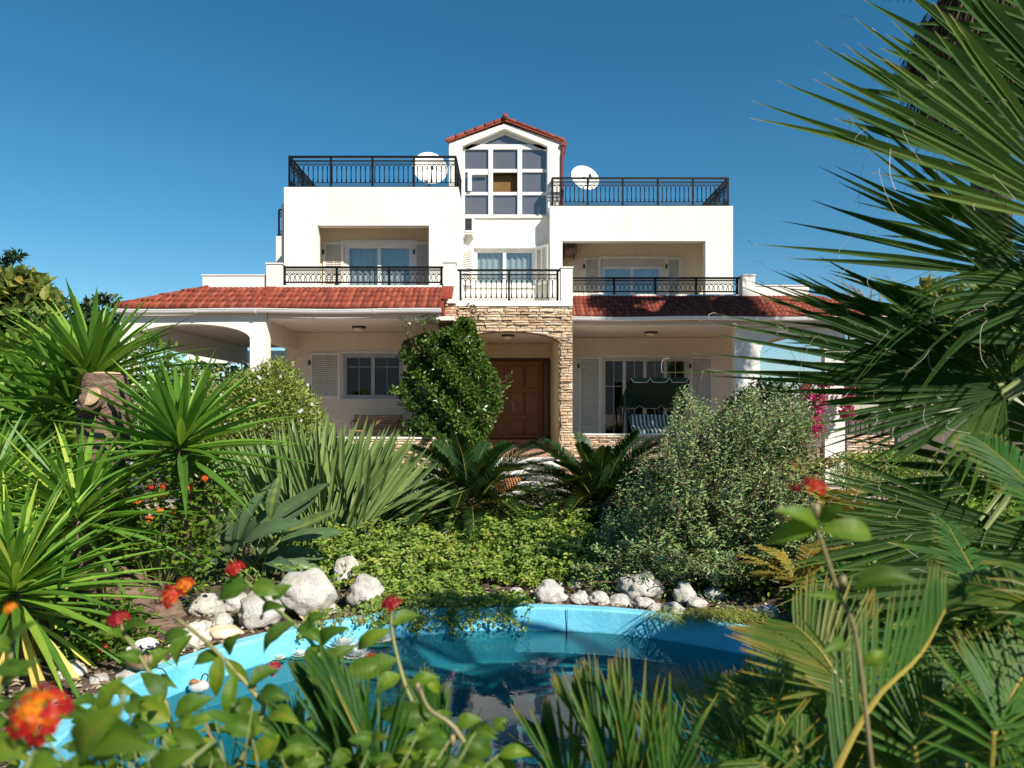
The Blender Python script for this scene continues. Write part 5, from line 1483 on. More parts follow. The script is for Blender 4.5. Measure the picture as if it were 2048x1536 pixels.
bl = [(X(1628, 16.4), 16.4, Z(850, 16.4), .24, .2, .3), (X(1636, 16.4), 16.4, Z(805, 16.4), .17, .2, .3), (X(1612, 16.4), 16.4, Z(782, 16.4), .16, .2, .2), (X(1700, 16.4), 16.4, Z(785, 16.4), .15, .2, .3), (X(1694, 16.4), 16.4, Z(825, 16.4), .14, .2, .2), (X(1648, 16.4), 16.4, Z(764, 16.4), .25, .2, .12)]
f = FO(); C, d, ix = blobpts(1500, bl, .3); leafcloud(f, C, .07, .06, U(len(C)), d); f.build('blossoms', M['petalpink'], t)
f = FO(); C, d, ix = blobpts(500, bl, .6); leafcloud(f, C, .07, .05, U(len(C)), d); f.build('foliage', M['green'], t)
tubes([spline([(X(1640, 16.3), 16.3, .06), P(1630, 860, 16.4), P(1640, 770, 16.4), P(1700, 762, 16.4)], 9)], .025).build('stems', M['twig'], t)

# ------------------------------------------------------------------ trailing ground cover falling over the far rim
f = FO(); n = 26000
xx = X(900, 6.5) + 0 * U(n)
px = 630 + 620 * U(n) ** .95; yy = 5.2 + 2.3 * U(n) ** 1.2
Xs = (px - 1016) * (yy * .35 + 6.3 * .65) / F
hump = .05 + .20 * np.abs(np.sin(Xs * 2.3 + 1) * np.sin(yy * 2.1)) + .05 * sstep(5.6, 7.0, yy) + .06 * np.sin(Xs * 7) * np.sin(yy * 6)
px2 = px; keep = ~((px > 1000 + 60 * np.sin(yy * 4)) & (yy < 6.0)) & ~((px < 760) & (yy < 5.9))
rr = np.hypot((Xs - PC[0]) / PA, (yy - PC[1]) / PB)
zz = np.where(rr < 1.06, RIM, ground_z(Xs, yy)) + np.maximum(0.03, hump * np.minimum(1, .25 + (yy - 5.15) * 1.2)) * (.55 + .45 * U(n))
C = np.stack([Xs, yy, zz], 1)[keep]
D = rdir(len(C)); D[:, 2] = .2 * D[:, 2]; 
f.leaves(C, D, UPV + .75 * rdir(len(C)) + [0, -.35, 0], .034 + .026 * U(len(C)), .024 + .018 * U(len(C)), np.clip(.08 + .75 * U(len(C)) + .15 * np.sin(C[:, 0] * 4) * np.sin(C[:, 1] * 5), 0, 1), .2)
paths = []
for k in range(70):
    px0 = random.uniform(780, 1060) if k < 46 else random.uniform(640, 800)
    x0 = X(px0, 5.25); 
    if abs((x0 - PC[0]) / PA) > .97: continue
    y0 = PC[1] + PB * math.sqrt(1 - ((x0 - PC[0]) / PA) ** 2)
    dp = random.uniform(.03, .17) * (1 if px0 > 820 else .35)
    pth = spline([(x0, y0 + .16, RIM + .06), (x0 + random.gauss(0, .02), y0 - .005, RIM + .035), (x0 + random.gauss(0, .04), y0 - .05, RIM - dp * .5), (x0 + random.gauss(0, .06), y0 - .06, RIM - dp)], 16)
    paths.append(pth)
    D = rdir(32); f.leaves(np.repeat(pth, 2, 0) + .008 * R.normal(size=(32, 3)), D, rdir(32) + [0, -.8, .5], .024, .018, np.clip(.1 + .7 * U(32), 0, 1), .2)
for k in range(330):
    c = C[random.randrange(len(C))]; c = np.array([c[0], c[1], c[2] - .03]); a = random.uniform(0, 6.28); l_ = random.uniform(.12, .34); h = np.array([math.cos(a) * .7, math.sin(a) * .6 - .25, random.uniform(.35, 1.1)])
    if c[1] < 5.5: l_ *= .5
    pth = spline([c, c + h * l_ * .6, c + h * l_ * [1.15, 1.15, .75]], 12); paths.append(pth)
    D = rdir(24); D[:, 2] *= .3; f.leaves(np.repeat(pth, 2, 0) + .01 * R.normal(size=(24, 3)), D, UPV + .6 * rdir(24) + [0, -.4, 0], .034 + .02 * U(24), .026, np.clip(random.uniform(.0, .5) + .4 * U(24), 0, 1), .2)
f.mb(tubes(paths, .0025, 3), 2)
fl = C[R.choice(len(C), 110)] + [0, -.01, .03]
for c in fl: floret_head(f, c, .012, (0, -.4, 1), 1, 7, tone=.5)
tag(f.build('ground_cover', [M['cover'], M['petalpurple'], M['twig']]), 'yellow green trailing plant with purple flowers spilling over the pond rim', 'ground cover', kind='stuff')

# low green bed planting in shadow around the shrubs
f = FO(); n = 30000
xx = -6.5 + 13.5 * U(n); yy = 4.3 + 6.0 * U(n)
rr = np.hypot((xx - PC[0]) / PA, (yy - PC[1]) / PB)
k = (rr > 1.3) & ~((np.abs(xx + 1.9) < .55) & (yy > 7.6)) & ~((xx > -.2) & (xx < 2.2) & (yy < 5.45 + .25 * np.sin(xx * 9))) & ~((xx < -.6) & (xx > -2.4) & (yy < 5.7))
C = np.stack([xx, yy, ground_z(xx, yy) + (.18 + .16 * np.sin(xx * 4.3) * np.sin(yy * 3.7)) * U(n)], 1)[k]
leafcloud(f, C, .05, .028, U(len(C)), None, .8)
tag(f.build('undergrowth', M['green']), kind='stuff')
t = thing('grass_tuft', 'dry olive grass tuft hanging over the right of the blue rim', 'grass tuft', tuple(P(1420, 1240, 4.9)))
f = FO(); n = 420
B = np.array(P(1420, 1228, 4.95)) + np.stack([.22 * np.clip(R.normal(size=n), -1.7, 1.7), .07 * np.clip(R.normal(size=n), -2, 2), .03 * U(n)], 1)
D = np.stack([.7 * R.normal(size=n), -.5 - .5 * U(n), .35 * U(n)], 1)
f.straps(B, D, np.array([0, 0, 1.0]), .12 + .12 * U(n), .006, .0 + .6 * U(n), .35, 4, .1); f.build('blades', M['jasmine'], t)

# pruned stumps, and the vine with yellow leaves around them
t = thing('pruned_stump', 'cluster of pruned brown stems with pale cut tips above the trailing plant', 'stump', tuple(P(1105, 1140, 6.9)))
for a, b, r_ in ((P(1104, 1140, 6.9), P(1111, 1068, 6.9), .026), (P(1096, 1090, 7.0), P(1098, 1047, 7.0), .020), (P(1086, 1085, 7.05), P(1088, 1038, 7.05), .022), (P(1080, 1090, 7.1), P(1076, 1050, 7.1), .012)):
    m = MB(); m.tube([a, (Vector(a) + Vector(b)) / 2 + Vector((.006, 0, 0)), b], [r_ * 1.25, r_, r_ * .95], 9); s_ = m.build('stem', M['greybranch'] if r_ > .025 else M['twig'], t)
    MB().lathe(tuple(b), [(-.006, r_ * .97), (.006, r_ * .9)], 10).build('cut_tip', M['cutwood'], s_)
t = thing('vine', 'yellow green heart leaved vine climbing between the two cycads', 'vine', tuple(P(1080, 1120, 7.2)))
f = FO(); ps = []
for v in ([P(1010, 1080, 7.4), P(1000, 1010, 7.6), P(985, 960, 7.8)], [P(1080, 1090, 7.3), P(1050, 1020, 7.5), P(1090, 985, 7.6)], [P(1100, 1090, 7.2), P(1120, 1010, 7.4), P(1060, 975, 7.6)], [P(1110, 1120, 7.0), P(1150, 1080, 7.0), P(1140, 1040, 7.1)], [P(1120, 1150, 6.6), P(1160, 1110, 6.8), P(1165, 1090, 6.8)], [P(1060, 1150, 6.7), P(1100, 1130, 6.7), P(1130, 1120, 6.7)], [P(1000, 1120, 6.9), P(1030, 1080, 7.1), P(1060, 1060, 7.1)]):
    ps.append(sprig(f, v, 36, .06, .05, (0.05, .55)))
f.build('leaves', M['cover'], t); tubes(ps, .005, 4).build('stems', M['twig'], t)

# ------------------------------------------------------------------ mid lantana bush by the trunk
def lantana_mid(label, top, ybot, yc, dy, n, heads, basepx):
    t = thing('lantana_bush', label, 'lantana', tuple(P(basepx[0], basepx[1], yc)), 'lantana bushes')
    f = FO(); C = polypts(n, top, yc, ybot, dy); C += .05 * R.normal(size=C.shape)
    D = rdir(n); D[:, 2] *= .4
    f.leaves(C, D, UPV + .5 * rdir(n) + [0.1, -.5, 0], .035 + .025 * U(n), .024 + .016 * U(n), np.clip(.1 + .8 * U(n), 0, 1), .2); f.build('foliage', M['lantana'], t)
    b0 = P(basepx[0], basepx[1], yc)
    tubes([spline([b0, (b0 + Vector(c)) / 2 + Vector((0, 0, -.03)), c], 6) for c in C[:60]], .005, 4).build('stems', M['stem'], t)
    for px, py, tn in heads:
        f = FO(); floret_head(f, P(px, py, yc - dy * 1.4), .026, (.2, -.6, .8), 0, 16, tone=tn); f.build('flower_head', M['petalred'], t)
lantana_mid('lantana bush with red and orange flowers in front of the bark trunk', [(195, 1050), (230, 985), (260, 950), (300, 960), (340, 930), (370, 920), (400, 960), (430, 1010)], 1135, 5.0, .14, 1500,
            [(255, 968, .6), (301, 977, .65), (328, 973, .6), (325, 992, .25), (276, 1003, .3), (210, 1023, .2), (320, 1023, .15), (345, 1025, .1), (410, 957, .4), (298, 1038, .3), (380, 975, .3)], (320, 1200))
lantana_mid('low lantana with a few red flowers between yellow yucca and rocks', [(150, 1270), (190, 1220), (230, 1190), (260, 1210), (290, 1260), (310, 1300)], 1325, 4.35, .10, 700,
            [(206, 1296, .6), (275, 1296, .25), (232, 1238, .5)], (225, 1330))
lantana_mid('sprawling lantana without flowers below the tall yucca fan', [(350, 920), (380, 880), (420, 905), (460, 960), (480, 1000)], 1010, 5.3, .12, 420, [(415, 955, .4)], (400, 1100))

# ------------------------------------------------------------------ trees and planting at the sides
def tree(name, label, trunkpts, tr_r, blobs, nleaf, L, W, mat, branch=10, group=None, shell=.6, tone=0):
    t = thing(name, label, 'tree', tuple(trunkpts[0]), group)
    m = MB(); c = spline(trunkpts, 10); m.tube([tuple(p) for p in c], [tr_r * (1 - .6 * i / 9) for i in range(10)], 10); trn = m.build('trunk', M['greybranch'], t, smooth=True)
    ps = []
    for k in range(branch):
        b = blobs[k % len(blobs)]; e = np.array(b[:3]) + rdir(1)[0] * np.array(b[3:]) * .9; s_ = c[random.randrange(4, 10)]
        ps.append(spline([s_, (s_ + e) / 2 + [0, 0, .1], e], 7))
    tubes(ps, tr_r * .3, 5).build('limbs', M['greybranch'], trn)
    f = FO(); C, d, ix = blobpts(nleaf, blobs, shell); leafcloud(f, C, L, W, np.clip(U(len(C)) * .9 + tone, 0, 1), d, .7); f.build('crown', M[mat], t)
    return t
Yt = 11.5
def B3(px, py, Y, rpx, rpy, ry=None): return (X(px, Y), Y, Z(py, Y), rpx * Y / F, ry or rpx * Y / F, rpy * Y / F)
tree('fig_tree', 'broad leaved dark tree behind the yuccas at the left edge', [(X(20, Yt), Yt, .1), P(25, 800, Yt), P(30, 640, Yt)], .12,
     [B3(30, 600, Yt, 55, 55), B3(75, 610, Yt, 36, 45), B3(10, 680, Yt, 70, 80), B3(80, 690, Yt, 38, 50), B3(-40, 620, Yt, 70, 90), B3(50, 570, Yt, 30, 25)], 2600, .20, .14, 'fig', 14)
t = thing('ash_sapling', 'thin shoot with feathery leaf tuft rising above the dark left tree', 'tree', (X(-10, 12), 12, .1))
m = MB(); m.tube([tuple(q) for q in spline([(X(-10, 12), 12, .1), P(-4, 620, 12), P(8, 545, 12), P(24, 512, 12)], 9)], [.03, .03, .025, .02, .02, .015, .012, .01, .008], 5); m.build('trunk', M['twig'], t)
f = FO(); C, d, ix = blobpts(260, [B3(30, 512, 12, 16, 8), B3(4, 528, 12, 14, 12), B3(0, 550, 12, 10, 8)], .1); leafcloud(f, C, .12, .035, U(len(C)), d); f.build('crown', M['darkgreen'], t)
def bush(name, label, cat, blobs, n, L, W, mat, group=None, tone=0., shell=.6, foot=None):
    b = blobs[0]; t = thing(name, label, cat, (b[0], b[1], .06), group)
    f = FO(); C, d, ix = blobpts(n, blobs, shell); leafcloud(f, C, L, W, np.clip(U(len(C)) + tone, 0, 1), d, .7); f.build('foliage', M[mat], t)
    ps = [spline([(b[0] + random.gauss(0, .1), b[1], .06), (c + np.array([b[0], b[1], .3])) / 2, c], 5) for c in C[:14]]
    tubes(ps, .012, 4).build('stems', M['twig'], t)
    return t
bush('laurel_bush', 'bright green broad leaved bush between the left edge and the yuccas', 'bush', [B3(50, 800, 8, 75, 90), B3(-20, 830, 8, 80, 100), B3(100, 870, 8, 60, 70), B3(20, 720, 8, 50, 40), B3(60, 930, 8, 90, 80), B3(150, 960, 8, 70, 70)], 5200, .16, .06, 'green')
bush('hedge_bush', 'shaded bush filling the gap under the white arch', 'bush', [B3(300, 760, 13, 70, 90), B3(370, 800, 13, 70, 90), B3(300, 690, 13, 22, 28), B3(330, 860, 13, 120, 80)], 3600, .10, .06, 'green', tone=.3)
bush('olive_hedge', 'low leafy hedge seen below the far beam through the arch', 'hedge', [B3(430, 760, 24, 60, 40), B3(510, 765, 24, 50, 40), B3(560, 755, 24, 30, 40)], 2200, .16, .09, 'jasmine')
bush('far_tree', 'green tree top between the left yucca and the villa eave', 'tree', [B3(210, 630, 26, 40, 40), B3(140, 650, 28, 50, 50), B3(170, 700, 26, 80, 60)], 2600, .25, .14, 'darkgreen', tone=-.2)
tree('fig_tree', 'yellowing broad leaved fig tree right of the villa behind the palm', [(X(1960, 11), 11, .06), P(1955, 830, 11), P(1930, 700, 11)], .12,
     [B3(1890, 640, 11, 55, 60), B3(1950, 660, 11, 60, 80), B3(1860, 600, 11, 30, 40), B3(2010, 620, 11, 60, 80), B3(1920, 730, 11, 70, 50), B3(1860, 700, 11, 40, 50), B3(2060, 700, 11, 70, 80), B3(1810, 740, 11, 40, 30)], 3300, .17, .11, 'fig', 26, tone=-.12, shell=.45)
tree('almond_tree', 'low tree with yellowed leaves and bare grey limbs under the palm leaf', [(X(1790, 12.5), 12.5, .06), P(1795, 850, 12.5), P(1780, 795, 12.5)], .07,
     [B3(1740, 785, 12.5, 40, 14), B3(1800, 790, 12.5, 50, 16), B3(1860, 795, 12.5, 40, 20)], 420, .12, .08, 'fig', 24, tone=-.2, shell=.2)
t = thing('bare_tree', 'leafless grey branches standing against the sky beyond the right eave', 'tree', (X(1748, 24), 24, 0))
def twiggy(m, a, b, r_, dep):
    a, b = np.array(a), np.array(b); c = (a + b) / 2 + .06 * np.linalg.norm(b - a) * R.normal(size=3)
    m.tube([a, c, b], [r_, r_ * .8, r_ * .55], 5)
    if dep:
        for k in range(2):
            q = a + (b - a) * random.uniform(.35, .85); dd = (b - a) * random.uniform(.4, .6) + np.linalg.norm(b - a) * .35 * R.normal(size=3) * [1, .3, .5]; twiggy(m, q, q + dd, r_ * .6, dep - 1)
m = MB()
twiggy(m, (X(1752, 24), 24, 0), P(1749, 625, 24), .07, 0); twiggy(m, P(1749, 640, 24), P(1744, 566, 24), .05, 3); twiggy(m, P(1744, 650, 24), P(1718, 600, 24), .04, 2); twiggy(m, P(1750, 640, 24), P(1760, 590, 24), .035, 2); twiggy(m, P(1790, 680, 24), P(1802, 605, 24), .04, 2); twiggy(m, (X(1780, 24), 24, 0), P(1790, 680, 24), .05, 0)
m.build('branches', M['greybranch'], t)
for px, py, lab in ((1768, 610, 'shorter conifer tip beyond the right eave'), (1786, 606, 'taller conifer tip beyond the right eave')):
    t = thing('conifer', lab, 'tree', (X(px, 30), 30, 0), 'conifers beyond the villa')
    MB().tube([(X(px, 30), 30, 0), P(px, py + 4, 30)], [.12, .02], 6).build('trunk', M['twig'], t)
    f = FO(); n = 1200; u = U(n); a = U(n) * 6.28; zt = Z(py, 30); zz = zt - u ** .7 * 3.6; rr = .07 + .55 * (zt - zz) / 2.6 * (.6 + .4 * U(n))
    C = np.stack([X(px, 30) + rr * np.cos(a) * .7, 30 + rr * np.sin(a) * .7, zz], 1); D = np.stack([np.cos(a), np.sin(a), -.2 + .4 * U(n)], 1)
    f.leaves(C, D, UPV, .3, .05, U(n)); f.build('crown', M['conifer'], t)
# overhead wires with their poles beyond the frame
t = thing('power_line', 'three thin overhead wires crossing the sky above the fig tree', 'power line', (20, 30, 0))
m = MB()
for a, b in ((P(1700, 612, 34), P(2120, 415, 28)), (P(1700, 640, 34), P(2120, 440, 28)), (P(1700, 655, 34), P(2120, 500, 28))):
    c = spline([a, (a + b) / 2 - Vector((0, 0, .12)), b], 12); m = MB(); m.tube([tuple(p) for p in c], .012, 4); m.build('wire', M['metal'], t)
MB().tube([(P(2120, 415, 28).x, 28, 0), (P(2120, 415, 28).x, 28, 10.6)], .12, 10).build('pole', M['greybranch'], t)
MB().tube([(P(1700, 612, 34).x, 34, 0), (P(1700, 612, 34).x, 34, 7.4)], .1, 10).build('pole', M['greybranch'], t)
# hedges, lawn strip and small plants on the right
bush('hedge', 'clipped light green hedge along the drive at the right', 'hedge', [B3(1760, 935, 11.3, 60, 32), B3(1830, 938, 11.3, 55, 28), B3(1700, 930, 11.6, 40, 26), B3(1790, 925, 11.6, 60, 30)], 4200, .05, .03, 'cover', tone=.15)
bush('silver_bush', 'small silvery bush at the foot of the right porch wall', 'bush', [B3(1690, 955, 10.2, 34, 20), B3(1740, 965, 10.2, 30, 14)], 1300, .04, .016, 'privet', tone=-.1)
def fern(label, c, n, L, ll, mat, wd, group=None, name='fern_bush', cat='fern'):
    t = thing(name, label, cat, (c[0], c[1], float(ground_z(c[0], c[1]))), group)
    for k in range(n):
        a = k * 2.4 + random.uniform(-.3, .3); e = random.uniform(.25, 1.1); h = Vector((math.cos(a), math.sin(a), 0)); l2 = L * random.uniform(.7, 1.1)
        p0 = Vector(c); d0 = h * math.cos(e) + Vector((0, 0, math.sin(e)))
        f = FO(); frond(f, [p0, p0 + d0 * l2 * .55, p0 + d0 * l2 * .85 + h * l2 * .25 - Vector((0, 0, .12 * l2))], ll, wd, 16, (0, 0, 1), .1, .35, .2, (0, 1), .1, .006)
        f.build('frond', [M[mat], M['rachis']], t)
fern('fern like shrub turning yellow behind the right lantana flower', tuple(P(1690, 1075, 6.4)), 26, .75, .13, 'sumac', .035)
fern('low yellowed fern shoots under the palm blades', tuple(P(1600, 1180, 5.6)), 18, .55, .11, 'sumac', .03)
fern('yellow green fern shoot above the grey green shrub edge', tuple(P(1620, 960, 7.6)), 9, .6, .1, 'sumac', .03)
t = thing('young_palm', 'small upright young palm beside the drive at the right', 'palm', (X(1915, 9.3), 9.3, .2))
f = FO(); n = 26; f.straps(np.array(P(1912, 985, 9.3)) + .05 * R.normal(size=(n, 3)), np.stack([.35 * R.normal(size=n), .2 * R.normal(size=n), np.ones(n)], 1), np.array([0, -1., .1]), .42 + .2 * U(n), .05, .4 + .5 * U(n), .03, 5, .3); f.build('leaves', M['palm'], t)
bush('shrub_border', 'leafy green border in the right corner behind the palm', 'bush', [B3(1900, 1010, 7, 90, 40), B3(2010, 1000, 7, 80, 60), B3(1960, 1060, 6.5, 100, 50), B3(2060, 1080, 6.2, 70, 60), B3(1860, 1060, 6.4, 60, 40)], 4200, .09, .05, 'green')
bush('shrub_border', 'dark leafy bed under the lower palm blades', 'bush', [B3(1750, 1190, 4.6, 120, 60), B3(1900, 1220, 4.4, 120, 70), B3(2040, 1230, 4.2, 110, 80), B3(1640, 1215, 4.9, 60, 30), B3(2100, 1100, 4.5, 80, 90)], 5200, .07, .04, 'green', tone=.25)
M['lawn'] = surf('lawn_grass', (0.06, 0.10, 0.02), (0.12, 0.15, 0.035), 12, 0.95, 90, 0.8)
tag(MB().add([(7.6, 13.2, .116), (16, 13.2, .116), (16, 14.6, .116), (7.2, 14.6, .116)], [(0, 1, 2, 3)]).build('lawn', M['lawn']), kind='structure')

# ------------------------------------------------------------------ fan palm on the right, close to the camera
PH = Vector((2.75, 3.0, 2.05))      # heart of the crown
t = thing('fan_palm', 'large fan palm with threaded blades filling the right side', 'fan palm', (2.75, 3.0, .2))
m = MB(); limb(m, [(2.75, 3.0, .15), (2.74, 3.0, .8), (2.75, 3.0, 1.5), (2.75, 3.0, 2.2)], [.22, .19, .18, .12], seed=3); m.build('trunk', M['bark'], t, smooth=True)
def fanleaf(c, ang, spread, L, toward=.0, droop=.15, nseg=36, fuse=.5, lenfn=None, tone=0., tilt=.0, wseg=1.0, bright=None, threads=18, tipdroop=.0, stalk=True):
    """fan blade: hub c, main direction ang (degrees in the upright plane), leaning towards the camera by 'toward', pleated and fused to 'fuse' of its length"""
    c = np.array(c, float)
    e1 = np.array([math.cos(rad(ang)), -toward, math.sin(rad(ang))]); e1 /= np.linalg.norm(e1)
    nv = np.array([tilt * math.sin(rad(ang)), -1, -tilt * math.cos(rad(ang))]); nv -= e1 * nv.dot(e1); nv /= np.linalg.norm(nv)
    e2 = np.cross(nv, e1)
    nseg = max(5, int(nseg * .70))
    ph = np.linspace(-spread, spread, nseg) * math.pi / 180
    f = FO()
    dth = 2 * spread * math.pi / 180 / nseg
    ph = ph + dth * R.uniform(-.28, .28, nseg)
    ns = 12
    V = []; rv = []
    ends = []
    for i, a in enumerate(ph):
        d = e1 * math.cos(a) + e2 * math.sin(a); s_ = -e1 * math.sin(a) + e2 * math.cos(a)
        ll = L * (lenfn(a / (spread * math.pi / 180)) if lenfn else (1 - .25 * abs(a / (spread * math.pi / 180)) ** 2)) * random.uniform(.84, 1.05)
        dr = droop * random.uniform(.6, 1.4)
        rn = min(1, max(.2, random.uniform(.35, .95) - tone))
        fu = fuse * L
        jit = random.uniform(-.05, .05)
        for k in range(ns + 1):
            q = k / ns
            r_ = ll * q
            half = r_ * math.tan(dth / 2) * 1.02 if r_ < fu else fu * math.tan(dth / 2) * 1.02 * max(.03, 1 - ((r_ - fu) / (ll - fu)) ** 1.15)
            half *= wseg
            p = c + d * r_ + s_ * jit * r_ * q
            p[2] -= dr * ll * q ** 2.6 + tipdroop * ll * max(0, q - .6) ** 1.6
            pl = half * .30
            V += [p + s_ * half + nv * pl * .6, p - nv * pl, p - s_ * half + nv * pl * .6]
            v = rn if q < .88 else (rn * .5 if q < .95 else .0)
            rv += [v, v, v]
        ends.append((c + d * fu + s_ * half, d, s_, ll))
    mrow = 3 * (ns + 1)
    Fa = []
    for i in range(nseg):
        for k in range(ns):
            a = i * mrow + 3 * k
            Fa += [[a, a + 1, a + 4, a + 3], [a + 1, a + 2, a + 5, a + 4]]
    f.add(np.array(V), np.array(Fa), np.array(rv), 0)
    mt = MB()
    for j in range(threads):
        i = random.randrange(nseg); Vn = np.array(V[i * mrow:(i + 1) * mrow]).reshape(-1, 3, 3)
        k = random.randrange(5, ns + 1); p = Vn[k][random.choice((0, 2))]
        d = nrm(Vn[min(k + 1, ns)][1] - Vn[max(k - 1, 0)][1]); l2 = random.uniform(.04, .13)
        w_ = R.normal(size=3) * .5; cu = R.normal(size=3) * .6; cu[2] -= .5
        p1 = p + (d * .5 + w_ * .7) * l2 * .5; p2 = p1 + (d * .3 + cu) * l2 * .5; p3 = p2 + (cu * .6 - d * .4 + [0, 0, -.3]) * l2 * .4
        mt.tube([tuple(x) for x in spline([p, p1, p2, p3], 9)], [.0007] * 9, 3, False)
    if mt.v: f.mb(mt, 1)
    o = f.build('frond', [M['palm'], M['thread']], t)
    if stalk:
        pts = spline([PH + Vector((0, 0, -.2)), (PH + Vector(c)) / 2 + Vector((0, 0, .1)), Vector(c) + Vector(e1) * .03], 10)
        mm = MB(); mm.tube([tuple(p) for p in pts], [.022, .021, .02, .019, .018, .017, .016, .015, .013, .008], 7, rnd=.7); mm.build('leaf_stalk', M['stem'], o)
    return o
fanleaf(P(2235, 325, 2.45), 143, 21, 1.12, .0, .04, 18, .62, tone=-.05, threads=10)                                       # topmost, dark underside
fanleaf(P(2185, 440, 2.2), 142, 20, 1.0, .0, .03, 19, .62, tone=.06, threads=18, lenfn=lambda u: 1 + .15 * u)            # broad blade over the sky
fanleaf(P(2165, 405, 2.4), 151, 12, 1.06, .0, .03, 12, .6, tone=-.1, threads=8)
fanleaf(P(2240, 120, 2.5), 160, 30, .8, .0, .10, 20, .55, tone=-.1, threads=6)
fanleaf(P(2250, 250, 2.6), 125, 25, .9, .0, .10, 18, .55, tone=-.1, threads=6)
fanleaf(P(2100, 560, 2.35), 155, 18, .90, -.05, .0, 17, .50, tone=-.2, threads=12, lenfn=lambda u: 1 + .03 * u)      # dark pointed fan
fanleaf(P(2140, 520, 2.5), 160, 14, .86, .0, .04, 14, .5, tone=-.15, threads=8)
fanleaf(P(2200, 470, 2.05), 157, 9, .80, .1, .05, 6, .5, tone=.22, threads=8)                                            # bright narrow blades
fanleaf(P(2012, 778, 2.45), 163, 16, 1.03, -.1, .02, 19, .52, tone=-.22, threads=26, lenfn=lambda u: 1 + .13 * u)      # long horizontal fan
fanleaf(P(2020, 788, 2.6), 172, 10, 1.08, .0, .02, 12, .55, tone=-.2, threads=10)
fanleaf(P(2045, 742, 2.55), 160, 15, .98, .0, .05, 16, .52, tone=-.2, threads=10)
fanleaf(P(2015, 785, 2.4), 191, 17, .70, .05, .05, 18, .5, tone=-.12, threads=12)                                      # its lower half
fanleaf(P(2030, 800, 2.55), 184, 14, .78, .0, .04, 16, .5, tone=-.15, threads=8)
fanleaf(P(2010, 782, 2.42), 236, 30, .42, .2, .05, 14, .55, tone=0, threads=8)
fanleaf(P(2020, 775, 2.46), 95, 42, .36, -.1, .1, 16, .5, tone=.02, threads=8)
fanleaf(P(2140, 600, 2.3), 172, 20, .70, .0, .30, 16, .45, tone=-.1, threads=12, tipdroop=.7)                               # drooping tips
fanleaf(P(2130, 700, 2.35), 130, 40, .55, .05, .15, 18, .5, tone=-.05, threads=8)
fanleaf(P(1975, 1045, 2.4), 168, 15, .70, .0, .02, 16, .5, tone=-.06, threads=8, lenfn=lambda u: 1 - .12 * abs(u))
fanleaf(P(1985, 1055, 2.35), 195, 14, .84, .05, .05, 16, .52, tone=-.04, threads=8)
fanleaf(P(2050, 960, 2.55), 178, 20, .72, .0, .06, 18, .5, tone=-.12, threads=6)
fanleaf(P(2230, 1165, 2.2), 178, 10, 1.08, .05, .05, 9, .6, tone=-.1, threads=8)
fanleaf(P(2190, 1110, 2.4), 172, 12, 1.08, .0, .05, 12, .55, tone=-.1, threads=6)
fanleaf(P(2000, 1335, 2.3), 168, 28, .52, .1, .0, 18, .7, tone=.1, threads=4)
fanleaf(P(2060, 1030, 2.5), 70, 60, .5, .1, .15, 22, .5, tone=.1, threads=6)
fanleaf(P(2150, 900, 2.6), 140, 40, .55, .0, .2, 20, .5, tone=-.1, threads=6)
fanleaf(P(2035, 772, 2.55), 168, 8, 1.0, .0, .02, 11, .55, tone=-.2, threads=6)
fanleaf(P(2030, 768, 2.6), 156, 9, 1.0, .0, .02, 11, .55, tone=-.15, threads=6)
fanleaf(P(2070, 690, 2.6), 166, 12, 1.0, .0, .06, 14, .52, tone=-.1, threads=6)
# unseen crown fronds towards the viewer's side, added to shade the visible blades
for hub, an_, tw, sp_, L_ in (((2.62, 2.3, 2.45), 172, 2.2, 44, .95), ((2.5, 2.35, 2.8), 160, 1.6, 42, 1.0), ((2.75, 2.15, 2.05), 185, 2.0, 44, .9), ((3.0, 2.2, 2.7), 120, 2.4, 48, 1.0), ((3.3, 2.5, 2.4), 40, 1.5, 48, 1.0), ((2.9, 2.2, 3.0), 140, 1.4, 46, 1.05), ((2.55, 2.2, 1.65), 195, 1.8, 44, .8), ((3.3, 3.2, 2.9), 50, .2, 48, 1.0), ((2.9, 3.5, 3.0), 95, -.8, 48, 1.0)):
    fanleaf(hub, an_, sp_, L_, tw, .2, 22, .5, threads=4)
# taller palm farther back: hanging skirt of dead leaves and dark crown
QX, QY = 8.15, 12.0
t2 = thing('skirted_palm', 'taller palm behind with a dark hanging skirt of dead leaves', 'palm', (QX, QY, .05))
m = MB(); limb(m, [(QX + .1, QY, .05), (QX + .05, QY, 3.5), (QX, QY, 7), (QX, QY, 9.6)], [.3, .24, .24, .22], seed=8); m.build('trunk', M['palmtrunk'], t2, smooth=True)
f = FO(); n = 2600
a = U(n) * 6.283; hz = U(n); zz = 9.35 - 2.3 * hz; rr = .35 + .85 * np.sin(np.clip(hz * 1.1, 0, 1) * 2.5) * (.6 + .4 * U(n)) + .15 * hz
C = np.stack([QX + rr * np.cos(a), QY + rr * np.sin(a), zz], 1)
D = np.stack([.35 * np.cos(a), .35 * np.sin(a), -np.ones(n)], 1) + .25 * rdir(n)
f.straps(C, D, np.stack([np.cos(a), np.sin(a), .1 * np.ones(n)], 1), .3 + .4 * U(n), .025 + .03 * U(n), U(n), .1, 4, .2); f.build('dead_leaves', M['dryleaf'], t2)
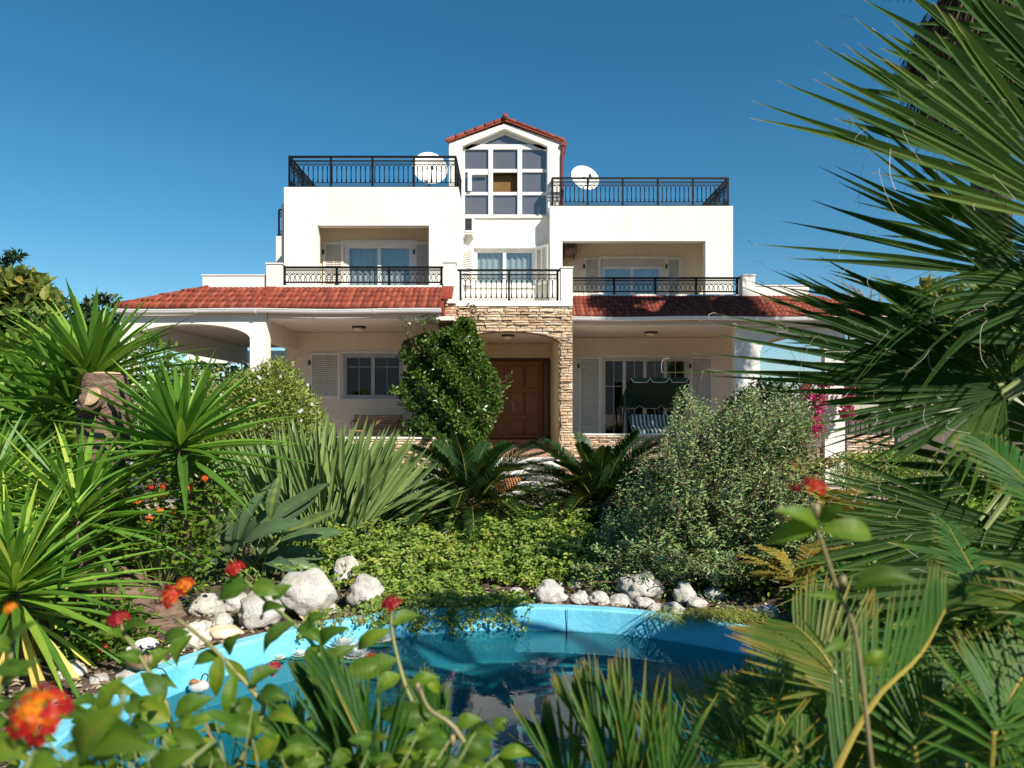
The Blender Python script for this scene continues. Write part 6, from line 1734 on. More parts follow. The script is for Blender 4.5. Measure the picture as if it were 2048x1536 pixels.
for k in range(26):
    f = FO()
    a = k * 2.4; e = random.uniform(-.25, 1.2); c0 = np.array([QX, QY, 9.75]); h = np.array([math.cos(a) * math.cos(e), math.sin(a) * math.cos(e), math.sin(e)]); hub = c0 + h * 1.0
    s_ = np.cross(h, [0, 0, 1]); s_ /= np.linalg.norm(s_)
    an = np.linspace(-1.4, 1.4, 26); D = h[None] * np.cos(an)[:, None] + s_[None] * np.sin(an)[:, None]
    f.straps(np.repeat(hub[None], 26, 0), D, np.cross(s_, h)[None] + 0 * D, 1.05, .11, .6 + .4 * U(26), .35, 6, .3)
    mm = MB(); mm.tube([tuple(c0), tuple(hub)], [.03, .018], 5); f.mb(mm)
    f.build('frond', M['palm'], t2)

# ------------------------------------------------------------------ near cycads at the lower right and lower centre
def ncycad(label, base, fr, group='cycads close to the camera'):
    t = thing('sago_cycad', label, 'cycad', base, group)
    m = MB(); m.lathe((base[0], base[1], 0), [(base[2] - .1, .1), (base[2] + .12, .11), (base[2] + .2, .06)], 12); m.build('trunk', M['bark'], t)
    for kw in fr:
        pts = [kw.pop('root', None) or Vector((base[0], base[1], base[2] + .15))] + [P(*p) for p in kw.pop('pts')]
        f = FO(); kw.setdefault('rr', .0042); frond(f, pts, kw.pop('ll'), kw.pop('wd'), kw.pop('n', 46), lmat=0, rmat=1, **kw)
        f.build('frond', [M['cycadnear'], M['rachis']], t)
    return t
RB_ = (.62, .95, .45)
ncycad('near cycad in the lower right corner, fronds with brown tips', RB_, [
    dict(pts=[(1720, 1570, 1.25), (1600, 1520, 1.35), (1430, 1470, 1.45), (1290, 1440, 1.55)], ll=.17, wd=0.0058, n=61, up=(-.1, -.9, .4), vee=.1, fwd=0.4950, base=.3, rnd=(.18, .4), tip=0.0, tipstart=.82, sides=(1,), droop=.0),
    dict(pts=[(1760, 1540, 1.3), (1660, 1440, 1.4), (1580, 1390, 1.5), (1500, 1370, 1.6)], ll=.16, wd=0.0058, n=56, up=(-.1, -.9, .4), vee=.1, fwd=0.4950, base=.35, rnd=(.2, .42), tip=0.0, tipstart=.82, sides=(1, -1), droop=.0),
    dict(pts=[(1740, 1480, 1.0), (1690, 1380, 1.02), (1640, 1300, 1.06), (1590, 1250, 1.1)], ll=.15, wd=0.0066, n=36, up=(0, -1, .3), vee=.1, fwd=0.5940, base=.3, rnd=(.25, .55), tip=0.05, tipstart=.85, droop=.0),
    dict(root=P(1600, 1720, .72), pts=[(1670, 1545, .74), (1750, 1400, .78), (1840, 1310, .82), (1890, 1220, .86)], ll=.135, wd=0.0044, n=34, sides=(-1,), up=(-.5, -.8, .3), vee=.0, fwd=1.7, base=.25, rnd=(.5, .8), tip=.2, tipstart=.9, droop=-.15),
    dict(pts=[(1930, 1500, 1.0), (1920, 1400, 1.1), (1850, 1300, 1.2), (1790, 1270, 1.3)], ll=.14, wd=0.0059, n=56, up=(0, -.6, .8), vee=.1, fwd=0.3960, base=.2, rnd=(.6, 1), tip=.1, tipstart=.9),
    dict(pts=[(2080, 1330, 1.1), (2030, 1260, 1.15), (1980, 1200, 1.2), (1895, 1050, 1.3)], ll=.14, wd=0.0063, n=64, up=(.5, -.6, .6), vee=.1, fwd=0.3630, base=.2, rnd=(.7, 1), tip=.1, tipstart=.95, droop=.25),
    dict(pts=[(2130, 1300, .9), (2080, 1220, .95), (2000, 1180, 1.0), (1930, 1165, 1.05)], ll=.13, wd=0.0066, n=50, up=(0, -.8, .5), vee=.0, fwd=0.5280, base=.2, rnd=(.3, .7), tip=.05, tipstart=.85, droop=.3),
    dict(pts=[(2200, 1150, 1.0), (2110, 1030, 1.0), (2040, 950, 1.05), (1965, 885, 1.1)], ll=.11, wd=0.0056, n=61, up=(.3, -.8, .5), vee=.1, fwd=0.5280, base=.3, rnd=(.6, 1), tip=.15, tipstart=.92),
    dict(pts=[(1980, 1560, .8), (2010, 1480, .85), (2020, 1400, .9), (2060, 1330, .95)], ll=.13, wd=0.0066, n=47, up=(0, -.9, .4), vee=.2, fwd=0.5940, base=.2, rnd=(.5, .9), tip=.1, tipstart=.9),
    dict(pts=[(1840, 1580, .9), (1830, 1500, .95), (1850, 1430, 1.0), (1900, 1380, 1.05)], ll=.12, wd=0.0066, n=47, up=(0, -.9, .4), vee=.2, fwd=0.5940, base=.2, rnd=(.5, .9), tip=.1, tipstart=.9),
    *[dict(pts=[(x0 + 60, 1640, y_), (x0 + 20, 1560, y_ + .04), (x0 - dx * .4, 1500 - hh * .5, y_ + .1), (x0 - dx, 1480 - hh, y_ + .2)], ll=.14, wd=.006, n=44, up=(0, -.9, .4), vee=.15, fwd=1.3, base=.15, rnd=(.35, 1), tip=.1, tipstart=.9) for x0, y_, dx, hh in ((1500, 1.0, 40, 60), (1600, .95, 90, 120), (1680, 1.1, -20, 160), (1780, 1.0, 60, 100), (1880, 1.15, 80, 180), (1960, 1.0, 20, 80), (2040, 1.05, 90, 150), (2060, .9, 40, 60), (1740, 1.3, 120, 190), (1560, 1.25, 120, 110))],
    dict(pts=[(1560, 1600, .95), (1500, 1560, 1.0), (1430, 1545, 1.1), (1350, 1530, 1.2)], ll=.13, wd=0.0056, n=56, up=(-.1, -.9, .4), vee=.1, fwd=0.4620, base=.2, rnd=(.25, .6), tip=.05, tipstart=.85),
])
ncycad('near cycad with upright green leaflets at the bottom centre', (.16, .95, .6), [
    dict(pts=[(1230, 1640, .95), (1215, 1560, .97), (1190, 1490, 1.0), (1160, 1430, 1.05)], ll=0.150, wd=0.0059, n=47, up=(0, -1, .2), vee=.1, fwd=3.3, base=.1, rnd=(.45, .85), tip=.15, tipstart=.9, droop=-.05),
    dict(pts=[(1280, 1640, .95), (1270, 1570, .97), (1250, 1500, 1.0), (1225, 1450, 1.05)], ll=0.163, wd=0.0066, n=42, up=(0, -1, .2), vee=.1, fwd=3.5, base=.1, rnd=(.5, .9), tip=.12, tipstart=.9, droop=-.05),
    dict(pts=[(1150, 1640, 1.0), (1130, 1580, 1.02), (1110, 1530, 1.05), (1090, 1480, 1.1)], ll=0.138, wd=0.0066, n=42, up=(0, -1, .2), vee=.2, fwd=3.1, base=.1, rnd=(.6, 1), tip=.12, tipstart=.9, droop=.0),
    dict(pts=[(1330, 1640, .9), (1340, 1590, .92), (1330, 1540, .95), (1315, 1480, 1.0)], ll=0.150, wd=0.0059, n=39, up=(0, -1, .2), vee=.1, fwd=3.5, base=.1, rnd=(.5, .9), tip=.12, tipstart=.9),
])
ncycad('near cycad with dark upright leaflets left of the bottom centre', (-.22, .95, .6), [
    dict(pts=[(720, 1640, .9), (705, 1560, .9), (680, 1480, .92), (640, 1380, .95)], ll=0.163, wd=0.0066, n=50, up=(0, -1, .2), vee=.1, fwd=3.3, base=.1, rnd=(.6, 1), tip=.4, tipstart=.95),
    dict(pts=[(760, 1640, .85), (750, 1560, .86), (720, 1480, .88), (660, 1350, .92)], ll=0.150, wd=0.0066, n=47, up=(0, -1, .2), vee=.2, fwd=3.7, base=.1, rnd=(.65, 1), tip=.4, tipstart=.95),
    dict(pts=[(880, 1640, .95), (880, 1580, .95), (870, 1500, .98), (850, 1420, 1.0)], ll=0.150, wd=0.0059, n=44, up=(0, -1, .2), vee=.1, fwd=3.5, base=.1, rnd=(.6, 1), tip=.4, tipstart=.95),
    dict(pts=[(640, 1640, .95), (620, 1580, .95), (600, 1520, .98), (560, 1460, 1.0)], ll=0.150, wd=0.0059, n=44, up=(0, -1, .2), vee=.1, fwd=3.1, base=.1, rnd=(.55, 1), tip=.4, tipstart=.95),
])

# ------------------------------------------------------------------ near lantana sprays: stems, opposite leaves and flower heads placed one by one
def lantana(label, base, stems, leaves, heads, buds=(), tone=0.):
    t = thing('lantana', label, 'lantana', base, 'lantana sprays close to the camera')
    m = MB()
    for s_, r_ in stems:
        pts = [P(*p) for p in s_]; m.tube([tuple(p) for p in spline(pts, 14)], [r_ * (1.1 - .4 * i / 13) for i in range(14)], 6, rnd=random.uniform(.1, .9))
    m.build('stem', M['stem'], t, smooth=True)
    for px, py, Y in buds: MB().lathe(tuple(P(px, py, Y)), [(-.008, .002), (0, .004), (.006, .003)], 6, rnd=.15).build('bud', M['stem'], t, smooth=True)
    for lf in leaves:
        x0, y0, x1, y1, wpx, Y = lf[:6]
        f = FO(); wd = .74 * wpx * Y / F
        a, b = P(x0, y0, Y), P(x1, y1, Y + random.uniform(-.03, .03))
        nv = (random.uniform(-.3, .3), -.75 + random.uniform(-.15, .2), .55 + random.uniform(-.2, .3))
        f.bigleaf(a, b, wd, nv, (lf[6] if len(lf) > 6 else random.uniform(.08, .22)) * 1.25, random.uniform(.15, .6), min(1, max(0, random.uniform(.1, .9) + tone)), wave=.05, nu=22, prof=((0, .06, .2, .38, .6, .8, .93, 1), (.05, .4, .85, 1, .82, .45, .16, .0)), side=lf[7] if len(lf) > 7 else random.uniform(-.08, .08))
        f.build('leaf', M['lantana'], t, smooth=True)
    for px, py, Y, rpx, tn, nv in heads:
        f = FO(); floret_head(f, P(px, py, Y), rpx * .78 * Y / F, nv, 0, 15, up=.38, tone=tn); f.build('flower_head', M['petalred'], t)
    return t
L1 = [(385, 1310, 430, 1325), ]
FILL = []
for k in range(130):
    x0 = random.uniform(-20, 1000); y0 = random.uniform(1405 + max(0, x0 - 500) * .12, 1575)
    if 560 < x0 < 800 and y0 < 1480: y0 += 80
    a = random.uniform(-.6, 3.7); l_ = random.uniform(40, 72); FILL.append((x0, y0, x0 + l_ * math.cos(a), y0 - l_ * .55 * math.sin(a) + 15, l_ * random.uniform(.5, .68), random.uniform(.66, .92)))
for k in range(110):
    x0 = random.uniform(-40, 1010); y0 = random.uniform(1455, 1620)
    if x0 < 330: y0 -= random.uniform(0, 130)
    a = random.uniform(-.6, 3.7); l_ = random.uniform(42, 72); FILL.append((x0, y0, x0 + l_ * math.cos(a), y0 - l_ * .55 * math.sin(a) + 15, l_ * random.uniform(.5, .68), random.uniform(.95, 1.2)))
lantana('near lantana spray with drooping leaves in front of the blue pond wall', (-.32, .95, .5),
  [([(420, 1640, .95), (520, 1440, .95), (515, 1395, .95), (440, 1310, .95), (390, 1265, .97), (350, 1235, .98)], .0035),
   ([(560, 1640, .95), (580, 1480, .95), (640, 1330, .97), (600, 1260, .98), (530, 1200, 1.0), (490, 1160, 1.0)], .0035),
   ([(860, 1640, .9), (845, 1460, .92), (810, 1370, .95), (785, 1270, .97), (782, 1205, .98)], .0033),
   ([(1000, 1640, .85), (920, 1470, .85), (860, 1420, .86), (838, 1375, .88)], .0033),
   ([(330, 1640, .9), (340, 1440, .9), (290, 1330, .92), (250, 1270, .95), (238, 1235, .95)], .003)] + [([(480 + (q[0] - 480) * .15, 1900, .95), (480 + (q[0] - 480) * .75 + random.uniform(-40, 40), (q[1] + 1720) / 2, q[5]), (q[0], q[1], q[5])], .0013) for q in FILL[::2]],
  [(385, 1270, 355, 1335, 52, .96, .12, .1), (380, 1265, 330, 1300, 40, .97), (445, 1315, 385, 1340, 45, .95, .15), (440, 1310, 432, 1395, 46, .95), (455, 1305, 480, 1265, 42, .95), (450, 1318, 500, 1370, 40, .95),
   (470, 1345, 460, 1440, 40, .95), (500, 1370, 560, 1340, 50, .94), (520, 1385, 585, 1400, 50, .94, .2), (525, 1240, 575, 1215, 40, 1.0), (590, 1245, 528, 1310, 52, .98, .2, -.1), (600, 1250, 650, 1290, 40, .98, .18),
   (615, 1265, 655, 1225, 40, .98), (640, 1290, 612, 1330, 42, .97), (640, 1300, 700, 1255, 46, .97, .18), (645, 1330, 715, 1290, 44, .97), (500, 1165, 435, 1200, 62, 1.0, .1), (505, 1170, 560, 1190, 52, 1.0, .1), (545, 1200, 585, 1170, 44, 1.0),
   (785, 1250, 840, 1232, 40, .97, .1), (780, 1260, 715, 1300, 44, .97, .2), (795, 1320, 700, 1345, 56, .95, .12), (690, 1345, 785, 1335, 62, .94, .15), (800, 1350, 750, 1390, 48, .95), (820, 1375, 880, 1355, 40, .95), (845, 1355, 880, 1385, 32, .95, .2),
   (845, 1440, 780, 1480, 50, .92, .15), (850, 1450, 905, 1425, 40, .92), (870, 1430, 750, 1430, 62, .88, .16), (900, 1470, 830, 1500, 56, .86), (920, 1480, 985, 1510, 60, .85, .2, .1), (910, 1455, 965, 1440, 44, .86), (880, 1510, 800, 1535, 56, .86),
   (340, 1440, 260, 1400, 70, .88, .12), (350, 1430, 430, 1395, 66, .88, .15), (330, 1400, 280, 1345, 52, .9), (345, 1460, 420, 1500, 70, .86, .15), (300, 1340, 345, 1300, 44, .92), (285, 1325, 230, 1310, 40, .93), (450, 1445, 520, 1470, 66, .85), (520, 1450, 450, 1420, 52, .9),
   (540, 1430, 600, 1450, 54, .9, .15), (560, 1470, 500, 1520, 60, .88), (575, 1480, 640, 1500, 56, .88), (360, 1500, 300, 1540, 66, .85), (400, 1520, 470, 1540, 66, .84), (640, 1440, 690, 1400, 46, .92), (700, 1410, 745, 1380, 44, .93), (250, 1275, 205, 1270, 34, .95), (245, 1262, 300, 1250, 36, .95), (620, 1520, 560, 1545, 60, .85), (700, 1500, 660, 1540, 50, .86)] + FILL,
  [(470, 1135, 1.0, 24, .72, (0, -.6, 1)), (345, 1190, .98, 34, .55, (-.3, -.7, .8)), (370, 1168, .98, 22, .3, (.2, -.6, .9)), (237, 1237, .95, 28, .9, (0, -.35, 1)), (782, 1205, .97, 26, .9, (0, -.5, 1)), (545, 1336, .97, 20, .72, (0, -.7, .8)), (742, 1318, .96, 20, .6, (.1, -.6, .9)), (778, 1322, .96, 14, .75, (.2, -.6, .9))],
  [(720, 1240, .97), (655, 1265, .98), (508, 1375, .95), (835, 1375, .9), (905, 1480, .85), (300, 1320, .92)])
lantana('out of focus lantana with a large orange and red flower head in the corner', (-.32, .42, .9),
  [([(-40, 1700, .42), (40, 1560, .42), (80, 1480, .43), (90, 1440, .43)], .0025), ([(120, 1700, .5), (180, 1540, .5), (230, 1450, .52), (250, 1380, .53)], .0025), ([(-60, 1500, .6), (0, 1380, .6), (30, 1280, .62)], .0022), ([(200, 1660, .5), (330, 1560, .52), (430, 1480, .55)], .0025)],
  [(120, 1530, 30, 1560, 90, .42, .1), (150, 1500, 260, 1400, 110, .5, .12), (190, 1470, 320, 1500, 110, .5, .15), (60, 1500, -40, 1480, 80, .43), (200, 1540, 110, 1590, 100, .48), (10, 1370, 85, 1320, 60, .6, .15), (0, 1400, -60, 1380, 60, .6), (25, 1290, 80, 1240, 42, .62, .1), (20, 1300, -40, 1280, 46, .62), (-10, 1340, 60, 1350, 56, .6), (300, 1560, 400, 1500, 90, .52), (260, 1560, 330, 1610, 90, .5), (200, 1430, 250, 1350, 70, .53, .1), (-20, 1440, 40, 1400, 60, .58), (250, 1500, 180, 1440, 80, .5), (80, 1560, 160, 1610, 90, .45)],
  [(78, 1425, .43, 72, None, (.15, -.8, .65)), (20, 1215, .62, 16, .2, (0, -.6, .8))])
lantana('tall lantana stem with a single red flower head in front of the palm', (.32, .6, .6),
  [([(1760, 1700, .62), (1715, 1290, .62), (1680, 1195, .62), (1645, 1090, .62), (1628, 1040, .62), (1622, 995, .62)], .0019), ([(1700, 1300, .62), (1660, 1290, .62), (1655, 1260, .62)], .002)],
  [(1635, 1050, 1525, 1090, 62, .62, .12), (1640, 1055, 1545, 1020, 54, .62, .12), (1640, 1060, 1740, 1068, 70, .62, .22, .12), (1640, 1045, 1690, 1010, 52, .62, .1), (1705, 1180, 1840, 1165, 66, .6, .12), (1685, 1200, 1610, 1190, 36, .62, .1), (1690, 1290, 1640, 1310, 40, .62), (1725, 1330, 1770, 1300, 40, .6)],
  [(1628, 972, .62, 30, .62, (.15, -.5, .9)), (1592, 976, .63, 16, .95, (-.3, -.5, .8))],
  [(1560, 1025, .62), (1685, 1165, .62), (1632, 1020, .62)], tone=-.02)

# ------------------------------------------------------------------ things on and around the house
def dish(label, c, Rr, facing, foot):
    t = thing('satellite_dish', label, 'satellite dish', tuple(foot))
    d_ = Vector(facing).normalized(); q = d_.to_track_quat('Z', 'Y'); c = Vector(c)
    n = 28; m = MB(); vs = []
    rr = (0.02, .25, .5, .75, .97, 1.0)
    for k in rr:
        for j in range(n): a = 2 * math.pi * j / n; vs.append(c + q @ Vector((Rr * k * math.cos(a), Rr * 1.06 * k * math.sin(a), .16 * Rr * (k * k) * 1.6)))
    for k in rr[::-1]:
        for j in range(n): a = 2 * math.pi * j / n; vs.append(c + q @ Vector((Rr * k * math.cos(a), Rr * 1.06 * k * math.sin(a), .16 * Rr * (k * k) * 1.6 - .02)))
    fs = [(i * n + j, i * n + (j + 1) % n, (i + 1) * n + (j + 1) % n, (i + 1) * n + j) for i in range(11) for j in range(n)]
    m.add(vs, fs).build('reflector', M['dish'], t, smooth=True)
    m = MB(); tip = c + q @ Vector((0, -Rr * .55, Rr * 1.0)); m.tube([c + q @ Vector((0, -Rr * 1.0, .1)), tip], .014, 6); m.tube([c + q @ Vector((Rr * .8, -Rr * .3, .15)), tip], .008, 5); m.tube([c + q @ Vector((-Rr * .8, -Rr * .3, .15)), tip], .008, 5); m.build('arm', M['metal'], t)
    m = MB(); m.lathe(tuple(tip), [(-.05, .03), (.0, .04), (.05, .03)], 10); m.build('receiver', M['metal'], t)
    m = MB(); m.tube([tuple(foot), (foot[0], foot[1], c.z - .1), tuple(c - d_ * .06)], .03, 8); m.build('mast', M['pipe'], t)
dish('larger white satellite dish behind the left roof terrace railing', P(859, 341, 19.2), .47, (.22, -.9, .30), (X(858, 19.5), 19.55, lz1 - .05))
dish('smaller tilted white satellite dish on the right roof terrace', P(1168, 360, 20.6), .42, (.22, -.85, .42), (X(1166, 20.9), 20.95, rz1 - .05))
def acunit(label, x0, x1, y0, y1, z0, z1, body, grille, face='y'):
    t = thing('air_conditioner', label, 'air conditioner', ((x0 + x1) / 2, y1, z0), 'air conditioners on the villa')
    MB().box(x0, x1, y0, y1, z0, z1).build('casing', M[body], t, bevel=.012)
    m = MB(); zz = z0 + .06
    m.box(x0 + .05, x1 - .05, y0 - .004, y0 + .001, z0 + .05, z1 - .05); g_ = m.build('grille', M[grille], t)
    m = MB()
    while zz < z1 - .05: m.box(x0 + .045, x1 - .045, y0 - .012, y0 - .0045, zz, zz + .008); zz += .04
    if body != 'plastic': m.build('louvres', M[body], g_)
    m = MB(); m.box(x0 - .01, x1 + .01, y0 + .02, y1, z0 - .04, z0 - .005); m.box(x0, x0 + .03, y0 + .02, y1, z0 - .12, z0 - .042); m.box(x1 - .03, x1, y0 + .02, y1, z0 - .12, z0 - .042); m.build('bracket', M['plastic' if body == 'plastic' else 'rustbox'], t)
acunit('white air conditioner high on the middle wall under the gable window', X(927, 19.1), X(948, 19.1), 18.95, YT - .003, Z(467, 19.1), Z(436, 19.1), 'plastic', 'black')
acunit('rusty brown air conditioner under the ceiling of the right balcony', X(1128, 19.5), X(1151, 19.5), 19.1, RB - .003, Z(506, 19.5), Z(487, 19.5), 'rustbox', 'black')

# bench
t = thing('garden_bench', 'slatted wooden bench on the left porch under the grey window', 'bench', (X(755, 17.1), 17.1, FLOOR))
bx0, bx1 = X(703, 17.1), X(803, 17.1)
m = MB()
for k in range(6): m.box(bx0, bx1, 17.28 + .012 * k, 17.305 + .012 * k, FLOOR + .44 + k * .06, FLOOR + .485 + k * .06)
m.build('backrest', M['benchwood'], t, bevel=.004)
m = MB()
for k in range(6): m.box(bx0, bx1, 16.82 + .075 * k, 16.88 + .075 * k, FLOOR + .40, FLOOR + .425)
m.build('seat', M['benchwood'], t, bevel=.004)
for x in (bx0 + .05, bx1 - .05):
    MB().tube([(x, 16.85, FLOOR), (x, 16.83, FLOOR + .38), (x, 17.2, FLOOR + .38), (x, 17.31, FLOOR + .45), (x, 17.38, FLOOR + .8)], .018, 6).build('leg', M['metal'], t)
    MB().tube([(x, 17.3, FLOOR), (x, 17.27, FLOOR + .42)], .018, 6).build('leg', M['metal'], t)
    MB().tube([(x, 16.84, FLOOR + .38), (x, 16.84, FLOOR + .62), (x, 17.0, FLOOR + .66), (x, 17.33, FLOOR + .62)], .018, 6).build('armrest', M['metal'], t)

# garden swing with awning
def stripemat():
    m, n, l, b, o = new_mat('green_white_stripes')
    t_ = n.new('ShaderNodeTexCoord'); s_ = n.new('ShaderNodeSeparateXYZ'); l.new(t_.outputs['Object'], s_.inputs[0])
    w_ = n.new('ShaderNodeMath'); w_.operation = 'MULTIPLY'; w_.inputs[1].default_value = 1 / .102; l.new(s_.outputs[0], w_.inputs[0])
    fr = n.new('ShaderNodeMath'); fr.operation = 'FRACT'; l.new(w_.outputs[0], fr.inputs[0])
    r = ramp(n, [(0.012, 0.075, 0.055), (0.62, 0.64, 0.66)], [0.48, 0.52]); r.color_ramp.interpolation = 'CONSTANT'
    r.color_ramp.elements[0].position = 0; r.color_ramp.elements[1].position = .5
    l.new(fr.outputs[0], r.inputs[0]); l.new(r.outputs[0], b.inputs['Base Color']); b.inputs['Roughness'].default_value = .85
    return m
M['stripe'] = stripemat()
M['awning'] = surf('dark_green_canvas', (0.012, 0.035, 0.022), (0.02, 0.055, 0.035), 6, 0.85, 90, 0.2)
M['swingframe'] = surf('green_tube_paint', (0.015, 0.05, 0.05), (0.03, 0.08, 0.08), 6, 0.4, 60, 0)
M['piping'] = surf('white_piping', (0.7, 0.7, 0.7), (0.78, 0.78, 0.78), 6, 0.7, 60, 0)
SY = 18.45
sx0, sx1 = X(1246, SY), X(1374, SY)
scx = (sx0 + sx1) / 2
t = thing('garden_swing', 'green canopied garden swing with striped cushion on the right porch', 'swing', (scx, SY, FLOOR))
zt_, zf, zbk = Z(757, SY), Z(765, SY), Z(795, SY)
def scallop(xa, xb, n, z, dep): 
    out = []
    for i in range(61):
        u = i / 60; q = (u * n) % 1; out.append((xa + (xb - xa) * u, z - dep * (min(1, abs(q - .5) * -6 + 3) if abs(q - .5) < .5 else 0)))
    return out
m = MB()
yf, yb_ = SY - .55, SY + .6
ztop = Z(756, yf)
m.add([(sx0 + .1, yf, ztop), (sx1 - .1, yf, ztop), (sx1 + .02, yb_, Z(812, SY) + .02), (sx0 - .02, yb_, Z(812, SY) + .02), (sx0 + .1, yf, ztop - .01), (sx1 - .1, yf, ztop - .01), (sx1 + .02, yb_, Z(812, SY) + .01), (sx0 - .02, yb_, Z(812, SY) + .01)], [(0, 1, 2, 3), (7, 6, 5, 4)])
sc = scallop(sx0 + .1, sx1 - .1, 3, ztop, .11)
m.add([(x, yf - .01, ztop) for x, z in sc] + [(x, yf - .02, z) for x, z in sc], [(i, i + 1, 62 + i, 61 + i) for i in range(60)])
sb = scallop(sx0 - .02, sx1 + .02, 3, Z(812, SY) + .02, .08)
m.add([(x, yb_, Z(812, SY) + .02) for x, z in sb] + [(x, yb_, z) for x, z in sb], [(i, i + 1, 62 + i, 61 + i) for i in range(60)])
for xs_, s_ in ((sx0, 1), (sx1, -1)):
    m.add([(xs_ + s_ * .1, yf, ztop), (xs_ - s_ * .02, yb_, Z(812, SY) + .02), (xs_ - s_ * .02, yb_, Z(812, SY) - .05), (xs_ + s_ * .08, yf, ztop - .1)], [(0, 1, 2, 3)])
cn = m.build('canopy', M['awning'], t)
MB().tube([(x, yf - .025, z) for x, z in sc], .008, 4).build('piping', M['piping'], cn); MB().tube([(x, yb_ - .01, z) for x, z in sb], .008, 4).build('piping', M['piping'], cn)
for s_, xs_ in ((1, sx0 + .05), (-1, sx1 - .05)):
    MB().tube([(xs_, SY - .5, FLOOR), (xs_, SY, Z(790, SY)), (xs_, SY + .5, FLOOR)], .022, 8).build('leg', M['swingframe'], t)
MB().tube([(sx0 + .05, SY, Z(781, SY)), (sx1 - .05, SY, Z(781, SY))], .018, 8).build('crossbar', M['swingframe'], t)
cx0, cx1 = X(1262, SY), X(1362, SY)
m = MB()
prof = [(SY + .3, Z(829, SY)), (SY + .22, Z(840, SY)), (SY + .12, Z(851, SY)), (SY - .1, Z(856, SY)), (SY - .3, Z(860, SY)), (SY - .34, Z(867, SY))]
vs = []
for i in range(13):
    x = cx0 + (cx1 - cx0) * i / 12 
    for y_, z_ in prof: vs.append((x + (.07 if y_ < SY else 0) * 0, y_, z_))
k = len(prof)
vs += [(v[0], v[1] + .03, v[2] - .05) for v in vs]
h = 13 * k
fs = [(i * k + j, (i + 1) * k + j, (i + 1) * k + j + 1, i * k + j + 1) for i in range(12) for j in range(k - 1)]
fs += [tuple(h + q for q in f_[::-1]) for f_ in fs]
m.add(vs, fs); m.build('cushion', M['stripe'], t, smooth=True)
m = MB(); m.box(cx0 - .02, cx1 + .02, SY - .3, SY + .3, FLOOR + .28, FLOOR + .31); m.tube([(cx0 - .03, SY + .3, Z(829, SY)), (cx0 - .03, SY - .32, FLOOR + .3)], .014, 6); m.tube([(cx1 + .03, SY + .3, Z(829, SY)), (cx1 + .03, SY - .32, FLOOR + .3)], .014, 6); m.build('seat_frame', M['swingframe'], t)
for xs_ in (cx0 - .03, cx1 + .03):
    MB().tube([(xs_, SY, Z(795, SY)), (xs_, SY + .1, Z(838, SY))], .008, 5).build('hanger', M['metal'], t)

# ------------------------------------------------------------------ on the water
M['pad'] = leafmat('lily_pad', [(0.02, 0.16, 0.10), (0.03, 0.22, 0.14)], 0.35, 0.1, (0.05, 0.3, 0.15), 0.5)
def lily(label, px, py, rpx, tall=1.0, tone=0):
    Y = (EYE - WATER) * F / (py + 10 - 823); c = P(px, py + 8, Y); c.z = WATER + .004; r_ = rpx * Y / F
    t = thing('water_lily', label, 'water lily', tuple(c), 'white water lilies on the pond')
    m = MB(); n = 26; vs = [tuple(c)] + [(c.x + r_ * 1.25 * math.cos(a), c.y + r_ * 1.25 * math.sin(a), c.z + .002) for a in [.25 + 5.8 * i / n for i in range(n + 1)]]
    m.add(vs, [(0, i + 1, i + 2) for i in range(n)]); m.build('pad', M['pad'], t)
    f = FO()
    for k, (cnt, e, l2) in enumerate(((12, .2, 1.0), (10, .62, .9), (8, 1.0, .75), (6, 1.3, .6))):
        for j in range(cnt):
            a = j * 2 * math.pi / cnt + k * .3; h = Vector((math.cos(a), math.sin(a), 0)); d0 = h * math.cos(e) + Vector((0, 0, math.sin(e)))
            b = c + Vector((0, 0, .008)) + h * r_ * .08
            f.bigleaf(b, b + d0 * r_ * l2 * Vector((1, 1, tall)).z, r_ * .42, Vector((0, 0, 1)) * math.cos(e) - h * math.sin(e), -.16, .4, random.random(), nu=6)
    f.build('petals', M['petalwhite'], t, smooth=True)
    m = MB(); m.lathe((c.x, c.y, c.z + .01), [(0, r_ * .14), (r_ * .3, r_ * .12)], 8); m.build('stamens', M['cutwood'], t)
lily('large white water lily nearest the blue wall, left of a lantana stem', 686, 1284, 34)
lily('open white water lily farthest right on the pond', 760, 1272, 34)
lily('half hidden white water lily in front of the other two large ones', 712, 1305, 30)
lily('small pale yellowish water lily nearest the left rim', 557, 1310, 15)
lily('tiny white water lily bud behind the lantana stem', 600, 1304, 16)
lily('small white water lily between the bud and the large ones', 634, 1306, 18)
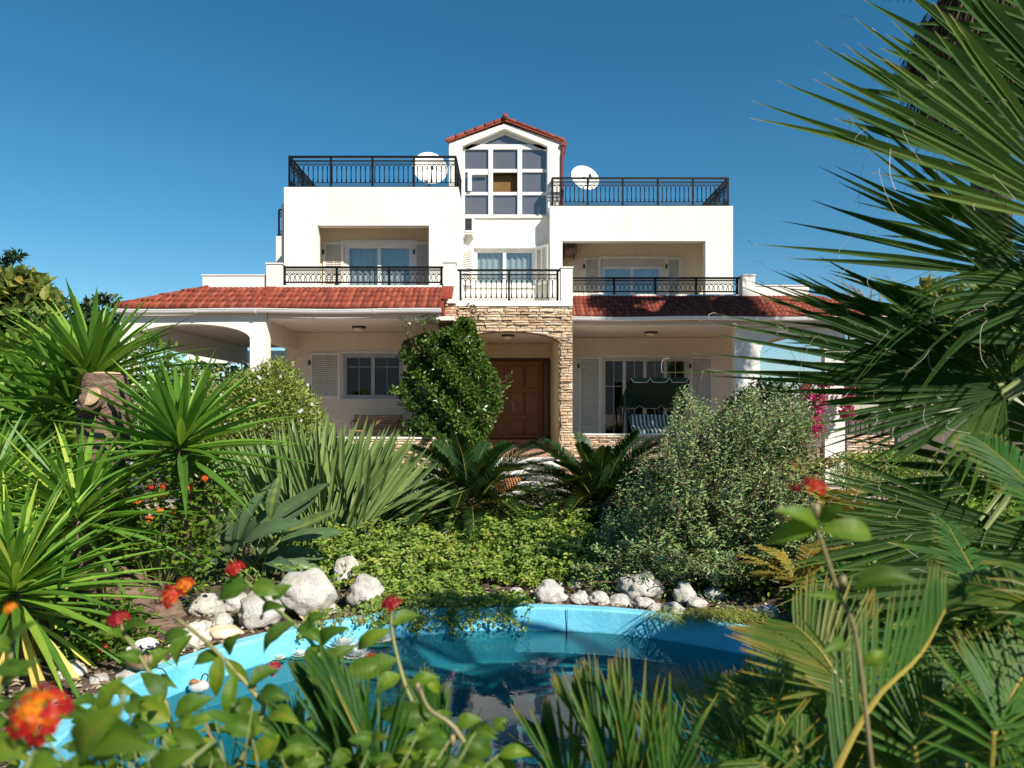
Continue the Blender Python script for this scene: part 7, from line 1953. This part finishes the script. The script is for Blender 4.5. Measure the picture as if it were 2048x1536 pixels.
# duck figure on the bank and a float on the water
M['duckwhite'] = surf('white_black_glaze', (0.02, 0.02, 0.02), (0.74, 0.73, 0.70), 16, 0.4, 60, 0, pos=[.46, .5])
M['duckbrown'] = surf('brown_glaze', (0.16, 0.09, 0.05), (0.32, 0.2, 0.12), 14, 0.5, 60, .2)
def lump(pts, rs, mat, name, parent):
    m = MB(); c = spline(pts, 12); r_ = np.interp(np.linspace(0, 1, 12), np.linspace(0, 1, len(rs)), rs); m.tube([tuple(p) for p in c], list(r_), 12); return m.build(name, M[mat], parent, smooth=True)
YD_ = 3.95
t = thing('duck_figure', 'ornamental duck figure with black and white back on the left bank', 'garden ornament', tuple(P(285, 1332, YD_)))
lump([P(318, 1288, YD_), P(300, 1290, YD_), P(280, 1297, YD_), P(265, 1306, YD_)], [.012, .045, .05, .02], 'duckwhite', 'back', t)
lump([P(322, 1318, YD_), P(300, 1322, YD_), P(275, 1322, YD_), P(255, 1325, YD_)], [.008, .05, .05, .02], 'duckbrown', 'body', t)
hd = lump([P(258, 1310, YD_ - .03), P(262, 1300, YD_ - .03), P(265, 1295, YD_ - .03)], [.018, .028, .012], 'duckwhite', 'head', t)
lump([P(258, 1304, YD_ - .06), P(253, 1307, YD_ - .10)], [.011, .004], 'cutwood', 'beak', hd)
YF_ = 3.05
cF = P(400, 1374, YF_)
YF_ = (EYE - WATER) * F / (1385 - 823); cF = P(400, 1376, YF_)
t = thing('pond_float', 'small silver float with an orange side drifting by the left rim', 'pond ornament', (cF.x, cF.y, WATER))
lump([cF + Vector((.05, 0, .0)), cF + Vector((.02, 0, .01)), cF + Vector((-.03, 0, .005)), cF + Vector((-.06, 0, -.005))], [.012, .035, .035, .012], 'chrome', 'body', t)
lump([cF + Vector((-.05, -.02, .03)), cF + Vector((-.03, -.02, .045)), cF + Vector((.0, -.01, .035))], [.008, .016, .008], 'cone', 'cap', t)
MB().tube([tuple(p) for p in spline([cF + Vector((.0, 0, .03)), cF + Vector((.02, 0, .08)), cF + Vector((.045, 0, .07)), cF + Vector((.04, 0, .04))], 8)], .004, 5).build('loop', M['metal'], t)
